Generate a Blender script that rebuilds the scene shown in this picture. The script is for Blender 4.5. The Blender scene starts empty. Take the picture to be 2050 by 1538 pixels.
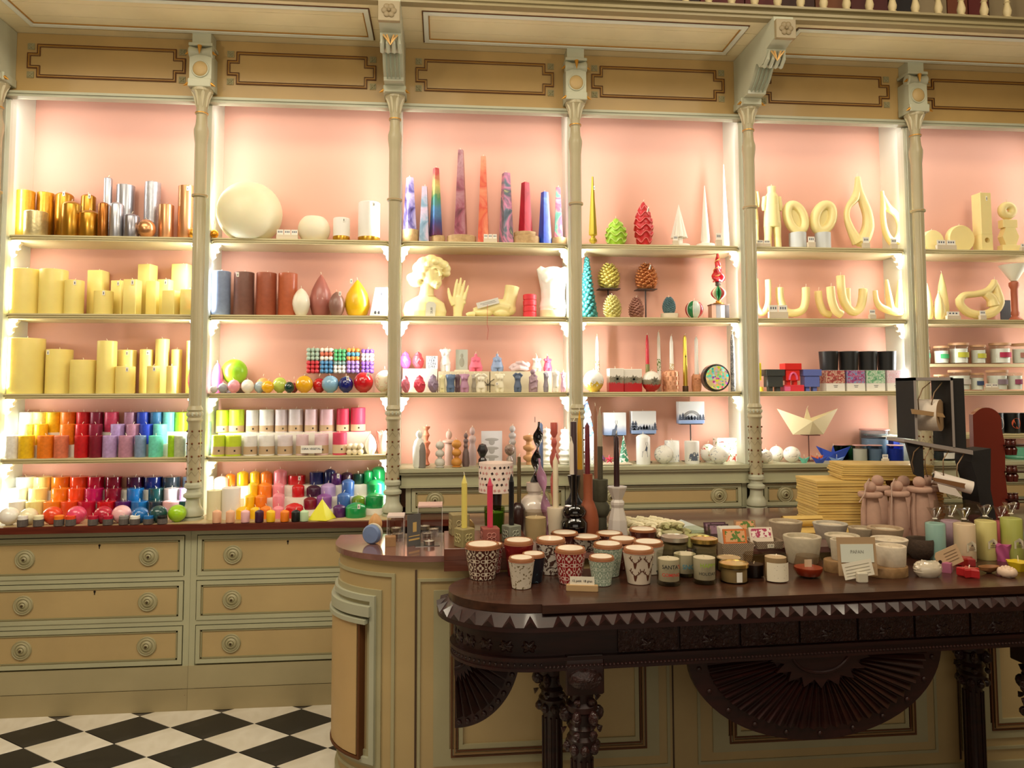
import bpy, math, random
from mathutils import Vector, Matrix
random.seed(7)
PI = math.pi
sc = bpy.context.scene
col = bpy.data.collections.new('shop'); sc.collection.children.link(col)
# ---------------------------------------------------------------- camera
FPX, CYP, EYE = 1467.9, 693.7, 1.45
YAW, PITCH, ROLL = 0.09386, 0.0600, -0.00298
_cy, _sy = math.cos(YAW), math.sin(YAW)
FW = Vector((_sy*math.cos(PITCH), _cy*math.cos(PITCH), math.sin(PITCH)))
_r = Vector((_cy, -_sy, 0)); _u = _r.cross(FW)
RT = _r*math.cos(ROLL)+_u*math.sin(ROLL); UP = -_r*math.sin(ROLL)+_u*math.cos(ROLL)
cd = bpy.data.cameras.new('camera'); cam = bpy.data.objects.new('camera', cd); sc.collection.objects.link(cam)
cd.sensor_width = 36; cd.lens = FPX/2050*36; cd.shift_y = (CYP-769)/2050; cd.clip_start = .05
m = Matrix.Identity(4)
for i in range(3):
    m[i][0], m[i][1], m[i][2] = RT[i], UP[i], -FW[i]
m[2][3] = EYE; cam.matrix_world = m; sc.camera = cam
# ---------------------------------------------------------------- view, world, lights
sc.view_settings.view_transform = 'Standard'; sc.view_settings.look = 'None'
sc.view_settings.gamma = 1; sc.view_settings.exposure = 0.0; sc.view_settings.use_curve_mapping = False
w = bpy.data.worlds.new('world'); sc.world = w; w.use_nodes = True
w.node_tree.nodes['Background'].inputs[0].default_value = (1.0, .82, .6, 1); w.node_tree.nodes['Background'].inputs[1].default_value = .04
def area(name, loc, target, sx, sy, power, color, spread=PI):
    l = bpy.data.lights.new(name, 'AREA'); l.shape = 'RECTANGLE'; l.size = sx; l.size_y = sy; l.energy = power; l.color = color; l.spread = spread
    o = bpy.data.objects.new(name, l); sc.collection.objects.link(o); o.location = loc
    d = (Vector(target)-Vector(loc)).normalized(); o.rotation_euler = d.to_track_quat('-Z', 'Y').to_euler(); return o
CX = [-2.125, -1.179, -.243, .672, 1.591, 2.519, 3.46]       # column centres
WARM = (1.0, .88, .68)
STRIP = (1.0, 1.0, .96)
area('ceiling_lamp', (-.9, .9, 4.3), (-.6, 3.4, .9), 2.2, 1.0, 55, WARM)
area('ceiling_lamp', (2.4, .6, 4.3), (1.6, 3.3, 1.0), 2.0, 1.0, 45, WARM)
area('ceiling_lamp', (-2.6, 1.2, 3.9), (-1.2, 3.2, .0), 1.2, 1.2, 25, WARM)
area('front_fill', (.4, -3.6, 2.2), (.6, 3.4, 1.7), 5.0, 2.6, 50, (1.0, .88, .7))  # added fill from behind the camera for frieze and foreground, no actual window
for X in (-1.6, .3, 2.2):  # added unseen point lights above the view, brightening soffit and frieze
    l = bpy.data.lights.new('soffit_fill', 'POINT'); l.energy = 27; l.shadow_soft_size = .12; l.color = (1.0, .87, .66)
    o = bpy.data.objects.new('soffit_fill', l); sc.collection.objects.link(o); o.location = (X, 1.75, 2.55)
SP = 3.0
for i in range(6): area('light_strip', ((CX[i]+CX[i+1])/2, 3.735, 2.90), ((CX[i]+CX[i+1])/2, 3.92, 2.6), .8, .012, .7, STRIP)
for i in range(6):      # vertical LED strips on the inner side of every partition, low ones brighter
    for s, X in ((1, CX[i]+.036), (-1, CX[i+1]-.036)):
        k = {0: 1.2, 1: 1.1, 2: 1.0, 3: 1.0, 4: 1.0, 5: .75}[i]*(1.15 if s == 1 and i < 2 else 1)
        for z0, z1, f in ((2.24, 2.86, .62), (1.85, 2.18, 1.35), (1.47, 1.79, 1.35), (1.16, 1.41, 1.3), (.88, 1.1, 1.3)):
            if i >= 2 and z1 < 1.12: continue
            o = area('light_strip', (X, 3.735, (z0+z1)/2), (X+s*.5, 3.735+.28, (z0+z1)/2), .014, z1-z0, SP*k*f*(z1-z0), STRIP)
            x = Vector((s*.5, .28, 0)).normalized(); z = -x; y = Vector((0, 0, 1)); xx = y.cross(z)
            mm = Matrix.Identity(4)
            for q in range(3): mm[q][0], mm[q][1], mm[q][2] = xx[q], y[q], z[q]
            mm.translation = o.location; o.matrix_world = mm
# ---------------------------------------------------------------- pixel -> world helpers (used to place things on their real shelf or table)
def X_at(px, Y, Z):
    k = (px-1025)/FPX; z = Z-EYE
    return (Y*RT[1]+z*RT[2]-k*(Y*FW[1]+z*FW[2]))/(k*FW[0]-RT[0])
def Z_at(py, X, Y):
    k = (CYP-py)/FPX
    return EYE+(X*UP[0]+Y*UP[1]-k*(X*FW[0]+Y*FW[1]))/(k*FW[2]-UP[2])
def mpp(X, Y, Z): return (X*FW[0]+Y*FW[1]+(Z-EYE)*FW[2])/FPX
def ground(px, py, Z):
    d = FW+RT*((px-1025)/FPX)-UP*((py-CYP)/FPX); t = (Z-EYE)/d[2]; return d[0]*t, d[1]*t
# ---------------------------------------------------------------- materials
def lin(h):
    h = h.lstrip('#'); c = [int(h[i:i+2], 16)/255 for i in (0, 2, 4)]
    return tuple(v/12.92 if v <= .04045 else ((v+.055)/1.055)**2.4 for v in c)+(1,)
MC = {}
class N:
    def __init__(s, nt, sk): s.nt, s.s = nt, sk
    def op(s, o, b=None, c=None):
        n = s.nt.nodes.new('ShaderNodeMath'); n.operation = o
        s.nt.links.new(s.s, n.inputs[0])
        for i, v in ((1, b), (2, c)):
            if v is None: continue
            if isinstance(v, N): s.nt.links.new(v.s, n.inputs[i])
            else: n.inputs[i].default_value = v
        return N(s.nt, n.outputs[0])
    def __add__(s, b): return s.op('ADD', b)
    def __sub__(s, b): return s.op('SUBTRACT', b)
    def __mul__(s, b): return s.op('MULTIPLY', b)
    def __truediv__(s, b): return s.op('DIVIDE', b)
    def lt(s, b): return s.op('LESS_THAN', b)
    def gt(s, b): return s.op('GREATER_THAN', b)
    def fract(s): return s.op('FRACT')
    def abs(s): return s.op('ABSOLUTE')
    def sin(s): return s.op('SINE')
    def max(s, b): return s.op('MAXIMUM', b)
    def min(s, b): return s.op('MINIMUM', b)
def base_mat(name, rough=.5, metal=0, coat=0, sss=0):
    mt = bpy.data.materials.new(name); mt.use_nodes = True; nt = mt.node_tree
    b = nt.nodes['Principled BSDF']; b.inputs['Roughness'].default_value = rough; b.inputs['Metallic'].default_value = metal
    b.inputs['Coat Weight'].default_value = coat; b.inputs['Coat Roughness'].default_value = .08
    if sss:
        b.inputs['Subsurface Weight'].default_value = sss; b.inputs['Subsurface Scale'].default_value = .02
    return mt, nt, b
def coords(nt):
    t = nt.nodes.new('ShaderNodeTexCoord'); s = nt.nodes.new('ShaderNodeSeparateXYZ'); nt.links.new(t.outputs['Object'], s.inputs[0])
    x, y, z = [N(nt, s.outputs[i]) for i in range(3)]
    return t.outputs['Object'], x, y, z
def mix(nt, fac, a, b):
    n = nt.nodes.new('ShaderNodeMix'); n.data_type = 'RGBA'
    if isinstance(fac, N): nt.links.new(fac.s, n.inputs[0])
    else: n.inputs[0].default_value = fac
    for i, v in ((6, a), (7, b)):
        if isinstance(v, str): n.inputs[i].default_value = lin(v)
        else: nt.links.new(v, n.inputs[i])
    return n.outputs[2]
def noise(nt, vec, scale, detail=3, dist=0):
    n = nt.nodes.new('ShaderNodeTexNoise'); n.inputs['Scale'].default_value = scale; n.inputs['Detail'].default_value = detail
    n.inputs['Distortion'].default_value = dist; nt.links.new(vec, n.inputs['Vector']); return N(nt, n.outputs[0])
def bump(nt, b, h, strength=.3, dist=.002):
    n = nt.nodes.new('ShaderNodeBump'); n.inputs['Strength'].default_value = strength; n.inputs['Distance'].default_value = dist
    nt.links.new(h.s, n.inputs['Height']); nt.links.new(n.outputs[0], b.inputs['Normal'])
def M(h, rough=.45, metal=0, coat=0, mott=0, mscale=40, sss=0, bm=0, bscale=80):
    k = (h, rough, metal, coat, mott, mscale, sss, bm, bscale)
    if k in MC: return MC[k]
    mt, nt, b = base_mat('finish_'+h.strip('#'), rough, metal, coat, sss)
    if mott or bm:
        v, x, y, z = coords(nt)
        if mott:
            n = noise(nt, v, mscale)
            c = lin(h); d = [max(0, q*(1-mott)) for q in c[:3]]; e = [min(1, q*(1+mott)) for q in c[:3]]
            r = nt.nodes.new('ShaderNodeMix'); r.data_type = 'RGBA'; nt.links.new(((n-.5)*1.6+.5).s, r.inputs[0])
            r.inputs[6].default_value = (*d, 1); r.inputs[7].default_value = (*e, 1); nt.links.new(r.outputs[2], b.inputs['Base Color'])
        else: b.inputs['Base Color'].default_value = lin(h)
        if bm: bump(nt, b, noise(nt, v, bscale), bm)
    else: b.inputs['Base Color'].default_value = lin(h)
    MC[k] = mt; return mt
def wax(h): return M(h, .42, 0, .12, .05, 25)
def glossy(h): return M(h, .18, 0, .8)
def rustic(h): return M(h, .45, 0, .15, .22, 60, 0, .35, 70)
def metalw(h): return M(h, .3, .85, .2)
def paper(h='#f2efe6'): return M(h, .8)
def glass(h='#f8fbf9', t=.93):
    k = ('glass', h, t)
    if k in MC: return MC[k]
    mt = bpy.data.materials.new('clear_glass'); mt.use_nodes = True; nt = mt.node_tree; nt.nodes.clear()
    o = nt.nodes.new('ShaderNodeOutputMaterial'); tr = nt.nodes.new('ShaderNodeBsdfTransparent'); tr.inputs[0].default_value = lin(h)
    g = nt.nodes.new('ShaderNodeBsdfGlossy'); g.inputs['Roughness'].default_value = .06
    lw = nt.nodes.new('ShaderNodeLayerWeight'); lw.inputs[0].default_value = .5; q = N(nt, lw.outputs['Facing'])
    f = q*q*q*q*.22+(1-t)*.2; mx = nt.nodes.new('ShaderNodeMixShader')
    nt.links.new(f.s, mx.inputs[0]); nt.links.new(tr.outputs[0], mx.inputs[1]); nt.links.new(g.outputs[0], mx.inputs[2]); nt.links.new(mx.outputs[0], o.inputs[0])
    MC[k] = mt; return mt
def fnmat(name, fn, rough=.5, coat=0, metal=0):
    if name in MC: return MC[name]
    mt, nt, b = base_mat(name, rough, metal, coat); v, x, y, z = coords(nt)
    c = fn(nt, b, v, x, y, z); nt.links.new(c, b.inputs['Base Color']); MC[name] = mt; return mt
def worn(h, h2='#6b4a28', amt=.62, rough=.5, name=None):     # old paint with small chips and brush streaks
    def f(nt, b, v, x, y, z):
        mp = nt.nodes.new('ShaderNodeMapping'); mp.inputs['Scale'].default_value = (9, 9, 42); nt.links.new(v, mp.inputs[0])
        n = noise(nt, mp.outputs[0], 1.3, 5); n2 = noise(nt, v, 3.0, 4)
        c1 = lin(h)
        base = mix(nt, ((n2-.5)*1.5+.5), h, '#%02x%02x%02x' % tuple(max(0, int(int(h[i:i+2], 16)*.88)) for i in (1, 3, 5)))
        bump(nt, b, n, .15)
        return mix(nt, (n*.62+n2*.38).gt(amt), base, h2)
    return fnmat(name or 'old_paint_'+h.strip('#')+str(amt), f, rough, .1)
def wood(h, h2, rough=.35, coat=.3, sc_=(2, 30, 30), name=None):
    def f(nt, b, v, x, y, z):
        mp = nt.nodes.new('ShaderNodeMapping'); mp.inputs['Scale'].default_value = sc_; nt.links.new(v, mp.inputs[0])
        n = noise(nt, mp.outputs[0], 2.2, 6, .6); bump(nt, b, n, .12)
        return mix(nt, (n-.5)*2.2+.5, h, h2)
    return fnmat(name or 'wood_'+h.strip('#')+h2.strip('#'), f, rough, coat)
# ---------------------------------------------------------------- mesh helpers
def join(*gs):
    V, F = [], []
    for g in gs:
        o = len(V); V += g[0]; F += [tuple(i+o for i in f) for f in g[1]]
    return V, F
def xf(g, M_): return [tuple(M_ @ Vector(v)) for v in g[0]], g[1]
def mv(g, x=0, y=0, z=0, s=1): return [(v[0]*s+x, v[1]*s+y, v[2]*s+z) for v in g[0]], g[1]
def rot(g, ax, a): return xf(g, Matrix.Rotation(a, 4, ax))
def scl(g, a, b, c): return [(v[0]*a, v[1]*b, v[2]*c) for v in g[0]], g[1]
def box(x0, x1, y0, y1, z0, z1, b=0):
    if b:
        return prism([(x0+b, y0), (x1-b, y0), (x1, y0+b), (x1, y1-b), (x1-b, y1), (x0+b, y1), (x0, y1-b), (x0, y0+b)], z0, z1, b*.7)
    v = [(x, y, z) for z in (z0, z1) for y in (y0, y1) for x in (x0, x1)]
    return v, [(0, 2, 3, 1), (4, 5, 7, 6), (0, 1, 5, 4), (2, 6, 7, 3), (0, 4, 6, 2), (1, 3, 7, 5)]
def prism(poly, z0, z1, b=0):
    n = len(poly); cx = sum(p[0] for p in poly)/n; cy = sum(p[1] for p in poly)/n
    if not b: lv = [(1, z0), (1, z1)]
    else: lv = [('i', z0), (1, z0+b), (1, z1-b), ('i', z1)]
    V = []
    ext = max(max(abs(p[0]-cx), abs(p[1]-cy)) for p in poly)
    for s, z in lv:
        for p in poly:
            if s == 'i':
                d = math.hypot(p[0]-cx, p[1]-cy) or 1; k = max(0, 1-b/d); V.append((cx+(p[0]-cx)*k, cy+(p[1]-cy)*k, z))
            else: V.append((p[0], p[1], z))
    F = [tuple(range(n-1, -1, -1)), tuple(range((len(lv)-1)*n, len(lv)*n))]
    for L in range(len(lv)-1):
        for i in range(n):
            j = (i+1) % n; F.append((L*n+i, L*n+j, (L+1)*n+j, (L+1)*n+i))
    return V, F
def toXZ(g, y=0): return [(v[0], y+v[2], v[1]) for v in g[0]], [tuple(reversed(f)) for f in g[1]]    # polygon drawn in x,z, extruded along y
def prismXZ(poly, y0, y1, b=0): return toXZ(prism(poly, y0, y1, b))
def lathe(pr, n=24, sy=1, ph=0):
    V, F = [], []; k = len(pr)
    for r, z in pr:
        for i in range(n):
            a = 2*PI*i/n+ph; V.append((max(r, 1e-5)*math.cos(a), max(r, 1e-5)*math.sin(a)*sy, z))
    for j in range(k-1):
        for i in range(n):
            i2 = (i+1) % n; F.append((j*n+i, j*n+i2, (j+1)*n+i2, (j+1)*n+i))
    if pr[0][0] > 0: F.append(tuple(range(n-1, -1, -1)))
    if pr[-1][0] > 0: F.append(tuple(range((k-1)*n, k*n)))
    return V, F
def surf(fn, nu=32, nv=24):     # closed around u; fn(u,v)->(x,y,z)
    V = [fn(i/nu, j/nv) for j in range(nv+1) for i in range(nu)]; F = []
    for j in range(nv):
        for i in range(nu):
            i2 = (i+1) % nu; F.append((j*nu+i, j*nu+i2, (j+1)*nu+i2, (j+1)*nu+i))
    F.append(tuple(range(nu-1, -1, -1))); F.append(tuple(range(nv*nu, (nv+1)*nu)))
    return V, F
def tube(pts, r, n=8, closed=False):
    P = [Vector(p) for p in pts]; k = len(P); R_ = r if isinstance(r, (list, tuple)) else [r]*k; V, F = [], []
    prev = None
    for i in range(k):
        if closed: t = P[(i+1) % k]-P[i-1]
        else: t = P[min(i+1, k-1)]-P[max(i-1, 0)]
        t.normalize()
        if prev is None:
            a = Vector((0, 0, 1)) if abs(t.z) < .9 else Vector((1, 0, 0)); prev = (a-t*a.dot(t)).normalized()
        else: prev = (prev-t*prev.dot(t)).normalized()
        bb = t.cross(prev)
        for j in range(n):
            a = 2*PI*j/n; V.append(tuple(P[i]+(prev*math.cos(a)+bb*math.sin(a))*R_[i]))
    for i in range(k if closed else k-1):
        i2 = (i+1) % k
        for j in range(n):
            j2 = (j+1) % n; F.append((i*n+j, i*n+j2, i2*n+j2, i2*n+j))
    if not closed: F.append(tuple(range(n-1, -1, -1))); F.append(tuple(range((k-1)*n, k*n)))
    return V, F
def ball(r, x=0, y=0, z=0, n=16, m_=10, s=(1, 1, 1)):
    pr = [(math.sin(PI*i/m_)*r, -math.cos(PI*i/m_)*r) for i in range(m_+1)]
    pr[0] = (0, -r); pr[-1] = (0, r)
    g = lathe(pr, n); return mv(scl(g, *s), x, y, z)
def loft(secs, n=20):      # sections (z, rx, ry, x, y)
    V, F = [], []
    for z, rx, ry, x, y in secs:
        for i in range(n):
            a = 2*PI*i/n; V.append((x+rx*math.cos(a), y+ry*math.sin(a), z))
    for j in range(len(secs)-1):
        for i in range(n):
            i2 = (i+1) % n; F.append((j*n+i, j*n+i2, (j+1)*n+i2, (j+1)*n+i))
    F.append(tuple(range(n-1, -1, -1))); F.append(tuple(range((len(secs)-1)*n, len(secs)*n)))
    return V, F
def mesh(name, g, mat, smooth=True, ang=38):
    me = bpy.data.meshes.new(name); me.from_pydata(g[0], [], g[1]); me.materials.append(mat)
    if smooth:
        me.shade_smooth(); me.set_sharp_from_angle(angle=math.radians(ang))
    return me
def P(par, name, g, mat, loc=(0, 0, 0), smooth=True, ang=38, label=None, kind=None, remesh=0, me=None):
    me = me or mesh(name, g, mat, smooth, ang); o = bpy.data.objects.new(name, me); col.objects.link(o); o.location = loc
    if par: o.parent = par
    if label: o['label'] = label
    if kind: o['kind'] = kind
    if remesh:
        md = o.modifiers.new('union', 'REMESH'); md.mode = 'VOXEL'; md.voxel_size = remesh; md.use_smooth_shade = True
        sm = o.modifiers.new('soften', 'SMOOTH'); sm.factor = .5; sm.iterations = 2
    return o
def T(name, label, cat, x, y, z, group=None, rz=0):
    o = bpy.data.objects.new(name, None); col.objects.link(o); o.empty_display_size = .02; o.location = (x, y, z); o.rotation_euler = (0, 0, rz)
    o['label'] = label; o['category'] = cat
    if group: o['group'] = group
    return o
def S(name, g, mat, **k): return P(None, name, g, mat, kind='structure', **k)
def copyP(src, par, loc=None):
    o = src.copy(); col.objects.link(o); o.parent = par
    if loc: o.location = loc
    return o
def textgeo(body, size, spacing=1):
    c = bpy.data.curves.new('t', 'FONT'); c.body = body; c.size = size; c.align_x = 'CENTER'; c.align_y = 'CENTER'; c.resolution_u = 3; c.space_line = .85; c.space_character = spacing; c.offset = size*.012
    o = bpy.data.objects.new('t', c); col.objects.link(o); bpy.context.view_layer.update()
    me = o.to_mesh(); g = ([tuple(v.co) for v in me.vertices], [tuple(p.vertices) for p in me.polygons]); o.to_mesh_clear()
    bpy.data.objects.remove(o); return g
def flat_front(g, y=0): return [(v[0], y, v[1]) for v in g[0]], g[1]      # drawing in x,y -> facing -Y
def wrap(g, R, zc, a0=-PI/2, dr=0):      # drawing in x,y wrapped round a body of radius R(z)
    out = []
    for v in g[0]:
        z = zc+v[1]; r = (R(z) if callable(R) else R)+.0006+dr; a = a0+v[0]/r; out.append((r*math.cos(a), r*math.sin(a), z))
    return out, g[1]
ORD = ['leftmost', 'second', 'third', 'fourth', 'fifth', 'sixth', 'seventh', 'eighth', 'ninth', 'tenth', 'eleventh', 'twelfth', 'thirteenth', 'fourteenth', 'fifteenth', 'sixteenth', 'seventeenth', 'eighteenth', 'nineteenth', 'twentieth', 'twenty-first', 'twenty-second', 'twenty-third', 'twenty-fourth', 'twenty-fifth', 'twenty-sixth']
def ordn(i): return ORD[i] if i == 0 else ORD[i]+' from left'
WICKM = M('#f3ead2', .8)
def wick(par, z, h=.014, r=.0013, bend=None, loc=(0, 0), mat=None):
    b = random.uniform(-.006, .006) if bend is None else bend
    P(par, 'wick', tube([(loc[0], loc[1], z-.002), (loc[0]+b*.2, loc[1], z+h*.5), (loc[0]+b, loc[1]+b*.3, z+h)], r, 5), mat or WICKM)
def tag(par, x, y, z, w=.012, h=.022, tilt=0):
    g = join(box(-w/2, w/2, -.0006, .0006, -h, 0)); g = rot(g, 'Y', tilt)
    o = P(par, 'price_tag', g, paper('#f7f4ea'), (x, y, z), smooth=False)
    P(o, 'price_print', join(box(-.0016, .0016, -.0012, -.0008, -h*.8, -h*.3)), M('#3a3a44', .7), smooth=False)
# ---------------------------------------------------------------- candle bodies
def prof_pillar(r, h, b=.0025): return [(0, 0), (r-b*.5, 0), (r, b), (r, h-b), (r-b*.6, h-.0006), (r*.9, h), (r*.7, h-.002), (0, h-.003)]
def prof_dome(r, h): return [(0, 0), (r-.001, 0), (r, .002), (r, h-r*.5), (r*.97, h-r*.42), (r*.78, h-r*.24), (r*.42, h-r*.08), (.004, h), (0, h)]
def candle(kind, x0, x1, yt, Yf, zb, colr, label, group=None, matf=wax, name=None, tg=0, band=None, wk=True, Y=None):
    xc = (x0+x1)/2; Yc = Yf+.03
    for _ in range(3):
        X = X_at(xc, Yc, zb); k = mpp(X, Yc, zb); r = (x1-x0)/2*k; Yc = Y if Y else Yf+r
    zt = Z_at(yt, X, Yc); h = zt-zb
    mat = matf(colr) if callable(matf) else matf
    nm = name or {'p': 'pillar_candle', 'd': 'pillar_candle', 's': 'ball_candle', 'q': 'square_candle', 'e': 'egg_candle', 't': 'teardrop_candle'}[kind]
    t = T(nm, label, 'candle', X, Yc, zb, group, random.uniform(-.1, .1) if kind != 'q' else random.uniform(-.25, -.05))
    if kind == 'p': g = lathe(prof_pillar(r, h), 28)
    elif kind == 'd': g = lathe(prof_dome(r, h), 28)
    elif kind == 's':
        rr = min(max(h/2, .96*r), 1.12*r)
        pr = [(rr*.35, 0)]+[(math.sin(PI*i/16)*r, rr-math.cos(PI*i/16)*rr) for i in range(2, 16)]+[(0, 2*rr)]; g = lathe(pr, 28)
    elif kind == 'q': g = box(-r*.92, r*.92, -r*.92, r*.92, 0, h, .003)
    elif kind == 'e':
        g = lathe([(r*.45, 0), (r*.62, h*.06), (r*.86, h*.22), (r, h*.42), (r*.97, h*.55), (r*.82, h*.72), (r*.52, h*.88), (r*.2, h*.97), (0, h)], 28)
    elif kind == 't':
        g = lathe([(r*.5, 0), (r*.8, h*.08), (r, h*.3), (r*.97, h*.45), (r*.82, h*.62), (r*.54, h*.78), (r*.24, h*.92), (0, h)], 28)
    P(t, 'wax_body', g, mat)
    if wk: wick(t, h-.002, .013 if kind != 's' else .01)
    if tg: tag(t, (r*.45 if tg > 0 else -r*.45), -(r*.9)-.002 if kind != 'q' else -r-.002, h*.97)
    if band:
        z0, z1, c = band; P(t, 'paper_band', lathe([(r+.0004, h*z0), (r+.0008, h*z0+.0003), (r+.0008, h*z1), (r+.0003, h*z1+.0003)], 28)[0:2], paper(c))
        P(t, 'label_print', wrap(join(([(-.004+.012, -.005, 0), (.004+.012, -.005, 0), (.004+.012, .004, 0), (-.004+.012, .004, 0)], [(0, 1, 2, 3)])), r+.0008, h*(z0+z1)/2), M('#3a3026', .8))
    return t, r, h
def row(kind, items, Yf, zb, where, group, desc='pillar candle', matf=wax, **k):
    for i, it in enumerate(items):
        a, b, yt, (cn, ch) = it[:4]; kw = dict(k); 
        if len(it) > 4: kw.update(it[4])
        kd = kw.pop('kind', kind); ds = kw.pop('desc', desc); mf = kw.pop('matf', matf)
        candle(kd, a, b, yt, Yf if 'Yf' not in kw else kw.pop('Yf'), zb, ch, '%s %s, %s, %s' % (cn, ds, ordn(i), where), group, mf, **kw)
C = dict(white=('white', '#f3efe6'), ivory=('ivory', '#f0e8bf'), cream=('cream', '#f1e08e'), yellow=('yellow', '#f5c21a'), orange=('orange', '#f0801c'), rorange=('red-orange', '#e8481c'),
    red=('red', '#c8141c'), crimson=('crimson', '#b81236'), wine=('wine red', '#7d0f2a'), burg=('burgundy', '#8a1a3a'), magenta=('magenta', '#b8165a'), pink=('pink', '#ee8c9c'), ppink=('pale pink', '#efb9bd'),
    rose=('rose', '#e2496e'), lilac=('lilac', '#b79ad0'), mauve=('mauve', '#bb86a0'), violet=('violet', '#8a4f9a'), purple=('purple', '#4c1560'), plum=('dark plum', '#3c1234'), navy=('navy blue', '#101f62'),
    blue=('royal blue', '#2746c4'), azure=('azure', '#1d6fb8'), steel=('steel blue', '#3a78a8'), sky=('sky blue', '#86b8dc'), aqua=('aqua', '#6fdcc4'), turq=('turquoise', '#78cfc6'), teal=('dark teal', '#1c4a4c'),
    slate=('slate grey', '#4c5868'), dslate=('dark slate', '#26323c'), lime=('lime green', '#9fd021'), olive=('olive green', '#6d8a1c'), green=('green', '#0c8f4a'), dgreen=('dark green', '#0b3a28'), sage=('pale sage', '#c3cdb0'),
    salmon=('salmon', '#dd7a58'), bluegrey=('blue-grey', '#7f95b8'), black=('black', '#0d0d0f'), neon=('neon yellow', '#d6ea3c'), lwhite=('lilac-white', '#e4dce2'), glilac=('grey-lilac', '#d6ccd2'), peach=('peach', '#eab490'), grey=('grey', '#8a8684'),
    pgreen=('pale green', '#bcd8b0'), byell=('bright yellow', '#f2d430'), rust=('rust brown', '#a04c30'), brown=('brown', '#75463a'), terra=('terracotta', '#b8583a'), honey=('honey yellow', '#fde98e'))
# ---------------------------------------------------------------- room shell
PAINT_CREAM = worn('#bfa674', '#6b4a28', .76)
FRIEZE = worn('#b4945a', '#7a5a2c', .78)
MINT = worn('#b9b896', '#6b4f2e', .74)
MINTL = worn('#bbbca3', '#8f8a6a', .76)
SOFF = worn('#f5e8bd', '#a08450', .77)
CLEANM = M('#dfe3d4', .5)
PINK = fnmat('pink_wall_paint', lambda nt, b, v, x, y, z: mix(nt, (noise(nt, v, 2, 3)-.5)*1.2+.5, '#e2ad99', '#dba48f'), .75)
GOLD = M('#c8923c', .35, .7); BROWNL = M('#5e3410', .6); GOLDL = M('#a8782c', .5)
DARKW = wood('#320e0a', '#1a0605', .45, .12, (3, 20, 20)); TABTOP = wood('#4a2a1c', '#2c160e', .32, .3, (3, 25, 25)); REDW = wood('#571d12', '#3a100a', .25, .5, (2, 24, 24))
# floor of black and white marble lozenges
S('floor', box(-4, 5, -4, 4.2, -.04, -.004), M('#5b544a', .6), smooth=False)
flo = bpy.data.objects['floor']
wt = fnmat('white_marble', lambda nt, b, v, x, y, z: mix(nt, (noise(nt, v, 5, 6, 1)-.5)*3+.5, '#f0ebde', '#dad2c0'), .35, .2)
bt = fnmat('black_marble', lambda nt, b, v, x, y, z: mix(nt, (noise(nt, v, 9, 6, 1)-.55)*3, '#17161a', '#3a383a'), .35, .2)
hx, hy = .1765, .1285
me_w = None
loz = [(hx-.0015, 0), (0, hy-.0012), (-hx+.0015, 0), (0, -hy+.0012)]
mw = mesh('floor_tile', prism(loz, -.004, .001, .0012), wt, False); mb = mesh('floor_tile', prism(loz, -.004, .0006, .0012), bt, False)
for j in range(-8, 3):
    for i in range(-4, 9):
        # lattice vertices at (-1.345+i*.353, 3.2565+j*.257) shared; black and white alternate by row
        for k, (dx, dy, me) in enumerate(((0, hy, mb), (hx, 0, mw))):
            x = -1.345+i*.353+dx; y = 3.2565+j*.257+dy+.006*i*.35
            if x < -2.7 or x > .5 or y > 3.62 or y < 1.4: continue
            P(flo, 'floor_tile', None, None, (x, y, 0), me=me)
S('wall_left', box(-4.1, -4, -4, 4.2, 0, 5), M('#a78d60', .8), smooth=False)
S('wall_right', box(5, 5.1, -4, 4.2, 0, 5), M('#a78d60', .8), smooth=False)
S('wall_rear', box(-4, 5, -4.1, -4, 0, 5), M('#7a5f3e', .8), smooth=False)
S('ceiling', box(-4, 5, -4, 4.2, 5, 5.1), M('#cdbb90', .8), smooth=False)
S('wall_back', box(-2.9, 4.6, 3.925, 4.0, .84, 3.2), PINK, smooth=False)
S('wall_upper', box(-4, 5, 4.1, 4.2, 0, 5), M('#5a2a1c', .8), smooth=False)
# ---------------------------------------------------------------- shelving case
Z1, Z2, Z3, Z4, LED, CTR = 2.207, 1.826, 1.441, 1.133, 1.067, .845
case = T('wall_shelving', 'tall cream built-in wall shelving with pink back, full of candles', 'shelving', .6, 3.8, 0)
def CP(n, g, mat, **k):
    return P(case, n, mv(g, -.6, -3.8, 0), mat, **k)
for i, X in enumerate(CX):
    zb = CTR if i < 2 else (LED if i > 2 else CTR)
    CP('partition', join(box(X-.025, X+.025, 3.7205, 3.925, zb, 3.148), box(X-.03, X+.03, 3.70, 3.7205, zb, 2.871), box(X-.012, X+.012, 3.694, 3.70, zb, 2.871)), CLEANM, smooth=False)
def shelfgeo(xa, xb, z, y0=3.70, y1=3.925, t=.021):
    c = .035
    top = [(xa, y0+c), (xa+c*.3, y0+c*.3), (xa+c, y0), (xb-c, y0), (xb-c*.3, y0+c*.3), (xb, y0+c), (xb, y1), (xa, y1)]
    ins = [(x+(.004 if x < (xa+xb)/2 else -.004), y+.006 if y < y1 else y) for x, y in top]
    return join(prism(top, z-.007, z), prism(ins, z-.013, z-.007), prism(top, z-.017, z-.013), prism(ins, z-t-.004, z-.017))
SHM = M('#d2c79c', .45)
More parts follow.
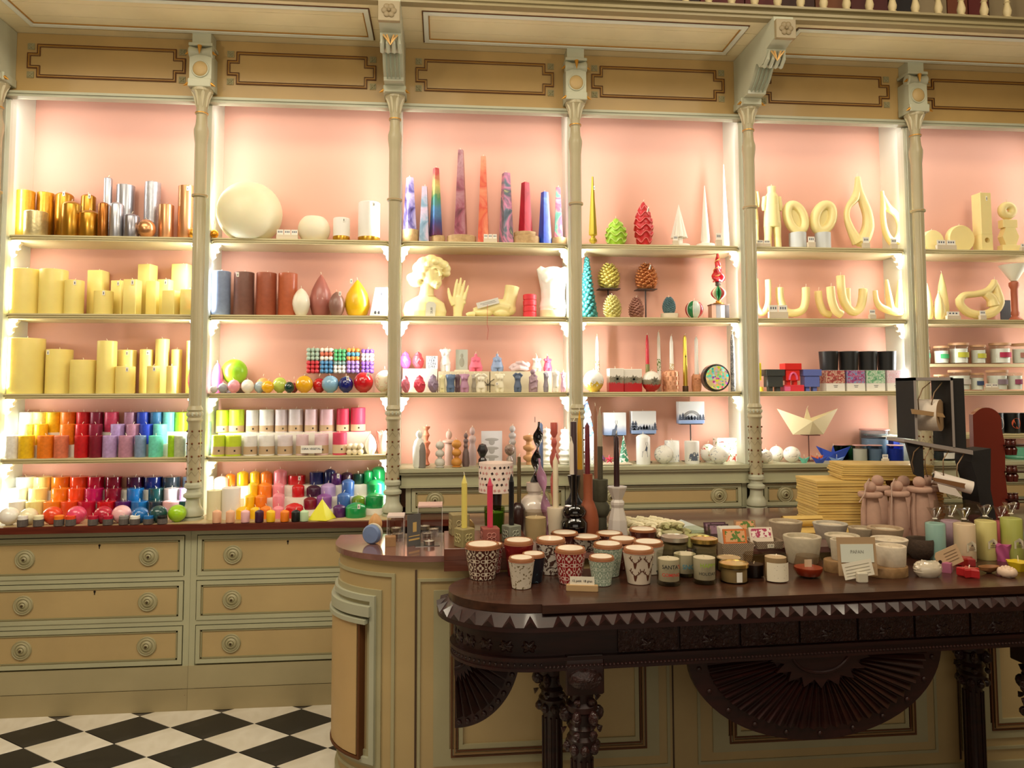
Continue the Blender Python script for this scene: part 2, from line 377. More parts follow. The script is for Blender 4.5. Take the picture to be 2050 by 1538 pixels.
for i in range(6):
    xa, xb = CX[i]+.03, CX[i+1]-.03
    zs = [Z1, Z2, Z3]
    if i < 2: zs.append(Z4)
    for z in zs: CP('shelf_board', shelfgeo(xa, xb, z), SHM, ang=25)
    for z in zs:
        for s, xx in ((1, xa-.004), (-1, xb+.004)):       # scalloped plaster brackets under the shelf ends
            g = prismXZ([(0, 0), (.045, 0), (.045, -.012), (.034, -.022), (.036, -.036), (.022, -.045), (.02, -.062), (.008, -.075), (0, -.08)], 3.75, 3.775)
            g = scl(g, s, 1, 1); g = (g[0], [tuple(reversed(f)) for f in g[1]] if s < 0 else g[1])
            CP('shelf_bracket', mv(g, xx, 0, z-.022), M('#e9e6cf', .5), smooth=False)
# ledge and cabinet under bays 3..6
LX0, LX1 = CX[2]+.03, 4.4
ledge = CP('ledge', join(prism([(LX0-.005, 3.645), (LX1, 3.645), (LX1, 3.925), (LX0-.005, 3.925)], LED-.018, LED, .004), box(LX0, LX1, 3.655, 3.925, LED-.03, LED-.018), box(LX0+.01, LX1, 3.672, 3.925, LED-.082, LED-.03), box(LX0, LX1, 3.66, 3.925, LED-.094, LED-.082, .003)), MINT, smooth=False)
# lintel strip and inner top
CP('lintel', join(box(-2.6, 4.4, 3.675, 3.72, 2.88, 2.893), box(-2.6, 4.4, 3.668, 3.72, 2.893, 2.905), box(-2.6, 4.4, 3.72, 3.925, 3.15, 3.17)), MINTL, smooth=False)
for i in range(6):      # the lamps of the case: slim housings behind the front posts
    for s, X in ((1, CX[i]), (-1, CX[i+1])):
        CP('lamp_housing', box(X+s*.0255-.003*(s < 0), X+s*.0255+.003*(s > 0), 3.722, 3.748, 1.12 if i > 1 else .88, 2.86), M('#e9ecdf', .5), smooth=False)
# ---------------------------------------------------------------- frieze
fr = T('frieze', 'ochre painted frieze with notched gilt panels above the shelves', 'frieze', .6, 3.7, 2.9)
for i in range(6):
    xa, xb = CX[i], CX[i+1]
    fp = P(fr, 'frieze_panel', mv(box(xa+.003, xb-.003, 3.70, 3.72, 2.9, 3.205), -.6, -3.7, -2.9), FRIEZE, smooth=False)
    px0, px1 = xa+.10, xb-.102; z0, z1 = 2.985, 3.15; nt_ = .045
    for off, mt, th in ((0, BROWNL, .003), (.0055, GOLDL, .0035), (.013, BROWNL, .002)):
        a0, a1, b0, b1 = px0+off, px1-off, z0+off, z1-off; n = nt_
        pts = [(a0+n, b0), (a1-n, b0), (a1-n, b0+n), (a1, b0+n), (a1, b1-n), (a1-n, b1-n), (a1-n, b1), (a0+n, b1), (a0+n, b1-n), (a0, b1-n), (a0, b0+n), (a0+n, b0+n)]
        gs = []
        for q in range(12):
            (u0, w0), (u1, w1) = pts[q], pts[(q+1) % 12]
            e_ = th/2 if w0 == w1 else -th/2; gs.append(box(min(u0, u1)-th/2, max(u0, u1)+th/2, 3.694, 3.7005, min(w0, w1)-e_, max(w0, w1)+e_))
        P(fp, 'panel_molding', mv(join(*gs), -.6, -3.7, -2.9), mt, smooth=False)
    for cx_, cz in ((px0+.015, z0+.012), (px1-.015, z0+.012), (px0+.015, z1-.012), (px1-.015, z1-.012)):
        gs = [box(cx_-.016, cx_+.016, 3.696, 3.7005, cz-.016, cz+.016)]
        for a in (PI/4, 3*PI/4, 5*PI/4, 7*PI/4):
            gs.append(mv(rot(scl(ball(.009, 0, 0, 0, 8, 6), 1, .4, .5), 'Y', a), cx_+math.cos(a)*.008, 3.695, cz-math.sin(a)*.008))
        P(fp, 'corner_rosette', mv(join(*gs), -.6, -3.7, -2.9), M('#8e8660', .6))
# ---------------------------------------------------------------- gallery balcony above
YB = 3.23
bal = T('gallery_balcony', 'cream panelled gallery soffit and moulded edge running above the shelves', 'balcony', .6, 3.52, 3.207)
def BP(n, g, mat, **k): return P(bal, n, mv(g, -.6, -3.5, -3.18), mat, **k)
for j in range(4):      # soffit boards
    y0 = YB+.03+j*(3.74-YB-.03)/4; BP('soffit_board', box(-3, 4.6, y0+.0012, y0+(3.74-YB-.03)/4-.0012, 3.18, 3.205), SOFF, smooth=False)
BP('edge_molding', (lambda g_: ([(a, b, 3.175+(c-3.175)*.6) for a, b, c in g_[0]], g_[1]))(join(box(-3, 4.6, YB-.012, YB+.03, 3.175, 3.2), box(-3, 4.6, YB-.022, YB+.03, 3.2, 3.222), box(-3, 4.6, YB-.006, YB+.03, 3.222, 3.25), box(-3, 4.6, YB-.03, YB+.05, 3.25, 3.264), box(-3, 4.6, YB-.018, YB+.06, 3.264, 3.28), box(-3, 4.6, YB+.055, 3.9, 3.215, 3.27))), worn('#9a8c64', '#5a4a2c', .75), smooth=False)
for xa, xb in ((-1.96, -.36), (-.085, 1.455), (1.73, 3.35)):
    ya, yb = 3.315, 3.585
    for off, mt, th, dz in ((0, CLEANM, .022, .009), (-.015, BROWNL, .004, .004), (.0155, GOLDL, .004, .005)):
        gs = []
        A0, A1, B0, B1 = xa+off, xb-off, ya+off, yb-off
        for (u0, w0), (u1, w1) in (((A0, B0), (A1, B0)), ((A1, B0), (A1, B1)), ((A1, B1), (A0, B1)), ((A0, B1), (A0, B0))):
            e_ = th/2 if w0 == w1 else -th/2; gs.append(box(min(u0, u1)-th/2, max(u0, u1)+th/2, min(w0, w1)-e_, max(w0, w1)+e_, 3.18-dz, 3.182))
        BP('soffit_molding', join(*gs), mt, smooth=False)
bpr = [(.021, 0), (.021, .012), (.012, .018), (.018, .03), (.02, .045), (.013, .075), (.011, .085), (.016, .09), (.011, .096), (.0125, .2), (.016, .25), (.012, .3), (.02, .33), (.02, .36)]
bme = mesh('baluster', lathe(bpr, 14), M('#c9b88c', .5))
bx = [1145+46.2*i for i in range(-8, 22)]
for px in bx:
    X = X_at(px, YB+.02, 3.28)
    if X > 4.4: break
    P(bal, 'baluster', None, None, (X-.6, YB+.02-3.5, .058), me=bme)
BP('handrail', box(-3, 4.6, YB-.02, YB+.06, 3.598, 3.64), worn('#9a8c64', '#5a4a2c', .75), smooth=False)
bk = ['#4a1612', '#3a1a10', '#6a3418', '#2a1410', '#5a1a18', '#70401e', '#120a0c', '#8a7a5c']
x = .25; n_ = 0
bnames = {'#4a1612': 'dark red', '#3a1a10': 'dark brown', '#6a3418': 'brown', '#2a1410': 'blackish brown', '#5a1a18': 'deep red', '#70401e': 'tan brown', '#120a0c': 'black', '#8a7a5c': 'beige'}
while x < 2.95:
    w_ = random.uniform(.07, .26); c_ = random.choice(bk)
    o = P(None, 'storage_box', box(x, x+w_-.006, 3.48, 3.72, 3.268, 3.268+random.uniform(.3, .42)), M(c_, .6), smooth=False)
    o['label'] = '%s storage box behind the gallery balusters, %s' % (bnames[c_], ordn(n_)); o['category'] = 'box'; o['group'] = 'boxes on the gallery'
    x += w_; n_ += 1
# ---------------------------------------------------------------- columns
KW = 3.64
colpr = []   # (half width px, y px) at the second column, turned into metres
KP = [(21.5, 1042), (21.5, 1028), (16, 1027), (21, 1024), (21, 1016), (17, 1010), (14, 1004), (13, 992), (18.5, 988), (18.5, 983), (13, 979), (12.5, 973), (16.5, 970), (16.5, 964), (13, 960), (12.5, 845), (14, 842), (15.5, 839), (14, 835), (13, 834), (15.5, 827), (13, 822), (15.5, 819), (14, 815), (12, 811),
    (12, 405), (15.5, 403), (15.5, 399), (12, 397), (11.8, 300), (14.5, 280), (14.5, 272), (11.5, 262), (10.3, 250), (10.3, 243), (12.3, 242), (12.3, 238), (10.3, 237), (10.5, 226), (13, 212), (17.5, 203), (21, 199), (21, 194)]
kx = CX[2]
for hw, py in KP: colpr.append((hw*mpp(kx, KW, 1.5)*.97, Z_at(py, kx, KW)))
colpr = [(r, z-CTR) for r, z in colpr]; colpr[0] = (colpr[0][0], 0.0)
COLM = fnmat('column_paint', lambda nt, b, v, x, y, z: mix(nt, (noise(nt, v, 4, 4)-.5)*1.4+.5, '#b5a886', '#a09877'), .42, .15)
me_base = mesh('column_base', lathe([p for p in colpr if p[1] < .2], 32), MINTL)
lo = [p for p in colpr if .17 < p[1] < .52]; hi = [p for p in colpr if p[1] >= .5]
def fluted(pr, n=40):
    V, F = [], []
    rows_ = []
    for j in range(len(pr)-1):
        (r0, z0), (r1, z1) = pr[j], pr[j+1]; rows_.append((r0, z0))
        if z1-z0 > .1: rows_ += [(r0+(r1-r0)*.03, z0+(z1-z0)*.03), (r0+(r1-r0)*.97, z0+(z1-z0)*.97)]
    rows_.append(pr[-1]); big = [(a[1], b[1]) for a, b in zip(pr, pr[1:]) if b[1]-a[1] > .25]
    for r, z in rows_:
        fl = any(a+.005 < z < b-.005 for a, b in big)
        for i in range(n):
            a = 2*PI*i/n; rr = r*(1-(.09 if fl and i % 4 == 0 else 0)); V.append((rr*math.cos(a), rr*math.sin(a), z))
    for j in range(len(rows_)-1):
        for i in range(n):
            i2 = (i+1) % n; F.append((j*n+i, j*n+i2, (j+1)*n+i2, (j+1)*n+i))
    F.append(tuple(range((len(rows_)-1)*n, len(rows_)*n))); return V, F
me_lo = mesh('lower_shaft', lathe(lo, 32), COLM); me_hi = mesh('upper_shaft', fluted(hi), COLM, ang=24)
ringz = Z_at(240, kx, KW)-CTR; ringz2 = Z_at(401, kx, KW)-CTR; zm = Z_at(827, kx, KW)-CTR
me_ring = mesh('gilt_ring', tube([(.028*math.cos(a), .028*math.sin(a), 0) for a in [2*PI*i/24 for i in range(24)]], .0035, 6, True), GOLD)
me_ring2 = mesh('shaft_ring', tube([(.034*math.cos(a), .034*math.sin(a), 0) for a in [2*PI*i/24 for i in range(24)]], .004, 6, True), M('#a98a58', .45))
beads = join(*[mv(rot(ball(.0085, .033, 0, 0, 4, 4, (.8, 1, 1.2)), 'Z', 2*PI*i/12), 0, 0, 0) for i in range(12)])
me_bead = mesh('bead_ring', beads, MINTL)
zz = [Z_at(y, kx, KW)-CTR for y in (860, 884, 909, 933, 958)]
dots = []; diam = []
for z in zz:
    for q in range(6):
        a = 2*PI*q/6-PI/2; dots.append(rot(ball(.0048, .0325, 0, z, 8, 6), 'Z', a))
        for s in (-1, 1):
            pts = []
            for t_ in range(5):
                f = t_/4; aa = a+s*f*PI/6; rr = .0325; pts.append((rr*math.cos(aa), rr*math.sin(aa), z-.012-f*.022))
            diam.append(tube(pts, .0008, 4))
me_dot = mesh('gilt_stud', join(*dots), M('#6a3a18', .4, .5)); me_dia = mesh('lattice_line', join(*diam), M('#8a7c5c', .5))
leaf = []
for q in range(8):
    a = 2*PI*q/8+PI/8; r0 = .026
    pts = [((r0+dr)*math.cos(a), (r0+dr)*math.sin(a), z) for dr, z in ((.0, -.075), (.0025, -.05), (.006, -.025), (.014, -.004), (.024, .008))]
    leaf.append(tube(pts, [.002, .005, .008, .009, .003], 5))
ztop = colpr[-1][1]
me_leaf = mesh('capital_leaves', mv(join(*leaf), 0, 0, ztop-.012), M('#c4bc9c', .45))
names = ['at the left edge of the picture', 'first to the right of the left edge', 'rising left of the obelisk candles', 'between obelisk candles and gold spire', 'left of the ribbed torso candle', 'behind the black roll dispenser', 'beyond the right edge']
def cone(x, y, z, r, h, dx=0, dz=-1, n=8):
    return tube([(x, y, z), (x+dx*h*.3, y-.002, z+dz*h*.3), (x+dx*h, y-.004, z+dz*h)], [r, r*.75, .0005], n)
for i, X in enumerate(CX[:6]):
    t = T('column', 'slender cream fluted shop column with gilt rings, '+names[i], 'column', X, KW, CTR)
    P(t, 'column_base', 0, 0, me=me_base); P(t, 'lower_shaft', 0, 0, me=me_lo); P(t, 'upper_shaft', 0, 0, me=me_hi)
    P(t, 'gilt_ring', 0, 0, (0, 0, ringz), me=me_ring, label='gilt ring'); P(t, 'shaft_ring', 0, 0, (0, 0, ringz2), me=me_ring2); P(t, 'bead_ring', 0, 0, (0, 0, zm), me=me_bead)
    P(t, 'stud_row', 0, 0, me=me_dot, label='bronze studs'); P(t, 'lattice_line', 0, 0, me=me_dia); P(t, 'capital_leaves', 0, 0, me=me_leaf)
    zc = ztop; W_ = .052
    if i % 2 == 1:      # plain scrolled capital against the frieze
        cap = P(t, 'capital_block', join(box(-W_-.003, W_+.003, -.05, .058, zc, zc+.04, .004), box(-W_, W_, -.035, .058, zc+.04, zc+.17), box(-W_-.004, W_+.004, -.045, .058, zc+.205, zc+.22, .003), box(-W_+.008, W_-.008, -.025, .058, zc+.22, zc+.282)), MINTL, smooth=False)
        P(cap, 'scroll', join(rot(mv(lathe([(.026, -.056), (.03, -.05), (.022, -.02), (.022, .02), (.03, .05), (.026, .056)], 16), 0, 0, 0), 'Y', PI/2)), MINTL, (0, -.022, zc+.178))
        P(cap, 'medallion', mv(scl(ball(.036, 0, 0, 0, 20, 12), 1, .35, 1.05), 0, -.036, zc+.092), M('#b59a66', .5))
        P(cap, 'medallion_rim', tube([(.038*math.cos(a), -.037, zc+.092+.04*math.sin(a)) for a in [2*PI*k/24 for k in range(24)]], .004, 6, True), MINTL)
        P(cap, 'gilt_leaf', join(cone(0, -.052, zc+.2, .011, .045)), GOLD, label='gilt leaf')
        P(cap, 'gilt_point', join(cone(-W_-.002, -.04, zc+.015, .009, .022, -1, -.6), cone(W_+.002, -.04, zc+.015, .009, .022, 1, -.6), cone(-W_-.002, -.03, zc+.175, .009, .022, -1, -.6), cone(W_+.002, -.03, zc+.175, .009, .022, 1, -.6)), GOLD, label='gilt points')
    else:               # long console bracket carrying the balcony
        prof = [(.058, 0), (.058, .262), (-.42, .262), (-.425, .235), (-.425, .165), (-.36, .155), (-.34, .15), (-.335, .12), (-.30, .10), (-.255, .10), (-.235, .125), (-.22, .13), (-.17, .075), (-.12, .045), (-.115, .03), (-.06, .03), (-.062, .0)]
        prof = [(a, zc+b*1.06+.002) for a, b in prof]
        n = len(prof); V = [(s*W_*.92, a, b) for s in (-1, 1) for a, b in prof]; F = [tuple(range(n)), tuple(range(2*n-1, n-1, -1))]+[(k, k+n, (k+1) % n+n, (k+1) % n) for k in range(n)]
        F[0] = tuple(range(n-1, -1, -1)); F[1] = tuple(range(n, 2*n)); F[2:] = [tuple(reversed(f)) for f in F[2:]]
        br = P(t, 'console_bracket', join((V, F), box(-W_-.003, W_+.003, -.05, .058, zc, zc+.04, .004)), MINTL, ang=30)
        P(br, 'end_block', box(-W_*.93, W_*.93, -.447, -.425, zc+.165, zc+.255, .002), worn('#9a8a66', '#5a4a2c', .8), smooth=False)
        pet = []
        for q in range(6):
            a = q*PI/3; pet.append(mv(scl(ball(.014, 0, 0, 0, 10, 6), 1, .35, 1), .02*math.cos(a), -.449, zc+.21+.02*math.sin(a)))
        P(br, 'end_rosette', join(*pet, ball(.008, 0, -.452, zc+.21, 8, 6)), M('#8a7a5a', .5))
        P(br, 'scroll_leaf', join(*[tube([(xx, -.255+.02, zc+.13), (xx*1.15, -.3, zc+.092), (xx*1.1, -.335, zc+.115), (xx, -.35, zc+.15)], [.004, .01, .01, .003], 6) for xx in (-.036, -.012, .012, .036)]), MINTL)
        P(br, 'fluting', join(*[tube([(xx, -.22, zc+.122), (xx, -.17, zc+.07), (xx, -.12, zc+.042)], .0035, 5) for xx in (-.03, -.01, .01, .03)]), M('#8f9a86', .5))
        P(br, 'medallion', mv(scl(ball(.034, 0, 0, 0, 18, 10), 1, .3, 1.0), 0, -.062, zc+.082), M('#b59a66', .5))
        P(br, 'gilt_leaf', join(*[tube([(sx*.032, -.115+a, zc+.10+b), (sx*.016, -.112+a, zc+.08+b), (0, -.108+a, zc+.055+b)], [.005, .004, .001], 6) for sx in (-1, -.5, .5, 1) for a, b in ((0, -.01), (-.24, .045))]), M('#e8bd78', .35, .5), label='gilt leaf fan')
        P(br, 'gilt_point', join(cone(-W_-.002, -.04, zc+.015, .009, .022, -1, -.6), cone(W_+.002, -.04, zc+.015, .009, .022, 1, -.6)), GOLD, label='gilt points')
# ---------------------------------------------------------------- drawer cabinets
ctr = T('counter_slab', 'red-brown wooden counter slab under the two left candle bays', 'counter', -1.2, 3.6, .82)
P(ctr, 'slab', mv(join(box(-2.9, LX0-.01, 3.505, 3.925, .815, CTR, .003), box(LX0-.01, 4.4, 3.505, 3.67, .815, CTR, .003)), 1.2, -3.6, -.82), wood('#6a2a1a', '#4a1810', .35, .3, (2, 30, 30), 'counter_wood'), smooth=False)
P(ctr, 'paint_top', mv(box(-2.9, LX0-.03, 3.525, 3.925, CTR, CTR+.0012), 1.2, -3.6, -.82), worn('#c8b184', '#7a4a2c', .62), smooth=False)
def knob(par, x, y, z, r=.043):
    pr = [(0, -.004), (r, -.004), (r, .002), (r*.93, .005), (r*.88, .003), (r*.82, .003), (r*.74, .007), (r*.66, .007), (r*.6, .003), (r*.5, .009), (r*.36, .011), (r*.3, .006), (r*.2, .012), (r*.1, .014), (0, .014)]
    g = rot(lathe(pr, 32), 'X', PI/2)
    o = P(par, 'drawer_knob', g, M('#a39c78', .5), (x, y, z), ang=50); P(o, 'knob_pin', ball(.006, 0, 0, 0, 8, 6), M('#4a3a22', .4, .5), (0, -.013, 0)); return o
def drawer(par, x0, x1, z0, z1, y, ox, oy, knobs, key=None):
    t = .018
    d = P(par, 'drawer', mv(join(box(x0, x1, y, y+.02, z0, z0+t), box(x0, x1, y, y+.02, z1-t, z1), box(x0, x0+t, y, y+.02, z0+t, z1-t), box(x1-t, x1, y, y+.02, z0+t, z1-t)), -ox, -oy, 0), MINT, smooth=False)
    P(d, 'drawer_panel', mv(box(x0+t, x1-t, y+.007, y+.02, z0+t, z1-t), -ox, -oy, 0), PAINT_CREAM, smooth=False)
    i = t+.003; P(d, 'panel_bead', mv(join(box(x0+i, x1-i, y+.003, y+.008, z0+i, z0+i+.006), box(x0+i, x1-i, y+.003, y+.008, z1-i-.006, z1-i), box(x0+i, x0+i+.006, y+.003, y+.008, z0+i, z1-i), box(x1-i-.006, x1-i, y+.003, y+.008, z0+i, z1-i)), -ox, -oy, 0), M('#8f8a66', .5), smooth=False)
    for kx_ in knobs: knob(d, kx_-ox, y-oy+.004, (z0+z1)/2)
    if key: P(d, 'keyhole', mv(join(rot(lathe([(0, 0), (.005, 0), (.005, .001), (0, .001)], 12), 'X', PI/2), box(-.002, .002, -.001, 0, -.014, 0)), key-ox, y+.006-oy, z1-t-.018), M('#1a0f08', .6), smooth=False)
def cabinet(x0, x1, y, ztop_, zrows, labelx, knobs, keys, name='drawer_cabinet', zbot=0, plinth=True):
    t = T(name, labelx, 'cabinet', (x0+x1)/2, y, 0); ox, oy = (x0+x1)/2, y
    gs = [box(x0, x1, y+.022, 3.92, zbot, ztop_)]
    rz = zrows; top = ztop_
    gs += [box(x0, x0+.026, y+.002, y+.022, zbot, ztop_), box(x1-.026, x1, y+.002, y+.022, zbot, ztop_)]
    prev = ztop_
    for z1, z0 in rz:
        gs.append(box(x0+.026, x1-.026, y+.002, y+.022, z1+.004, prev)); prev = z0
    if not plinth: gs.append(box(x0+.026, x1-.026, y+.002, y+.022, zbot, prev))
    P(t, 'carcass', mv(join(*gs), -ox, -oy, 0), MINT, smooth=False)
    for k, (z1, z0) in enumerate(rz): drawer(t, x0+.03, x1-.03, z0, z1, y-.002, ox, oy, knobs, keys[k] if keys else None)
    if plinth:
        P(t, 'plinth_board', mv(box(x0, x1, y-.002, y+.022, .098, .198), -ox, -oy, 0), worn('#b0a47e', '#6b4a28', .72), smooth=False)
        P(t, 'plinth_board', mv(box(x0, x1, y-.006, y+.022, .0, .095), -ox, -oy, 0), worn('#ab9c74', '#5e3418', .66), smooth=False)
    return t
rows3 = [(.785, .603), (.578, .402), (.376, .207)]
cabinet(-2.10, -1.156, 3.555, .814, rows3, 'cream and green painted chest of three wide drawers, at far left', [-1.88, -1.341], [-1.56, -1.575, None])
cabinet(-1.155, -.215, 3.555, .814, rows3, 'cream and green painted chest of three drawers, partly behind the wooden kiosk', [-.968, -.43], [-.72, None, None])
for a, b, nm in ((-.213, .672, 'under the ledge behind the patterned lamp'), (.672, 1.591, 'under the ledge behind the white hexagonal candlestick'), (1.591, 2.519, 'under the ledge behind the yellow wax sheets'), (2.519, 3.46, 'under the ledge behind the maroon board')):
    cabinet(a+.031, b-.031, 3.684, .972, [(.966, .853)], 'single wide painted drawer '+nm, [(a+.175), (b-.18)], None, 'drawer_cabinet', .846, False)
# ================================================================ BAY 1 and 2: pillars
F1, F2, F3 = 3.71, 3.775, 3.83
goldc = dict(gold=('bright gold', '#d9a53a'), pg=('pale gold', '#e2d3a0'), dg=('deep gold', '#b8862a'), cg=('copper gold', '#a8682a'), sil=('silver', '#c2c4cc'), cop=('copper', '#dba272'), dsil=('dark silver', '#9a98a0'))
def mt_(h): return metalw(h)
def mtr(h): return M(h, .38, .75, .1, .15, 60, 0, .5, 90)
W1 = 'top shelf, far-left bay'
for it in [(31, 65, 383, 'gold', 'rustic pillar candle behind the short pale one', 'p', mtr, F2), (50, 92, 425, 'pg', 'short wide textured candle', 'p', mtr, F1), (73, 104, 387, 'gold', 'rustic pillar candle right behind the short pale one', 'p', mtr, F3), (110, 143, 385, 'dg', 'domed pillar candle with swinging tag, behind a fat one', 'd', mt_, F3),
    (124, 160, 403, 'dg', 'fat domed pillar candle', 'd', mt_, F1), (161, 188, 389, 'dg', 'domed pillar candle with tag, behind a squat one', 'd', mt_, F3), (159, 197, 421, 'dg', 'squat domed candle', 'd', mt_, F1), (196, 215, 405, 'cg', 'slender candle', 'd', mt_, F1), (205, 221, 355, 'sil', 'tall slender candle', 'd', mt_, F3), (219, 245, 405, 'sil', 'medium domed candle', 'd', mt_, F1),
    (232, 266, 372, 'sil', 'wide flat-topped pillar candle', 'p', mt_, F3), (248, 277, 428, 'dsil', 'squat domed candle', 'd', mt_, F1), (288, 318, 366, 'sil', 'tall frosted pillar candle behind the copper ball', 'p', mtr, F3), (317, 346, 411, 'cop', 'medium pillar candle', 'p', mt_, F2), (356, 390, 374, 'cop', 'tall pillar candle with hanging tag', 'p', mt_, F2)]:
    a, b, yt, cn, ds, kd, mf, Yf = it; n_, h_ = goldc[cn]
    candle(kd, a, b, yt, Yf, Z1, h_, '%s %s, %s' % (n_, ds, W1), 'metallic candles on the top shelf', mf, tg=1 if 'tag' in ds else 0)
candle('s', 275, 310, 439, F1, Z1, '#d49a6a', 'brushed copper ball candle, '+W1, None, mt_)
candle('s', 378, 400, 444, F1+.03, Z1, '#dba23a', 'gold ball candle left of and half behind the column, top shelf', None, mt_)
candle('s', 421, 437, 446, F1-.006, Z1, '#e0982a', 'amber gold ball candle right of the column, top shelf', None, mt_)
H = C['honey'][1]; W2 = 'second shelf, far-left bay'
hm = M(H, .4, 0, .15, .04, 20, .12)
hon = [(24, 76, 540, 'very wide honey yellow pillar candle, leftmost', 'p', F1), (80, 131, 541, 'wide honey yellow pillar candle, second from left', 'p', F1), (130, 165, 562, 'medium honey yellow oval candle with dark tag', 'p', F1), (179, 211, 543, 'tall square yellow candle behind a short round one', 'q', F3), (189, 224, 583, 'short round yellow candle with tag', 'p', F1),
    (225, 250, 563, 'square yellow candle behind left of the tagged square one', 'q', F3), (250, 278, 561, 'square yellow candle with tag in front', 'q', F1), (279, 308, 531, 'tallest square yellow candle, centre right', 'q', F3), (295, 319, 564, 'square yellow candle between two tall square ones', 'q', F2), (318, 344, 561, 'square yellow candle with white tag', 'q', F2+.02),
    (329, 358, 583, 'short square yellow candle in front', 'q', F1), (347, 382, 531, 'tall square yellow candle at right end', 'q', F3), (364, 393, 581, 'short square yellow candle beside the column', 'q', F1)]
for a, b, yt, ds, kd, Yf in hon: candle(kd, a, b, yt, Yf, Z2, H, ds+', '+W2, 'honey candles on the second shelf', hm, tg=1 if 'tag' in ds else 0)
W3 = 'third shelf, far-left bay'
for a, b, yt, ds, Yf in [(19, 83, 678, 'very wide tall yellow pillar candle, leftmost', F1), (93, 141, 700, 'wide yellow pillar candle behind the price card', F1+.04), (142, 189, 721, 'short wide yellow pillar candle', F1), (194, 230, 683, 'tall slim yellow pillar candle', F1), (235, 270, 701, 'yellow pillar candle with hanging tag, behind a short one', F3), (232, 268, 734, 'short yellow candle in front of a tagged one', F1),
    (279, 304, 700, 'slender yellow pillar candle behind a short tagged one', F3), (294, 318, 733, 'short slim yellow candle with tag', F1), (310, 336, 679, 'tallest slender yellow pillar candle', F3), (333, 352, 733, 'small slim yellow candle near the right end', F1), (342, 362, 700, 'slim yellow pillar candle third from the right end', F3), (372, 395, 683, 'tall slim yellow pillar candle beside the column', F2)]:
    candle('p', a, b, yt, Yf, Z3, H, ds+', '+W3, 'honey candles on the third shelf', hm, tg=random.choice((1, -1)) if 'tag' in ds or random.random() < .3 else 0)
candle('e', 376, 400, 730, F1+.03, Z3, '#e860b0', 'hot pink egg candle left of and behind the column, third shelf', None, M('#e860b0', .3, 0, .5))
candle('e', 423, 446, 726, F1+.05, Z3, '#e860b0', 'hot pink egg candle right of the column, third shelf', None, M('#e860b0', .3, 0, .5))
def riser(x0, x1, steps, zb, label, matx=None, name='display_riser'):
    X0, X1 = X_at(x0, 3.8, zb), X_at(x1, 3.8, zb); t = T(name, label, 'riser', (X0+X1)/2, 3.8, zb)
    for y0, y1, h in steps: P(t, 'riser_step', box(-(X1-X0)/2, (X1-X0)/2, y0-3.8, y1-3.8, 0.0005, h), matx or M('#ece8dc', .5), smooth=False)
    return t
def cr(s): return [C[k] for k in s.split()]
# fourth shelf, bay 1
W4 = 'fourth shelf, far-left bay'
dz1 = .056; riser(30, 388, [(3.778, 3.848, .058), (3.849, 3.918, .115)], Z4, 'white stepped display riser under colour-sorted pillars on fourth shelf')
def band(xs, cols, y, opts=None):
    out = []
    for i, ((a, b), c) in enumerate(zip(xs, cr(cols))):
        out.append((a, b, y if not isinstance(y, list) else y[i], c))
    return out
xs = [(40, 67), (67, 93), (93, 121), (122, 150), (154, 180), (181, 205), (210, 236), (249, 271), (274, 298), (301, 325), (326, 350), (351, 378), (379, 396)]
row('p', band(xs, 'white cream yellow orange red burg rose mauve blue steel turq lime slate', 825), 3.85, Z4+.115, 'back row, '+W4, 'rustic pillars on the fourth shelf', matf=rustic)
xs = [(39, 66), (69, 93), (121, 148), (151, 177), (178, 203), (222, 248), (253, 279), (280, 305), (307, 333)]
row('p', band(xs, 'cream yellow orange red burg lilac mauve blue turq', 849), 3.782, Z4+.058, 'middle row, '+W4, 'rustic pillars on the fourth shelf', matf=rustic)
xs = [(12, 36), (38, 66), (76, 106), (109, 135), (150, 177), (179, 204), (206, 233), (238, 266), (270, 291), (298, 325), (336, 349), (348, 372), (373, 384)]
row('p', band(xs, 'white yellow orange salmon red wine lilac mauve bluegrey aqua lime sage bluegrey', 872), 3.71, Z4, 'front row, '+W4, 'rustic pillars on the fourth shelf', matf=rustic)
# counter, bay 1
W5 = 'counter, far-left bay'
riser(28, 388, [(3.766, 3.836, .058), (3.837, 3.92, .116)], CTR, 'white stepped display riser under glossy pillars on the counter')
xs = [(34, 68), (69, 102), (105, 140), (142, 176), (177, 207), (213, 243), (255, 287), (289, 324), (327, 361), (366, 386)]
row('p', band(xs, 'white cream orange rorange crimson wine plum navy dslate slate', 954), 3.842, CTR+.116, 'top row, '+W5, 'glossy pillars on the counter', matf=glossy)
xs = [(18, 51), (59, 92), (104, 136), (137, 169), (171, 205), (211, 242), (255, 286), (298, 326), (329, 358), (359, 378)]
row('p', band(xs, 'white cream orange rorange magenta wine azure teal glilac lilac', 977), 3.77, CTR+.058, 'second row, '+W5, 'glossy pillars on the counter', matf=glossy)
xs = [(17, 50), (53, 87), (88, 122), (123, 155), (157, 190), (196, 230), (231, 261), (263, 295), (296, 325), (326, 357), (358, 375)]
row('p', band(xs, 'white cream orange rorange crimson red purple azure dslate ppink teal', 1003), 3.70, CTR+.001, 'third row, '+W5, 'glossy pillars on the counter', matf=glossy)
for i, (a, b, c) in enumerate([(0, 36, 'white'), (40, 74, 'ivory'), (87, 123, 'rorange'), (135, 171, 'rose'), (189, 224, 'crimson'), (225, 261, 'ppink'), (264, 296, 'azure'), (300, 334, 'teal'), (337, 372, 'lime')]):
    candle('s', a, b, 1019, 3.535, CTR+.002, C[c][1], '%s ball candle, %s of the balls, %s' % (C[c][0], ordn(i), W5), 'ball candles on the counter', lambda h: M(h, .28, 0, .6))
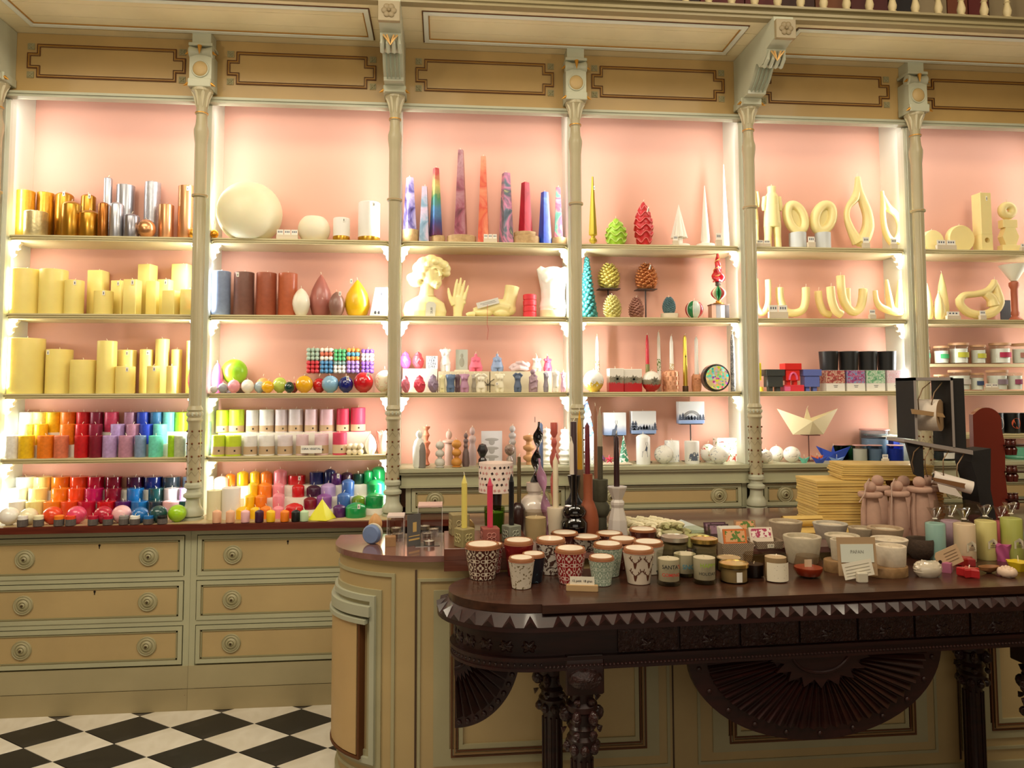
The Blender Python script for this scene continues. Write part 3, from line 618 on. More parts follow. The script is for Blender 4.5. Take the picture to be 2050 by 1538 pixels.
def votive(a, b, yt, c, lab, band=True, Yf=3.509):
    t, r, h = candle('d' if not band else 'p', a, b, yt, Yf, CTR+.002, C[c][1], lab, 'small votive candles on the counter edge', wax, name='votive_candle', wk=random.random() < .6 or not band)
    if band: P(t, 'paper_band', lathe([(r+.0006, .0005), (r+.0012, .001), (r+.0012, h*.62), (r+.0004, h*.63)], 20), M('#5c5450', .8, 0, 0, .3, 150))
for i, (x, c) in enumerate([(45, 'white'), (77, 'ivory'), (118, 'orange'), (141, 'rorange'), (186, 'crimson'), (216, 'crimson'), (248, 'grey'), (270, 'white'), (297, 'azure'), (325, 'black')]):
    votive(x-9, x+9, 1032, c, '%s votive candle with grey paper band, %s, %s' % (C[c][0], ordn(i), W5))
# ---------------- bay 2
def bowl(a, b, yt, Yf, zb, h_, lab, fl=.62, big=False):
    xc = (a+b)/2; Y = Yf+(.048 if big else .05); X = X_at(xc, Y, zb); r = (b-a)/2*mpp(X, Y, zb); h = min(Z_at(yt, X, Y)-zb, r*(1.76 if big else 1.6))
    t = T('ball_candle', lab, 'candle', X, Y, zb)
    a0 = math.asin(min(.99, h/2/r)) if h < 2*r else PI/2
    pr = [(0, 0)]+[(r*math.cos(-a0+2*a0*i/16), h/2+r*math.sin(-a0+2*a0*i/16)*(h/2)/(r*math.sin(a0))) for i in range(17)]
    rt = pr[-1][0]; pr += [(rt*.93, h), (rt*.85, h-.004), (0, h-.006)]
    P(t, 'wax_body', lathe(pr, 40), M(h_, .5, 0, .1, .04, 12, .15))
    return t
bowl(436, 562, 361, F1, Z1, '#f2ebc8', 'huge ivory ball candle with flattened top, top shelf, second bay', big=True)
bowl(597, 660, 426, F1+.02, Z1, '#f0e6cc', 'smaller ivory bowl-shaped candle with cut-off top, top shelf, second bay')
for a, b, yt, lab in [(667, 700, 438, 'short white cylinder candle with gold foot, top shelf'), (717, 760, 407, 'taller white cylinder candle with gold foot, top shelf')]:
    t, r, h = candle('p', a, b, yt, F1+.02, Z1, '#f4f2ee', lab, None, M('#f4f2ee', .6, 0, 0, 0, 40, 0, .3, 120), tg=1, wk=False)
    P(t, 'gold_foot', lathe([(r+.0008, .0), (r+.0014, .001), (r+.0014, .028), (r+.0006, .029)], 28), metalw('#c89a34'))
WB = M('#c9a878', .6); WBL = M('#ddd0b8', .6)
def price(a, b, y0, y1, zb, lab, Yf=3.71, cards=1, texts=None, group=None, Y=None):
    Yc = Y or Yf+.008; X = X_at((a+b)/2, Yc, zb); k = mpp(X, Yc, zb); w_ = (b-a)*k; h = Z_at(y0, X, Yc)-zb
    t = T('price_holder', lab, 'price card', X, Yc, zb, group)
    P(t, 'wood_block', box(-w_/2, w_/2, -.008, .01, .0004, h*.48, .001), WBL, smooth=False)
    cw = w_/cards
    for i in range(cards):
        c = -w_/2+cw*(i+.5); o = P(t, 'price_card', box(c-cw*.45, c+cw*.45, -.0015, .0005, h*.4, h), paper(), smooth=False)
        P(o, 'price_print', join(*[box(c+q*cw*.18-cw*.06, c+q*cw*.18+cw*.06, -.0022, -.0016, h*.68, h*.86) for q in (-1.3, 0, 1.3)]), M('#5a6478', .7), smooth=False)
    return t
price(554, 596, 460, 474, Z1, 'long low price block between the two ivory ball candles', cards=3)
W = 'second shelf, second bay'
for a, b, yt, c, ds in [(423, 460, 544, '#8494b4', 'blue-grey rustic pillar candle beside the column'), (468, 507, 546, '#7a5348', 'dark brown rustic pillar candle with hanging tag'), (513, 552, 547, '#a0543a', 'rust brown rustic pillar candle'), (557, 594, 548, '#b85f3c', 'terracotta rustic pillar candle')]:
    candle('p', a, b, yt, F1+.02, Z2, c, ds+', '+W, 'rustic pillars on the second shelf', lambda h: M(h, .42, 0, .15, .12, 50, 0, .2, 60), tg=-1 if 'tag' in ds else 0)
sm = lambda h: M(h, .38, 0, .25)
candle('e', 585, 620, 577, F1, Z2, '#eee9d6', 'small white egg-shaped candle, '+W, None, sm)
candle('t', 620, 664, 549, F1+.05, Z2, '#a8655c', 'large mauve-brown drop-shaped candle with hanging wick, '+W, None, sm)
candle('e', 658, 690, 584, F1, Z2, '#8c665c', 'small brown egg-shaped candle with white tag, '+W, None, sm, tg=1)
candle('t', 690, 740, 560, F1+.02, Z2, '#f0c01c', 'bright yellow drop-shaped candle, '+W, None, sm, tg=-1)
X = X_at(760, 3.74, Z2); t = T('leaflet', 'white leaflet with a small printed face leaning on second shelf by the column', 'leaflet', X, 3.74, Z2)
lf = P(t, 'leaflet_sheet', rot(prismXZ([(-.05, 0), (.04, 0), (.05, .152), (-.024, .152)], 0, .002), 'X', -.15), paper(), smooth=False)
g = join(*[mv(ball(.008, 0, 0, 0, 10, 6, (1, .1, 1.2)), .012, -.002, .118), box(-.006, .03, -.002, -.001, .098, .1), box(-.012, .03, -.002, -.001, .06, .062), box(-.014, .028, -.002, -.001, .05, .051), mv(ball(.006, 0, 0, 0, 8, 6, (1, .1, 1.5)), -.022, -.002, .02), mv(ball(.006, 0, 0, 0, 8, 6, (1, .1, 1.5)), -.004, -.002, .02)])
P(t, 'leaflet_print', rot(g, 'X', -.15), M('#4a4a52', .8), kind='stuff')
# third shelf bay 2
W = 'third shelf, second bay'
cdl = lambda h: M(h, .2, 0, .7)
t, r, h = candle('s', 444, 494, 719, F1+.06, Z3+.043, '#8fc81e', 'big lime green ball candle raised on a dark ring, '+W, None, M('#8fc81e', .4, 0, .2))
X, Y = t.location[0], t.location[1]
tt = T('ring_stand', 'low dark ring stand under the big lime green ball candle', 'stand', X, Y, Z3); P(tt, 'stand_ring', lathe([(.03, 0), (.05, 0), (.05, .004), (.022, .034), (.020, .042), (.018, .034)], 24), M('#3a2a26', .5))
balls = [(421, 436, 772, '#c9c4c2', 'tiny silver-white', 0), (437, 456, 767, '#9a9ca4', 'small grey', 0), (456, 480, 760, '#f0a0ac', 'pink', 0), (483, 508, 760, '#f4efe4', 'white', 0), (509, 530, 762, '#a9bcc6', 'dusty blue', .03), (513, 540, 752, '#f0a860', 'peach orange back', .07), (524, 548, 762, '#f2b616', 'small yellow', 0),
    (546, 574, 751, '#b9cc5a', 'pale lime', .06), (579, 597, 757, '#8a2028', 'dark red, behind the dark green one', .09), (569, 589, 764, '#0e3a34', 'dark green', 0), (592, 626, 752, '#eeb01c', 'golden yellow', .0), (626, 652, 752, '#c01820', 'red, half hidden', .05), (644, 678, 752, '#86b4d4', 'sky blue', 0), (678, 707, 752, '#0e1a6e', 'navy blue with hanging tag', .0), (708, 747, 745, '#c41420', 'large glossy red', 0)]
for a, b, yt, c, ds, dy in balls: candle('s', a, b, yt, F1+dy, Z3+.0005, c, '%s ball candle, %s' % (ds, W) if 'with' not in ds else 'navy blue glossy ball candle with hanging tag, '+W, 'small ball candles on the third shelf', cdl, tg=1 if a in (678, 708) else 0)
flow = fnmat('floral_wax', lambda nt, b, v, x, y, z: mix(nt, noise(nt, v, 45, 4, 1.5).gt(.58), '#f3ead0', '#e8b8a0'), .4, .2)
candle('s', 750, 790, 737, F1+.01, Z3, '#f3ead0', 'cream ball candle with faded flower print behind the column', None, flow)
# bubble cubes on an acrylic stand
X0, X1 = X_at(612, 3.84, Z3), X_at(749, 3.84, Z3); zs_ = Z_at(748, X0, 3.84)
t = T('acrylic_stand', 'clear acrylic stand carrying the stacked bubble cube candles', 'stand', (X0+X1)/2, 3.84, Z3); hw = (X1-X0)/2
P(t, 'stand_top', box(-hw-.004, hw+.004, -.05, .05, zs_-Z3-.004, zs_-Z3), glass(), smooth=False); P(t, 'stand_leg', join(box(-.01, -.006, -.05, .05, 0, zs_-Z3-.004), box(.006, .01, -.05, .05, 0, zs_-Z3-.004), box(hw-.004, hw, -.05, .05, 0, zs_-Z3-.004), box(-hw, -hw+.004, -.05, .05, 0, zs_-Z3-.004)), glass(), smooth=False)
cubes = [[('sage', '#a9c0ae', '#a9c0ae', '#a9c0ae'), ('white and terracotta', '#f2ece2', '#d4745c', '#f2ece2'), ('green', '#62bf80', '#62bf80', '#62bf80'), ('orange and blue', '#ee9a48', '#5aa8cc', '#ee9a48'), ('purple and white', '#8a5cc0', '#f0ecf6', '#f0ecf6')],
    [('red', '#cc3a44', '#cc3a44', '#cc3a44'), ('blue', '#5490c0', '#5490c0', '#5490c0'), ('grey and white', '#8fb0b0', '#f0efec', '#f0efec'), ('lilac', '#b090d8', '#b090d8', '#b090d8'), ('purple', '#9468cc', '#9468cc', '#9468cc')]]
cu = [(614, 640), (641, 667), (668, 693), (694, 720), (723, 748)]
bl = {}
def cubeball(s):
    if s not in bl:
        bl[s] = [join(*[ball(s*.54, (i-1)*s, (k-1)*s, s*.5+j*s, 10, 6) for i in range(3) for k in (0, 1, 2) if True]) for j in range(3)]
    return bl[s]
for rw in range(2):
    for i, (a, b) in enumerate(cu):
        s = (b-a)/3*mpp(X0, 3.84, Z3)*.97; X = X_at((a+b)/2, 3.84, Z3); z = zs_+.0005+(1-rw)*(3*s+.001)
        q = cubes[rw][i]; t = T('bubble_cube_candle', '%s bubble cube candle, %s, %s row of acrylic stand' % (q[0], ordn(i), ('upper', 'lower')[rw]), 'candle', X, 3.84, z, 'bubble cube candles')
        for j in range(3): P(t, 'bubble_layer', cubeball(s)[j], M(q[3-j], .45), ang=80)
        if rw == 0: wick(t, 3*s, .01)
# fourth shelf bay 2
W = 'fourth shelf, second bay'
riser(436, 738, [(3.80, 3.918, .108)], Z4, 'white display riser under the taller labelled pillars, fourth shelf, second bay')
for i, (a, b, yt, c, n_) in enumerate([(433, 457, 821, '#c6dc34', 'neon yellow-green'), (459, 488, 820, '#c6dc34', 'neon yellow-green'), (493, 518, 821, '#eceae8', 'white'), (519, 548, 820, '#f0eeea', 'white'), (551, 575, 820, '#ddd2da', 'grey-lilac'), (577, 606, 819, '#ddd4d8', 'grey-lilac'), (610, 635, 819, '#e8cdd4', 'pale pink'), (640, 669, 819, '#e6c0cc', 'pink'), (674, 699, 818, '#d83a5c', 'rose red'), (702, 731, 816, '#dc4668', 'rose red')]):
    candle('p', a, b, yt, 3.825, Z4+.108, c, '%s tall kraft-labelled pillar candle, %s in back row, %s' % (n_, ordn(i), W), 'labelled pillars on the fourth shelf', lambda h: M(h, .5, 0, .05, .06, 70), band=(.04, .3, '#c2a684' if i < 8 else '#dcc4a0'), wk=i > 2)
for i, (a, b, yt, c, n_) in enumerate([(424, 450, 871, '#d0e43c', 'neon yellow-green'), (452, 482, 872, '#c6dc34', 'neon yellow-green'), (488, 514, 872, '#eceae8', 'white'), (519, 549, 871, '#f0eeea', 'white'), (556, 585, 871, '#e4dadf', 'lilac-white'), (593, 617, 870, '#e2c6cc', 'pale rose'), (630, 657, 868, '#e8c6d0', 'pale pink'), (666, 694, 866, '#dc4668', 'rose red')]):
    candle('p', a, b, yt, F1+.005, Z4, c, '%s short kraft-labelled pillar candle, %s in front row, %s' % (n_, ordn(i), W), 'labelled pillars on the fourth shelf', lambda h: M(h, .5, 0, .05, .06, 70), band=(.08, .46, '#c2a684' if i < 7 else '#dcc4a0'))
candle('p', 410, 422, 844, F2, Z4, '#5c7068', 'grey-green marbled pillar candle beside the first column, '+W, None, rustic)
X = X_at(623, 3.70, Z4+.03); t = T('shelf_sign', 'small white sign reading CERA VEGETAL on the fourth shelf', 'sign', X, 3.703, Z4)
P(t, 'sign_foot', join(box(-.03, -.022, .001, .012, 0, .018), box(.014, .022, .001, .012, 0, .018)), glass(), smooth=False); P(t, 'sign_card', box(-.051, .051, 0, .0015, .012, .05), paper(), smooth=False)
P(t, 'lettering', mv(flat_front(textgeo('CERA VEGETAL', .0135), -.0008), 0, 0, .033), M('#3c4658', .8), smooth=False)
s = .028; t = T('bubble_cube_candle', 'cream bubble cube candle, alone at right end of fourth shelf, second bay', 'candle', X_at(711, 3.745, Z4), 3.75, Z4)
s = 10.6*.0025
for j in range(2): P(t, 'bubble_layer', join(*[ball(s*.56, (i-1)*s, (k-1)*s*.9, s*.5+j*s, 12, 8) for i in range(3) for k in range(3)]), M('#efe3c2', .5), ang=80)
X = X_at(742, 3.78, Z4); t = T('faceted_candle', 'white pleated onion-shaped candle, right end of fourth shelf, second bay', 'candle', X, 3.775, Z4)
P(t, 'wax_body', surf(lambda u, v: ((1 if int(u*18) % 2 else .86)*.033*max(.02, math.sin(PI*(.16+.84*v))**.8)*math.cos(2*PI*u), (1 if int(u*18) % 2 else .86)*.033*max(.02, math.sin(PI*(.16+.84*v))**.8)*math.sin(2*PI*u), .1*v), 18, 12), M('#f4f2ea', .5))
X = X_at(767, 3.78, Z4); t = T('tulip_candle', 'coral pink tulip-shaped candle beside the second column, fourth shelf', 'candle', X, 3.78, Z4)
P(t, 'wax_body', surf(lambda u, v: (.03*(.75+.35*v*v+.25*math.sin(PI*v))*(1+.12*v*math.sin(8*PI*u))*math.cos(2*PI*u), .03*(.75+.35*v*v+.25*math.sin(PI*v))*(1+.12*v*math.sin(8*PI*u))*math.sin(2*PI*u), .105*v+(.012*v*math.sin(8*PI*u) if v > .8 else 0)), 40, 10), M('#e89080', .45)); wick(t, .1, .016)
# counter bay 2: domed candles
W = 'counter, second bay'
riser(470, 772, [(3.662, 3.735, .03), (3.736, 3.80, .08), (3.801, 3.915, .13)], CTR, 'white stepped display riser under domed candles on the counter')
dm = lambda h: M(h, .3, 0, .5, .03, 20)
R4 = [(452, 470, 948, 'orange', 'd'), (475, 497, 943, 'yellow', 'd'), (501, 520, 943, 'yellow', 'd'), (522, 545, 943, 'orange', 'd'), (548, 574, 939, 'pink', 'd'), (577, 611, 951, 'red', 'p'), (620, 648, 945, 'navy', 'p'), (649, 671, 939, 'navy', 'd'), (663, 683, 947, 'purple', 'd', -.03), (683, 706, 945, 'plum', 'd'), (707, 728, 948, 'dgreen', 'p'), (728, 746, 941, 'green', 'd'), (744, 771, 934, 'green', 'd')]
R3 = [(497, 516, 966, 'yellow', 'd'), (517, 544, 966, 'orange', 'd'), (546, 569, 967, 'pink', 'd'), (585, 609, 969, 'red', 'd'), (614, 642, 971, 'plum', 'd'), (642, 672, 967, 'lilac', 'd'), (684, 709, 959, 'steel', 'd'), (734, 771, 960, 'green', 'd')]
R2 = [(489, 510, 990, 'yellow', 'd'), (511, 534, 990, 'orange', 'd'), (546, 569, 987, 'pink', 'd'), (608, 634, 995, 'wine', 'd'), (634, 664, 988, 'violet', 'd'), (675, 701, 986, 'steel', 'd'), (704, 730, 992, 'olive', 'd'), (732, 768, 986, 'green', 'd')]
R1 = [(472, 500, 1014, 'yellow', 'd'), (501, 521, 1015, 'yellow', 'd'), (521, 544, 1013, 'orange', 'd'), (546, 568, 1013, 'pink', 'd'), (571, 606, 1007, 'red', 'd'), (667, 692, 1010, 'purple', 'd')]
for nm, lst, Yf, h in (('top row', R4, 3.83, .13), ('second row', R3, 3.742, .08), ('third row', R2, 3.668, .03), ('lowest row', R1, 3.60, .001)):
    for i, it in enumerate(lst):
        a, b, yt, c, kd = it[:5]
        candle(kd, a, b, yt, Yf+(it[5] if len(it) > 5 else 0), CTR+h, C[c][1] if c != 'steel' else '#3f68b0', '%s pillar candle, %s in %s, %s' % ((C[c][0] if c != 'steel' else 'cornflower blue')+(' domed' if kd == 'd' else ' flat-topped'), ordn(i), nm, W), 'domed candles on the counter', dm, tg=1 if (c == 'red' and kd == 'p') or a == 663 else 0)
for a, b, yt, c, ds, Yf in [(404, 426, 953, 'white', 'white pillar candle right of the first column, back', 3.78), (428, 456, 953, 'white', 'white domed pillar candle, second from column, back', 3.80), (414, 443, 981, 'ivory', 'ivory flat-topped pillar candle in front, beside the first column', 3.60), (444, 480, 976, 'white', 'wide white pillar candle in front, second from the first column', 3.60)]:
    candle('d' if 'domed' in ds else 'p', a, b, yt, Yf, CTR, C[c][1], ds+', counter', None, dm)
t, r, h = candle('d', 692, 733, 1006, 3.575, CTR, C['green'][1], 'wide squat green domed candle with tag in front, counter, second bay', None, dm, tg=1)
for i, (x, c) in enumerate([(434, 'peach'), (461, 'peach'), (491, 'ppink'), (519, 'plum'), (542, 'yellow'), (570, 'orange'), (592, 'black'), (609, 'pgreen')]):
    votive(x-8.5, x+8.5, 1021, c, '%s votive candle, %s, %s' % (C[c][0], ordn(i), W), False)
X = X_at(644, 3.56, CTR); t = T('pyramid_candle', 'bright yellow pyramid candle on the counter edge, second bay', 'candle', X, 3.57, CTR+.002, None, -.35)
P(t, 'wax_body', lathe([(.066, 0), (.066, .002), (.001, .093), (0, .093)], 4, 1, PI/4), M('#e2dc2c', .45), smooth=False); wick(t, .09, .014)
# ================================================================ BAY 3
def spot(a, b, Yc, zb):
    X = X_at((a+b)/2, Yc, zb); return X, mpp(X, Yc, zb)
def gbox(t, x0, x1, y0, y1, z0, z1, mat, n='body', b=.001): return P(t, n, box(x0, x1, y0, y1, z0, z1, b), mat, smooth=False)
def disc(a, b, y0, y1, zb, lab, Yc=3.79, mat=None, name='wood_disc'):
    X, k = spot(a, b, Yc, zb); r = min((b-a)/2*k, .088); h = Z_at(y0, X, Yc)-zb
    o = P(None, name, lathe([(r*.98, 0), (r, .002), (r, h-.002), (r*.98, h), (r*.88, h), (0, h)], 28, .85), mat or wood('#c8a878', '#a8875c', .6, 0, (20, 20, 20)), (X, Yc, zb), ang=30)
    o['label'] = lab; o['category'] = 'stand'; return zb+h
def marble(name, cols, sc_=22, dist=2.5, z=None):
    def f(nt, b, v, x, y, zc):
        n = noise(nt, v, sc_, 3, dist); src = n
        if z: src = (zc/z)*.9+(n-.5)*.25
        r = nt.nodes.new('ShaderNodeValToRGB'); nt.links.new(src.s, r.inputs[0]); e = r.color_ramp.elements
        k = len(cols); e[0].position = 0 if z else .3; e[0].color = lin(cols[0]); e[1].position = 1 if z else .72; e[1].color = lin(cols[-1])
        for i in range(1, k-1): q = e.new((0 if z else .3)+(1 if z else .42)*i/(k-1)); q.color = lin(cols[i])
        return r.outputs[0]
    return fnmat('marbled_'+name, f, .35, .3)
obs = [(814, 826, 356, 808, 832, 'lav', ['#3a2a5c', '#7a70b4', '#c8b8dc', '#5a5090'], 'lavender and purple marbled', (805, 838, 461), 22), (848, 859, 374, 838, 862, 'gb', ['#5c7486', '#7890a0', '#b8a0b0', '#4c6a7c'], 'grey-blue marbled', None, 22), (869, 879, 337, 861, 884, 'rb', ['#6a3050', '#46508c', '#5a90c0', '#5c9c6c', '#e4d080', '#d86060', '#c83c4c'], 'rainbow striped', (864, 891, 473), 'z'),
    (917, 928, 301, 909, 936, 'bg', ['#5a1428', '#8c3a50', '#a8707c', '#6a1a30'], 'tall burgundy marbled', (895, 953, 474), 18), (963, 974, 314, 955, 981, 'or', ['#e07040', '#d84a30', '#e89068', '#d04028'], 'tall orange-red', None, 14), (1008, 1022, 347, 1000, 1027, 'gy', ['#4c5868', '#6c7888', '#d88ab0', '#50606c', '#dcd48c', '#4c5a6a'], 'grey, pink and yellow marbled', None, 14), (1045, 1058, 366, 1040, 1064, 'rd', ['#9c0c20', '#c02034', '#a01428'], 'deep red', (1028, 1077, 466), 12),
    (1085, 1097, 385, 1079, 1103, 'bu', ['#2440b0', '#2c54cc', '#6c9cdc'], 'blue', None, 16), (1112, 1122, 376, 1108, 1128, 'gp', ['#507c6c', '#5c9080', '#d8506c', '#e8a0a8', '#508070'], 'green and pink marbled', (1104, 1135, 477), 20)]
for i, (ta, tb, ty, ba, bb, nm, cols, ds, dsk, s_) in enumerate(obs):
    Yc = 3.79; zb = Z1
    if dsk:
        if nm == 'rd':
            zb = disc(dsk[0], dsk[1]+3, 475, 0, Z1, 'lower wood slice of the pair under the deep red obelisk candle'); zb = disc(dsk[0]+1, dsk[1]-3, 466, 0, zb, 'upper wood slice of the pair under the deep red obelisk candle')
        else: zb = disc(dsk[0], dsk[1], dsk[2], 0, Z1, 'round wood slice under the %s obelisk candle' % ds)
    X, k = spot(ba, bb, Yc, zb); rb = (bb-ba)/2*k; rt = (tb-ta)/2*k; h = Z_at(ty, X, Yc)-zb
    t = T('obelisk_candle', ds+' tapering obelisk candle, top shelf, third bay', 'candle', X, Yc, zb+.0005, 'obelisk candles', .55 if i in (0, 2, 6) else .5*random.uniform(-1, 1))
    P(t, 'wax_body', lathe([(rb*1.18, 0), (rt*1.25, h-.002), (rt*1.1, h)], 4, 1, PI/4), marble(nm, cols, s_*.55 if s_ != 'z' else 20, 1.2, h if s_ == 'z' else None), smooth=False); wick(t, h-.001, .012)
price(968, 995, 469, 483, Z1, 'three small price cubes in front of the orange-red obelisk candle', cards=3)
SK = M('#efe2a4', .45, 0, .12, .03, 20, .15)
BW = 'second shelf, third bay'
# bust of a woman
X, k = spot(813, 897, 3.80, Z2); Hb = Z_at(511, X, 3.80)-Z2
t = T('bust_candle', 'pale yellow wax bust of a short-haired woman on the second shelf', 'candle', X, 3.80, Z2)
u = Hb/.30
hx_ = .008
prt = [loft([(0, .098, .05, 0, 0), (.03, .104, .054, 0, 0), (.07, .092, .05, 0, 0), (.095, .055, .04, .004, 0), (.105, .036, .034, .006, 0), (.13, .032, .032, .01, 0), (.17, .034, .036, .014, 0)], 24),
    ball(.06, .03, -.004, .215, 22, 16, (.86, .92, 1.2)), ball(.034, .05, -.018, .168, 16, 12, (.9, .9, .9)), ball(.03, .045, -.012, .185, 16, 12, (1.1, 1.1, 1.3)),
    tube([(.066, -.052, .222), (.073, -.066, .197), (.074, -.068, .188)], [.004, .008, .0085], 8), ball(.008, .062, -.058, .164, 8, 6, (1.6, .8, .5)), ball(.0075, .062, -.055, .157, 8, 6, (1.5, .8, .5)), ball(.013, .056, -.04, .143, 10, 8),
    ball(.011, .05, -.052, .209, 8, 6, (1.2, .5, .6)), ball(.01, .082, -.04, .209, 8, 6, (.9, .5, .6)), tube([(.034, -.056, .228), (.05, -.062, .232), (.066, -.06, .226)], .005, 6), tube([(.072, -.058, .226), (.084, -.047, .228)], .0045, 6)]
random.seed(3)
for (a, b, c, r_) in [(-.03, 0, .2, .036), (-.045, .005, .175, .034), (-.06, .0, .19, .028), (-.02, -.01, .235, .04), (0, -.02, .255, .04), (.03, -.025, .268, .036), (.06, -.02, .262, .032), (.085, -.01, .25, .03), (.098, 0, .235, .026), (.1, .005, .215, .022), (.02, .02, .262, .045), (.05, .02, .262, .042), (-.01, .03, .22, .05), (.05, .035, .22, .05), (-.01, -.03, .2, .026), (.003, -.042, .225, .022), (.02, -.05, .248, .02), (.05, -.05, .26, .018), (-.035, -.02, .165, .024)]:
    prt.append(ball(r_, a, b, c, 12, 8, (1, .95, .85)))
P(t, 'wax_body', mv(join(*[mv(scl(q, u, u, u), -.012, 0, 0) for q in prt])), SK, remesh=.0034)
P(t, 'neck_string', tube([(.005+.036*u*math.cos(a), .036*u*math.sin(a), .105*u+.006*math.sin(a)) for a in [2*PI*i/20 for i in range(20)]], .0012, 5, True), M('#b88a48', .7))
tg_ = P(t, 'gift_tag', rot(prismXZ([(-.022, -.085), (.026, -.09), (.026, -.012), (.014, 0), (-.014, 0), (-.024, -.012)], -.001, .0005), 'Y', .1), M('#dcdcd2', .8), (.022, -.062, .07*u), smooth=False, label='white gift tag')
P(tg_, 'tag_print', mv(flat_front(rot(textgeo('25,50', .014), 'Z', PI/2)), .002, -.0016, -.045), M('#3c3c44', .8), smooth=False)
# hand
X, k = spot(897, 939, 3.80, Z2); t = T('hand_candle', 'pale yellow wax hand with upright fingers between bust and foot candles', 'candle', X-.004, 3.80, Z2)
def hp(x, y): return ((x-917)*k, Z_at(y, X, 3.80)-Z2)
def ft(pts, rs, yo=0): return tube([(hp(*p)[0], yo, hp(*p)[1]) for p in pts], [r*k for r in rs], 10)
P(t, 'wax_body', join(loft([(0, 9.5*k, 7*k, -.5*k, 0), (.025, 9*k, 6.5*k, 0, 0), (.05, 10.5*k, 6*k, 1*k, 0), (.08, 13*k, 5.5*k, 2*k, 0), (.108, 13*k, 5*k, 2.5*k, 0), (.118, 11*k, 4*k, 2.5*k, 0)], 20),
    ft([(908, 612), (902, 598), (899, 586), (898, 577)], [4.5, 4.2, 3.4, 1.8], -.006), ft([(910, 596), (912, 580), (914, 568), (916, 559)], [4, 3.5, 3, 1.8], -.002), ft([(917, 592), (920, 576), (922, 566), (923, 556)], [4, 3.6, 3.1, 1.8], 0), ft([(924, 594), (927, 580), (929, 570), (931, 561)], [3.9, 3.4, 2.9, 1.7], -.001), ft([(930, 600), (933, 588), (936, 579), (938, 571)], [3.6, 3, 2.5, 1.5], -.004),
    ft([(906, 606), (912, 594)], [5, 4]), ft([(929, 608), (929, 598)], [4.5, 3.6])), SK, remesh=.0026)
# foot
X, k = spot(931, 1042, 3.80, Z2); t = T('foot_candle', 'pale yellow wax foot with a paper-wrapped tag lying on its toes', 'candle', X, 3.80, Z2)
def fp_(x, y): return ((x-986.5)*k, 0, Z_at(y, X, 3.80)-Z2)
def FT3(pts, rs, yo=0, n=14):
    return tube([(fp_(*p)[0], yo, fp_(*p)[2]) for p in pts], [r*k for r in rs], n)
ft_ = join(FT3([(1026, 573), (1023, 590), (1019, 606), (1018, 617)], [15, 13.5, 14, 14]), FT3([(1019, 616), (1000, 612), (982, 617), (962, 621), (948, 624)], [15, 14, 12, 9, 7]), ball(13.5*k, *fp_(1021, 619), 14, 10, (.95, .9, .95)),
    *[tube([(fp_(950-i*1.0, 0)[0], (i-2)*6.2*k, 7*k), (fp_(938+i*1.5, 0)[0], (i-2)*7*k, 6.5*k), (fp_(933+i*2.4, 0)[0], (i-2)*7.2*k, 4.5*k)], [6*k, 4.6*k, 3.6*k], 8) for i in range(5)], mv(scl(ball(1, 0, 0, 0, 16, 10), 22*k, 15*k, 9*k), fp_(965, 0)[0], 0, 10*k), mv(scl(ball(1, 0, 0, 0, 16, 10), 20*k, 13*k, 10*k), fp_(1005, 0)[0], 0, 11*k))
P(t, 'wax_body', ft_, SK, remesh=.003)
fz = Z_at(610, X, 3.80)-Z2
cardp = P(t, 'paper_tag', rot(box(-.058, .058, -.0015, .0015, -.014, .016, .001), 'Y', -.26), M('#dcdad4', .8), (-.028, -.042, fz+.002), smooth=False, label='white printed tag')
P(cardp, 'tag_print', rot(join(box(-.04, .04, -.0022, -.0016, .004, .0055), box(-.03, .044, -.0022, -.0016, -.003, -.0015)), 'Y', -.26), M('#6a6a72', .8), smooth=False)
P(t, 'red_string', tube([(-.03, -.045, fz-.005), (-.033, -.075, .02), (-.034, -.105, 0), (-.036, -.112, -.04), (-.03, -.112, -.07), (-.036, -.112, -.12)], .0009, 5), M('#c03028', .6), label='red string')
X, k = spot(1047, 1074, 3.78, Z2); r = 13.5*k; h = Z_at(590, X, 3.78)-Z2; t = T('stacked_candle', 'coral red stacked cylinder candle between wax foot and white torso', 'candle', X, 3.78, Z2)
P(t, 'wax_body', lathe([(r*.93, 0)]+[p for i in range(4) for p in ((r*.93, h*(i*.25+.01)), (r, h*(i*.25+.04)), (r, h*(i*.25+.21)), (r*.93, h*(i*.25+.24)))]+[(r*.9, h), (0, h)], 24), M('#d8303c', .5), ang=30)
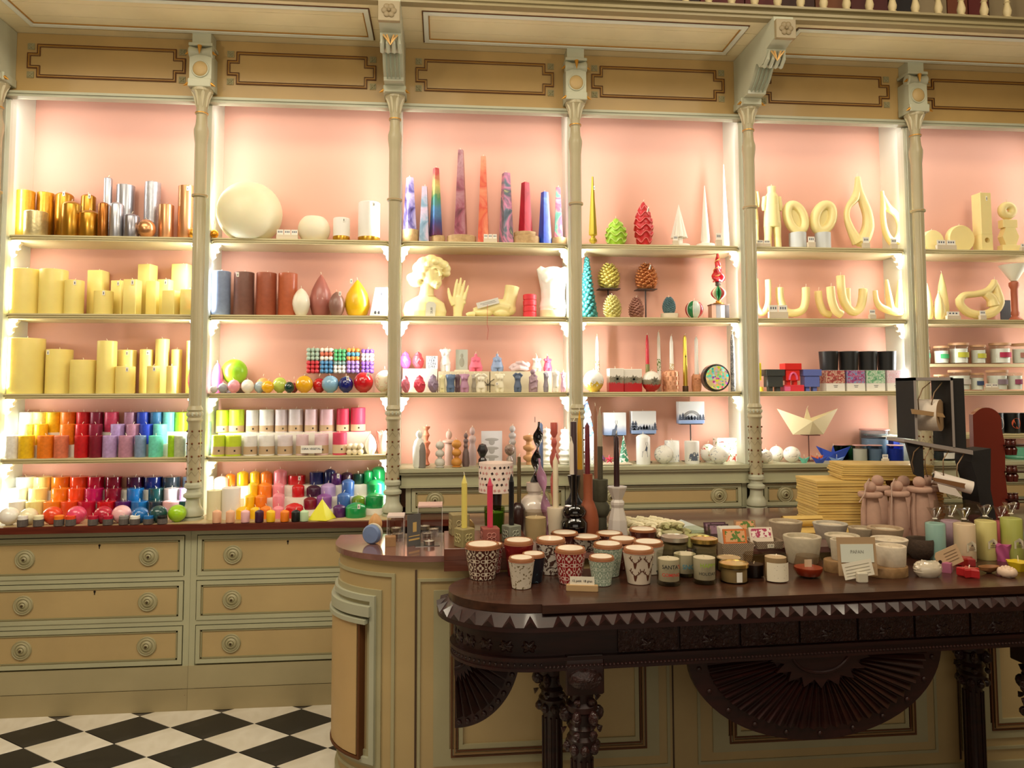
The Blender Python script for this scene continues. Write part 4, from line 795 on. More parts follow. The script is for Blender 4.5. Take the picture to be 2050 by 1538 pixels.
# torso generator
def torso(a, b, y0, zb, Yc, c, lab, group=None, fem=True, armup=False, thick=1, mat=None, twist=0, legs=.26, arms=True, vox=None, name='torso_candle', neck=True, wk=True):
    X, k = spot(a, b, Yc, zb); w_ = (b-a)*k; h = Z_at(y0, X, Yc)-zb; t = T(name, lab, 'candle', X, Yc, zb, group, twist); q = w_/2; e = []
    L = legs*h
    fat = thick > 1; hipw = (.98 if fat else .86 if fem else .8)*q; wst = (.74 if fat else .58 if fem else .7)*q; cst = (.66 if fat else .70 if fem else .84)*q
    neck = neck and fat; arms = arms and not (fat and legs == .2 and k and wk and y0 < 709)
    for s in (-1, 1): e.append(loft([(0, hipw*.40, hipw*.40, s*hipw*.46, 0), (L*.6, hipw*.48, hipw*.46, s*hipw*.48, 0), (L*1.15, hipw*.5, hipw*.5, s*hipw*.44, 0)], 14))
    e.append(loft([(L*.95, hipw*.9, hipw*.6, 0, 0), (L*1.2, hipw, hipw*.64, 0, 0), (L+h*.14, hipw*.86, hipw*.56, 0, 0), (L+h*.27, wst, wst*.66, 0, 0), (L+h*.40, cst*.95, cst*.66, 0, 0), (L+h*.50, cst*1.05, cst*.62, 0, 0), (L+h*.56, cst*.8, cst*.5, 0, 0), (L+h*.60, cst*.4, cst*.4, 0, 0)], 20))
    if fem:
        for s in (-1, 1): e.append(ball(cst*.40, s*cst*.42, -cst*.5, L+h*.41, 12, 8))
        e.append(ball(hipw*.5, 0, hipw*.3, L+.03*h, 12, 8, (1.5, 1, .9)))
    else:
        for s in (-1, 1): e.append(ball(cst*.45, s*cst*.42, -cst*.38, L+h*.44, 12, 8, (1.05, .6, .7)))
    zs_ = L+h*.53
    if arms:
        for s in (-1, 1):
            if armup: e.append(tube([(s*cst*.7, 0, zs_-.06*h), (s*q*.9, -.1*q, zs_+.0*h), (s*cst*.6, -.3*q, zs_+.08*h), (s*cst*.1, -.3*q, zs_+.05*h)], [q*.26, q*.24, q*.2, q*.16], 10))
            else: e.append(tube([(s*cst*.55, 0, zs_-.03*h), (s*q*.72, 0, zs_+.005*h), (s*q*.86, 0, zs_-.02*h)], [q*.26, q*.25, q*.18], 10))
    if neck: e.append(tube([(0, 0, zs_), (0, 0, h*.965 if L+h*.6 < h else h)], [cst*.36, cst*.27], 10))
    if not neck: e = [scl(g_, 1, 1, 1/(legs+.61)) for g_ in e]
    P(t, 'wax_body', join(*e), mat or M(c, .45, 0, .1), remesh=vox or max(.0022, w_/34))
    if wk: wick(t, h*.96, .012)
    return t
torso(1072, 1142, 534, Z2+.008, 3.795, '#f4f1e8', 'large white male torso candle on a low base, second shelf', None, fem=False, legs=.12, neck=False, wk=False, mat=M('#f4f2ec', .5, 0, .1, 0, 40, .1), vox=.0042)
disc(1080, 1128, 622, 0, Z2, 'low round cream base under the large white torso candle', 3.795, M('#e6dcb8', .5), 'round_plinth')
# third shelf bay 3: risers as plain boxes
RB = M('#d8ccae', .65)
zr = Z_at(744, 0, 3.83)-Z3
for a, b, lab, hh in ((806, 876, 'pale box riser under the sign and pink heart candles', .014), (877, 980, 'beige box riser under the picture card', 0), (981, 1104, 'beige box riser under the lying figure candle', 0)):
    Xa, Xb = X_at(a, 3.80, Z3), X_at(b, 3.80, Z3); o = P(None, 'display_box', box(-(Xb-Xa)/2+.001, (Xb-Xa)/2-.001, -.055, .055, 0, zr+hh, .0015), RB if hh == 0 else M('#e6dccb', .6), ((Xa+Xb)/2, 3.85, Z3), smooth=False); o['label'] = lab; o['category'] = 'box'
X, k = spot(963, 990, 3.79, Z3); o = P(None, 'string_bow', join(*[tube([(0, 0, 0), (s*.018, -.002, .012+q*.01), (s*.034, 0, .016+q*.016)], .0016, 5) for s in (-1, 1) for q in (-1, 1)], tube([(0, .001, .03), (0, .001, -.03)], .0014, 5)), M('#2c2420', .7), (X, 3.792, Z3+.036)); o['label'] = 'thin black string bow on the beige box riser'; o['category'] = 'string'
zt3 = Z3+zr; W = 'upper row, third shelf, third bay'
def heart(a, b, y0, zb, Yc, c, lab, group=None, anat=False):
    X, k = spot(a, b, Yc, zb); r = (b-a)/2*k; h = Z_at(y0, X, Yc)-zb; t = T('heart_candle', lab, 'candle', X, Yc, zb, group)
    e = [loft([(0, r*.35, r*.3, r*.1, 0), (h*.12, r*.7, r*.6, r*.08, 0), (h*.35, r*.98, r*.8, 0, 0), (h*.6, r*.92, r*.8, -.02*r, 0), (h*.78, r*.6, r*.6, -.1*r, 0), (h*.84, r*.2, r*.2, -.1*r, 0)], 18), tube([(-r*.3, 0, h*.6), (-r*.35, 0, h*.88), (0, -.1*r, h*.97), (r*.4, 0, h*.86), (r*.5, 0, h*.6)], [r*.24, r*.24, r*.22, r*.2, r*.22], 8), tube([(r*.1, -.3*r, h*.7), (-.1*r, -.2*r, h)], [r*.22, r*.16], 8),
        tube([(-r*.5, -r*.55, h*.55), (-.1*r, -r*.85, h*.35), (r*.3, -r*.6, h*.12)], r*.16, 6), tube([(r*.3, -r*.7, h*.6), (-.1*r, -r*.85, h*.35)], r*.15, 6), tube([(-r*.6, -r*.3, h*.75), (r*.5, -r*.75, h*.5), (r*.9, -r*.2, h*.45)], r*.17, 6)]
    P(t, 'wax_body', join(*e), M(c, .4, 0, .25), remesh=max(.002, r/15)); wick(t, h*.97, .008); return t
heart(800, 823, 705, zt3+.014, 3.84, '#c868b8', 'magenta anatomical heart candle, leftmost, '+W)
heart(825, 849, 705, zt3+.014, 3.84, '#e0505c', 'coral red anatomical heart candle, '+W)
X, k = spot(853, 876, 3.83, zt3); t = T('shelf_sign', 'small white sign with the letters COR PER FON DRE', 'sign', X, 3.815, zt3+.0145)
hs = Z_at(713, X, 3.815)-zt3-.0145; P(t, 'sign_board', box(-11.5*k, 11.5*k, 0, .004, 0, hs), paper('#f6f6f2'), smooth=False)
P(t, 'lettering', mv(flat_front(textgeo('COR\nPER\nFON\nDRE', .0182, 1.15)), 0, -.0008, hs*.5), M('#44546c', .8), smooth=False)
torso(879, 904, 698, zt3, 3.84, '#f4f2f0', 'slender white female torso candle, '+W, armup=False)
X, k = spot(912, 937, 3.84, zt3); t = T('picture_card', 'pale grey picture card with a faint figure on a wooden stand, '+'upper row', 'card', X, 3.85, zt3)
hs = Z_at(700, X, 3.85)-zt3; P(t, 'card_sheet', box(-12*k, 12*k, 0, .002, .006, hs), M('#b4b9ac', .7), smooth=False); P(t, 'card_stand', box(-15*k, 15*k, -.012, .01, 0, .009), WBL, smooth=False)
P(t, 'card_print', join(mv(scl(ball(1, 0, 0, 0, 12, 8), 5*k, .0005, hs*.22), 0, -.0006, hs*.42), mv(scl(ball(1, 0, 0, 0, 12, 8), 3*k, .0005, hs*.1), 0, -.0006, hs*.72)), M('#9a9a8a', .7))
torso(938, 967, 707, zt3, 3.84, '#e46a84', 'pink broad-hipped body candle, '+W, thick=1.2, legs=.2)
torso(982, 1009, 707, zt3, 3.84, '#8ba0c4', 'blue-grey broad-hipped body candle, '+W, thick=1.2, legs=.2)
X, k = spot(1019, 1061, 3.84, zt3); h = Z_at(722, X, 3.84)-zt3; t = T('curled_figure_candle', 'pinkish white curled lying figure candle, '+W, 'candle', X, 3.84, zt3)
P(t, 'wax_body', join(mv(scl(ball(1, 0, 0, 0, 18, 12), 19*k, .028, h*.42), -1*k, 0, h*.42), ball(.017, 15*k, -.005, h*.6, 12, 8), tube([(-17*k, -.015, h*.15), (0, -.03, h*.3), (14*k, -.02, h*.18)], [.011, .013, .01], 8), tube([(-8*k, -.02, h*.75), (4*k, -.03, h*.8), (16*k, -.015, h*.5)], [.01, .011, .008], 8), tube([(-19*k, 0, h*.3), (-12*k, -.02, h*.55), (0, -.02, h*.6)], [.012, .013, .01], 8), mv(scl(ball(1, 0, 0, 0, 12, 8), 20*k, .03, h*.2), 0, 0, h*.2)), M('#ddc4c4', .45), remesh=.003)
torso(1064, 1085, 711, zt3, 3.84, '#e6ddd2', 'white full-figured torso candle, '+W, thick=1.15, legs=.2)
torso(1086, 1107, 712, zt3, 3.84, '#dc5476', 'deep pink full-figured torso candle, right end, '+W, thick=1.15, legs=.2, twist=.5)
W = 'front row, third shelf, third bay'
heart(803, 821, 752, Z3, 3.735, '#e2849c', 'pink and white anatomical heart candle, leftmost, '+W); heart(828, 852, 752, Z3, 3.735, '#dc4058', 'red anatomical heart candle, '+W); heart(856, 878, 750, Z3, 3.735, '#8c7890', 'greyish purple anatomical heart candle, '+W)
for a, b, y, c, ds, f, th, au, dy in [(877, 893, 750, '#e8e0b0', 'cream male torso candle', False, 1, False, .0), (891, 913, 749, '#5c7498', 'slate blue male torso candle', False, 1, False, .0), (909, 923, 749, '#6a5058', 'dark brown torso candle', False, 1, False, .02), (919, 941, 748, '#b889a8', 'mauve female torso candle', True, 1, False, -.005), (943, 955, 748, '#aaa294', 'beige-grey torso candle', True, 1, False, .03), (951, 975, 750, '#eee8d4', 'cream torso candle with folded arms', True, 1, True, -.005),
    (989, 1012, 748, '#ece6cc', 'cream female torso candle with tag', True, 1, False, 0), (1027, 1046, 748, '#5c6c88', 'dark blue-grey torso candle with raised arms', True, 1, True, 0), (1085, 1101, 744, '#8c8490', 'grey twisted torso candle', True, 1, False, 0), (1104, 1121, 742, '#f2efe8', 'white torso candle near the right end', False, 1, False, 0), (1121, 1134, 744, '#e0b8d4', 'pale pink torso candle at the right end', True, 1, False, 0)]:
    t = torso(a, b, y, Z3, 3.74+dy, c, ds+', '+W, 'small torso candles', fem=f, armup=au, thick=th, legs=.18, twist=.8 if 'twisted' in ds else 0)
    if 'tag' in ds: tag(t, -.016, -.025, .05, .014, .014)
X, k = spot(1058, 1077, 3.745, Z3); h = Z_at(738, X, 3.745)-Z3; t = T('praying_figure_candle', 'mauve seated hugging figure candle, '+W, 'candle', X, 3.745, Z3)
P(t, 'wax_body', join(loft([(0, .023, .018, 0, 0), (h*.3, .024, .02, 0, 0), (h*.6, .02, .017, 0, 0), (h*.75, .01, .01, 0, 0)], 16), ball(.014, -.002, -.004, h*.86, 12, 8), tube([(-.018, 0, h*.65), (-.014, -.018, h*.4), (.008, -.02, h*.5), (.018, -.004, h*.68)], .006, 8), tube([(.02, 0, h*.5), (.01, -.02, h*.22), (-.014, -.018, h*.14)], .007, 8), ball(.008, .006, -.01, h*.72, 8, 6)), M('#a58a98', .45), remesh=.0024)
# ledge of bay 3
W = 'on the ledge, third bay'
def stack(a, b, y0, zb, Yc, c, lab, prof, mat=None, n=26, sy=1, name='figure_candle', wk=True, group=None):
    X, k = spot(a, b, Yc, zb); r = (b-a)/2*k; h = Z_at(y0, X, Yc)-zb; t = T(name, lab, 'candle', X, Yc, zb, group)
    P(t, 'wax_body', lathe([(p[0]*r, p[1]*h) for p in prof], n, sy), mat or M(c, .5), ang=45)
    if wk: wick(t, h-.002, .01)
    return t
def arcs(*segs):      # (z0,z1,r) balls stacked
    out = [(0, segs[0][0])]
    for z0, z1, r in segs:
        for i in range(1, 8):
            a = PI*i/8; out.append((r*math.sin(a), (z0+z1)/2-(z1-z0)/2*math.cos(a)))
    return out+[(0, segs[-1][1])]
BD = [(.8, 0), (.95, .05), (1, .3), (.95, .55), (.7, .72), (.42, .78), (.4, .79)]
def bd2(hd=.5): return BD+[(hd*math.sin(PI*i/8), .89-.11*math.cos(PI*i/8)) for i in range(1, 8)]+[(0, 1)]
def splitfig(a, b, y0, c1, c2, lab):
    X, k = spot(a, b, 3.72, LED); r = (b-a)/2*k; h = Z_at(y0, X, 3.72)-LED; t = T('figure_candle', lab, 'candle', X, 3.72, LED)
    P(t, 'wax_body', lathe([(p[0]*r, p[1]*h) for p in bd2()], 26), M(c1, .5)); P(t, 'draped_half', mv(scl(lathe([(r*.9, 0), (r, .002), (r, h*.45), (r*.8, h*.6), (r*.3, h*.68)], 20), .62, .7, 1), r*.42, -r*.42, 0), M(c2, .5), label='grey draped half'); wick(t, h, .008)
splitfig(826, 852, 862, '#e6e6e0', '#7c7670', 'white and grey draped figure candle, leftmost, '+W)
stack(844, 862, 854, LED, 3.80, 0, 'terracotta baluster-shaped candle, second from left, '+W, [(.5, 0), (.9, .04), (.5, .12), (.45, .2), (.8, .3), (.9, .36), (.5, .44), (.6, .52), (.9, .56), (.95, .6), (.4, .64), (.5, .7), (.8, .78), (.5, .84), (.35, .9), (.8, .95), (.85, 1), (0, 1)], M('#c87858', .55), name='baluster_candle')
stack(870, 891, 883, LED, 3.715, 0, 'grey-white three-ball totem candle with long wick, '+W, [(.7, 0), (.9, .02)]+[(1*math.cos(a), .18+.17*math.sin(a)) for a in (-.9, -.5, 0, .5, .9, 1.2)]+[(.45, .36)]+[(.88*math.cos(a), .52+.15*math.sin(a)) for a in (-1.1, -.5, 0, .5, 1.1)]+[(.4, .67)]+[(.84*math.cos(a), .83+.16*math.sin(a)) for a in (-1.1, -.5, 0, .5, 1.1)]+[(0, .99)], M('#ccc8c0', .5), name='totem_candle')
stack(886, 911, 862, LED, 3.81, 0, 'pinkish figure candle with ball head and flat collar, '+W, [(.6, 0), (.66, .05), (.62, .55), (.58, .64), (1, .66), (1, .71), (.4, .74)]+[(.5*math.sin(PI*i/8), .87-.13*math.cos(PI*i/8)) for i in range(1, 8)]+[(0, 1)], M('#d0b0a2', .6))
stack(903, 925, 880, LED, 3.715, 0, 'orange three-ball totem candle, '+W, [(.75, 0), (.95, .02)]+[(1*math.cos(a), .18+.17*math.sin(a)) for a in (-.9, -.5, 0, .5, .9, 1.2)]+[(.45, .36)]+[(.88*math.cos(a), .52+.15*math.sin(a)) for a in (-1.1, -.5, 0, .5, 1.1)]+[(.4, .67)]+[(.9*math.cos(a), .83+.16*math.sin(a)) for a in (-1.1, -.5, 0, .5, 1.1)]+[(0, .99)], M('#c88a3c', .5), name='totem_candle')
SF = [(.8, 0), (1, .1), (.85, .4), (.5, .52), (.55, .53)]
stack(925, 940, 866, LED, 3.74, 0, 'slim dark brown stacked-ball figure candle, '+W, SF+[(.62*math.sin(PI*i/8), .6-.08*math.cos(PI*i/8)) for i in range(2, 7)]+[(.66*math.sin(PI*i/8), .75-.08*math.cos(PI*i/8)) for i in range(2, 7)]+[(.55*math.sin(PI*i/8), .9-.08*math.cos(PI*i/8)) for i in range(1, 8)]+[(0, 1)], M('#6c5856', .5))
stack(937, 954, 855, LED, 3.79, 0, 'pinkish grey figure candle with two ball heads, '+W, [(.9, 0), (1, .1), (.95, .4), (.6, .55)]+[(.9*math.sin(PI*i/8), .68-.12*math.cos(PI*i/8)) for i in range(2, 7)]+[(.65*math.sin(PI*i/8), .89-.11*math.cos(PI*i/8)) for i in range(1, 8)]+[(0, 1)], M('#baa09c', .5))
stack(955, 977, 888, LED, 3.72, 0, 'black hexagon-headed figure candle in front of the poster, '+W, [(.7, 0), (.8, .1), (.75, .3), (.4, .42), (.5, .44), (1, .7), (.6, .95), (0, 1)], M('#17181b', .3, 0, .3), n=6)
X, k = spot(963, 1008, 3.85, LED); t = T('poster_card', 'white card picturing tiered discs leaning behind the black figure candle', 'poster', X, 3.85, LED)
hs = Z_at(863, X, 3.85)-LED; P(t, 'card_sheet', box(-22*k, 20*k, 0, .003, 0, hs), M('#d8d6dc', .6), smooth=False)
P(t, 'card_print', join(*[mv(scl(ball(1, 0, 0, 0, 18, 8), 14*k, .0006, hs*.05), -1*k, -.0008, hs*q) for q in (.22, .48, .74)], *[mv(scl(ball(1, 0, 0, 0, 12, 8), 6*k, .0006, hs*.09), -1*k, -.0006, hs*q) for q in (.15, .4, .66)]), M('#a9a6a6', .7))
stack(1018, 1034, 852, LED, 3.80, 0, 'grey stacked-ball figure candle with pale base, '+W, [(.9, 0), (1, .1), (.9, .4), (.6, .5)]+[(.9*math.sin(PI*i/8), .58-.09*math.cos(PI*i/8)) for i in range(2, 7)]+[(.95*math.sin(PI*i/8), .74-.09*math.cos(PI*i/8)) for i in range(2, 7)]+[(.75*math.sin(PI*i/8), .91-.09*math.cos(PI*i/8)) for i in range(1, 8)]+[(0, 1)], M('#b2aaaa', .5))
stack(1010, 1031, 889, LED, 3.72, 0, 'brown marbled ball-on-cone figure candle, '+W, [(.6, 0), (.75, .1), (.6, .35), (.2, .5)]+[(1*math.sin(PI*i/8), .74-.26*math.cos(PI*i/8)) for i in range(1, 8)]+[(0, 1)], marble('br', ['#4a3630', '#8c7468', '#b8aca0'], 30))
def tiers(k_, r0=.95, r1=.55): 
    o = []
    for i in range(k_):
        z = i/k_; o += [(r1, z+.01), (r1*.9, z+.35/k_), (r0, z+.6/k_), (r0*1.05, z+.75/k_), (r0, z+.88/k_)]
    return o+[(.3, 1), (0, 1)]
stack(1047, 1071, 871, LED, 3.78, 0, 'tan tiered disc candle, '+W, tiers(3, .95, .5), M('#bd8c5e', .55), name='tiered_candle')
stack(1083, 1106, 858, LED, 3.79, 0, 'white tiered shell candle left of the twin, '+W, [(p[0]*(1-.35*p[1]*p[1]), p[1]) for p in tiers(6, .98, .8)], M('#f1efe9', .5), name='tiered_candle')
stack(1118, 1143, 859, LED, 3.79, 0, 'white tiered shell candle beside the partition, '+W, [(p[0]*(1-.35*p[1]*p[1]), p[1]) for p in tiers(6, .98, .8)], M('#f1efe9', .5), name='tiered_candle')
# ================================================================ BAY 4
W = 'top shelf, fourth bay'
X, k = spot(1179, 1196, 3.78, Z1); r = 8.5*k; h = Z_at(354, X, 3.78)-Z1; t = T('spire_candle', 'tall faceted gold spire candle, leftmost, '+W, 'candle', X, 3.78, Z1)
P(t, 'wax_body', lathe([(r*.5, 0), (r*.45, h*.05), (r*.9, h*.07), (r*.95, h*.1), (r*.5, h*.13), (r*.5, h*.15), (r, h*.17), (r, h*.2), (r*.2, h), (0, h)], 8), metalw('#cdb84a'), smooth=False); tag(t, .006, -.012, h*.86, .007, .02)
def frill(a, b, y0, c, lab, edge, lob, rings):
    X, k = spot(a, b, 3.79, Z1); r = (b-a)/2*k*.93; h = Z_at(y0, X, 3.79)-Z1; t = T('frilled_candle', lab, 'candle', X, 3.79, Z1)
    def R_(v): return r*max(.03, math.sin(PI*(.14+.86*v))**.75)
    def wob(u): return math.sin(2*PI*u*lob)
    def f(u, v):
        ph = v*rings+.32*wob(u); rr = R_(v)*(.86+.2*max(0, math.cos(2*PI*ph))**2.5); return rr*math.cos(2*PI*u), rr*math.sin(2*PI*u), h*v
    P(t, 'wax_body', surf(f, 72, 70), M(c, .4, 0, .2), ang=80)
    if edge:
        g = []
        for j in range(1, rings):
            pts = []
            for q in range(60):
                u = q/60; v = min(.97, max(.02, (j-.32*wob(u))/rings)); rr = R_(v)*1.065; pts.append((rr*math.cos(2*PI*u), rr*math.sin(2*PI*u), h*v))
            g.append(tube(pts, .0016, 5, True))
        P(t, 'frill_edge', join(*g), M(edge, .5), label='pale frill edges')
    wick(t, h, .012); return t, h
frill(1211, 1256, 437, '#9cc832', 'lime green frilled egg-shaped candle, '+W, '#d4e48c', 6, 5)
t, h = frill(1269, 1309, 404, '#c01c24', 'tall red frilled egg candle with pale pink edges, '+W, '#f08c88', 5, 7); tag(t, .02, -.03, h*.86, .007, .03, .3)
X, k = spot(1342, 1378, 3.79, Z1); h = Z_at(410, X, 3.79)-Z1; t = T('tree_candle', 'white faceted fir tree candle on a round base, '+W, 'candle', X, 3.79, Z1)
stw = M('#efece2', .5)
pr = [(21*k, 0), (21*k, .018), (7*k, .02), (7*k, h*.26), (18*k, h*.24), (17*k, h*.27), (.001, h)]
V, F = [], []; n = 32
for r, z in pr:
    for i in range(n):
        a = 2*PI*i/n; rr = r*(1 if z <= .02 else (.72+.28*abs(math.cos(a*4)))); V.append((rr*math.cos(a), rr*math.sin(a), z))
for j in range(len(pr)-1):
    for i in range(n): F.append((j*n+i, j*n+(i+1) % n, (j+1)*n+(i+1) % n, (j+1)*n+i))
P(t, 'wax_body', (V, F+[tuple(range(n-1, -1, -1))]), stw, ang=25)
price(1347, 1358, 471, 489, Z1, 'single price cube in front of the white tree candle')
X, k = spot(1402, 1423, 3.79, Z1); h = Z_at(372, X, 3.79)-Z1; t = T('cone_candle', 'tall white cone candle on a round base, '+W, 'candle', X, 3.79, Z1); P(t, 'wax_body', lathe([(17*k, 0), (19*k, .004), (18*k, .024), (10*k, .026), (8*k, .034), (9*k, .05), (.002, h), (0, h)], 28), stw, ang=30)
X, k = spot(1441, 1463, 3.80, Z1); h = Z_at(330, X, 3.80)-Z1; t = T('cone_candle', 'tallest slim white cone candle beside the lit partition, '+W, 'candle', X, 3.80, Z1); P(t, 'wax_body', lathe([(9*k, 0), (9*k, .01), (.002, h), (0, h)], 24), stw)
price(1433, 1445, 467, 489, Z1, 'single price cube between the two white cone candles', Yf=3.702)
W = 'second shelf, fourth bay'
def lumpy(a, b, y0, zb, Yc, c, lab, kind, mat=None, name='pinecone_candle', nl=90, x=None):
    X, k = spot(a, b, Yc, zb); r = (b-a)/2*k; h = Z_at(y0, X, Yc)-zb; t = T(name, lab, 'candle', X, Yc, zb)
    if kind == 'tree': R_ = lambda v: r*(.98-.95*v)*.86+.002
    else: R_ = lambda v: r*.84*max(.06, math.sin(PI*(.2+.8*v))**.6)
    core = lathe([(0, 0)]+[(R_(i/12)*.86, h*i/12*.98) for i in range(13)]+[(0, h*.985)], 16); g = [core]
    for i in range(nl):
        v = (i+.5)/nl; v = v**(.9 if kind != 'tree' else 1.25)*.96; a_ = i*2.39996; rr = R_(v)*.93
        s_ = r*(.34 if kind != 'tree' else .30)*(1-.45*v)
        if kind == 'tree': q = ball(s_, 0, 0, 0, 7, 5, (1, 1.0, .85)); q = mv(q, rr, 0, h*v+s_*.3)
        else: q = rot(scl(ball(s_, 0, 0, 0, 7, 5), 1.0, .8, .33), 'Y', -.55); q = mv(q, rr*1.0, 0, h*v+s_*.25)
        g.append(rot(q, 'Z', a_))
    P(t, 'wax_body', join(*g), mat or M(c, .4), ang=70); wick(t, h*.98, .012); return t, h
t, h = lumpy(1156, 1196, 512, Z2, 3.80, '#2f7876', 'teal bumpy fir tree candle with hanging tag, leftmost, '+W, 'tree', name='tree_candle', nl=110)
def pstand(a, b, yp, zb, Yc, lab, px=None):
    X, k = spot(a, b, Yc, zb); zp = Z_at(yp, X, Yc)-zb; t = T('pedestal_stand', lab, 'stand', X, Yc, zb); DK = M('#3c2f2c', .45, .3)
    P(t, 'stand_plate', box(-(b-a)/2*k, (b-a)/2*k, -.04, .04, zp-.004, zp), DK, smooth=False); P(t, 'stand_pole', lathe([(.004, .003), (.004, zp-.004)], 10), DK, (0, 0, 0)); P(t, 'stand_foot', box(-(b-a)/2*k, (b-a)/2*k, -.035, .035, 0, .003), DK, smooth=False)
    return zb+zp, X
zp, _ = pstand(1196, 1240, 579, Z2, 3.86, 'dark pedestal stand under the upper gold pinecone candle')
lumpy(1196, 1242, 528, zp, 3.86, '#c4b45a', 'gold pinecone candle on a pedestal, '+W, 'cone', M('#c9ba62', .35, .55))
zp, _ = pstand(1273, 1313, 580, Z2, 3.86, 'dark pedestal stand under the copper pinecone candle')
t, h = lumpy(1271, 1317, 528, zp, 3.86, '#a8683c', 'copper pinecone candle on a pedestal, '+W, 'cone', M('#b4703e', .35, .5)); tag(t, .012, -.045, h*.9, .007, .03, .3)
lumpy(1207, 1245, 591, Z2, 3.76, '#d4cc8a', 'small gold pinecone candle below the pedestal, '+W, 'cone', M('#d6cd84', .35, .45))
lumpy(1258, 1290, 595, Z2, 3.76, '#94685a', 'small brown-pink pinecone candle, '+W, 'cone', M('#a87868', .35, .4))
zd = disc(1323, 1358, 628, 0, Z2, 'thin pale wood disc under the frosted teal tree candle', 3.77, WBL)
lumpy(1326, 1353, 595, zd, 3.77, '#4c6c74', 'small frosted teal tree egg candle, '+W, 'cone', M('#5c7c82', .6, 0, 0, .3, 150), 'tree_candle', 150)
def segball(a, b, y0, zb, Yc, cols, lab, name='ball_candle', nseg=8):
    X, k = spot(a, b, Yc, zb); r = (b-a)/2*k*.95; t = T(name, lab, 'candle', X, Yc, zb, None, .3)
    def seg(i):
        def f(u, v):
            pass
        V, F = [], []; a0, a1 = 2*PI*i/nseg, 2*PI*(i+1)/nseg
        for j in range(13):
            for q in range(7):
                fr_ = q/6; aa = a0+(a1-a0)*fr_; rr = r*math.sin(PI*j/12)*(1-.1*(2*fr_-1)**4); V.append((rr*math.cos(aa), rr*math.sin(aa), r-r*math.cos(PI*j/12)))
        for j in range(12):
            for q in range(6): F.append((j*7+q, j*7+q+1, (j+1)*7+q+1, (j+1)*7+q))
        return V, F
    for i in range(nseg): P(t, 'wax_segment', seg(i), M(cols[i % len(cols)], .25, 0, .5), ang=80)
    P(t, 'bead_trim', join(*[tube([(r*.96*math.sin(PI*j/14)*math.cos(2*PI*i/nseg), r*.96*math.sin(PI*j/14)*math.sin(2*PI*i/nseg), r-r*math.cos(PI*j/14)) for j in range(1, 14)], .0022, 5) for i in range(nseg)]), M('#e8e0d4', .6)); return t, r
t, r = segball(1371, 1410, 600, Z2, 3.77, ['#b01828', '#1c7844', '#e8e4dc', '#b01828', '#1c7844', '#c8d8d0'], 'red, green and white segmented ball candle, '+W); wick(t, 2*r, .012)
X, k = spot(1421, 1457, 3.79, Z2); hb = Z_at(610, X, 3.79)-Z2; t = T('wooden_block_stand', 'small striped wooden block stand under the ornament candle', 'stand', X, 3.79, Z2)
P(t, 'block_top', box(-19*k, 19*k, -.03, .03, hb-.006, hb), M('#6a4c3c', .5), smooth=False)
for i, c in enumerate(('#c89c88', '#8c8a8c', '#cfc6bc', '#3a3230')): P(t, 'block_stripe', box(-18*k+i*9*k, -18*k+(i+1)*9*k-.001, -.028, .028, 0, hb-.006), M(c, .5), smooth=False)
zb = Z2+hb; ht = Z_at(506, X, 3.79)-zb; t = T('ornament_candle', 'red and gold twisted spire ornament candle with fan-cut globe, '+W, 'candle', X, 3.79, zb)
P(t, 'gold_foot', lathe([(.028, 0), (.03, .006), (.014, .012), (.014, .02)], 20), GOLD)
for i in range(10):
    q = surf(lambda u, v: (.0045*math.cos(2*PI*u)*math.sin(PI*v)**.5, -.040*math.sin(PI*v)*(1 if math.sin(2*PI*u) > 0 else .1)*abs(math.sin(2*PI*u))**.3, .018+.085*v), 10, 10)
    P(t, 'wax_fan', rot(q, 'Z', 2*PI*i/10), M(['#2c8048', '#c02838', '#e6dcb8'][i % 3], .35, 0, .3))
P(t, 'gold_collar', lathe([(.01, .1), (.018, .106), (.012, .112), (.018, .118), (.01, .124)], 18), M('#6a6458', .4, .4))
def sw(u, v): z = .122+(ht-.122)*v; rr = (.028*(1-v)**.8+.003)*(.85+.2*math.cos(2*PI*u*3+v*14))*(1+.35*math.sin(PI*min(1, v*3))*(v < .33)); return rr*math.cos(2*PI*u), rr*math.sin(2*PI*u), z
P(t, 'red_spire', surf(sw, 30, 30), M('#c01c28', .22, 0, .6))
P(t, 'gold_cord', tube([((.030*(1-v)**.8+.004)*math.cos(v*22), (.030*(1-v)**.8+.004)*math.sin(v*22), .124+(ht-.13)*v) for v in [i/50 for i in range(51)]], .0018, 5), M('#d8b060', .35, .6))
# third shelf, bay 4
W = 'third shelf, fourth bay'
def taper(a, b, y0, zb, Yc, c, lab, mat=None, hold=None, group='tapers on the third shelf', tip=.12, wk=True, hpx=None):
    X, k = spot(a, b, Yc, zb); r = (b-a)/2*k; h = Z_at(y0, X, Yc)-zb; t = T('taper_candle', lab, 'candle', X, Yc, zb, group)
    P(t, 'wax_body', lathe([(r, 0), (r, h*.3), (r*.78, h*(1-tip)), (r*.35, h*.985), (0, h)], 16), mat or M(c, .35, 0, .3)); 
    if wk: wick(t, h-.003, .012, .0012)
    return t, r, h
decg = fnmat('gold_decor', lambda nt, b, v, x, y, z: mix(nt, noise(nt, v, 130, 3, 1).gt(.5), '#f0ede4', '#b8983c'), .4, .2)
def decor(t, r, z0, z1, mat): P(t, 'painted_decor', lathe([(r*1.02, z0), (r*1.04, z0+.001), (r*1.02, z1-.001), (r*1.0, z1)], 16), mat)
gw = fnmat('white_gold_ball', lambda nt, b, v, x, y, z: mix(nt, (noise(nt, v, 70, 4, 1)-(z*9)).gt(.12), '#f0efe8', '#d8b840'), .35, .3)
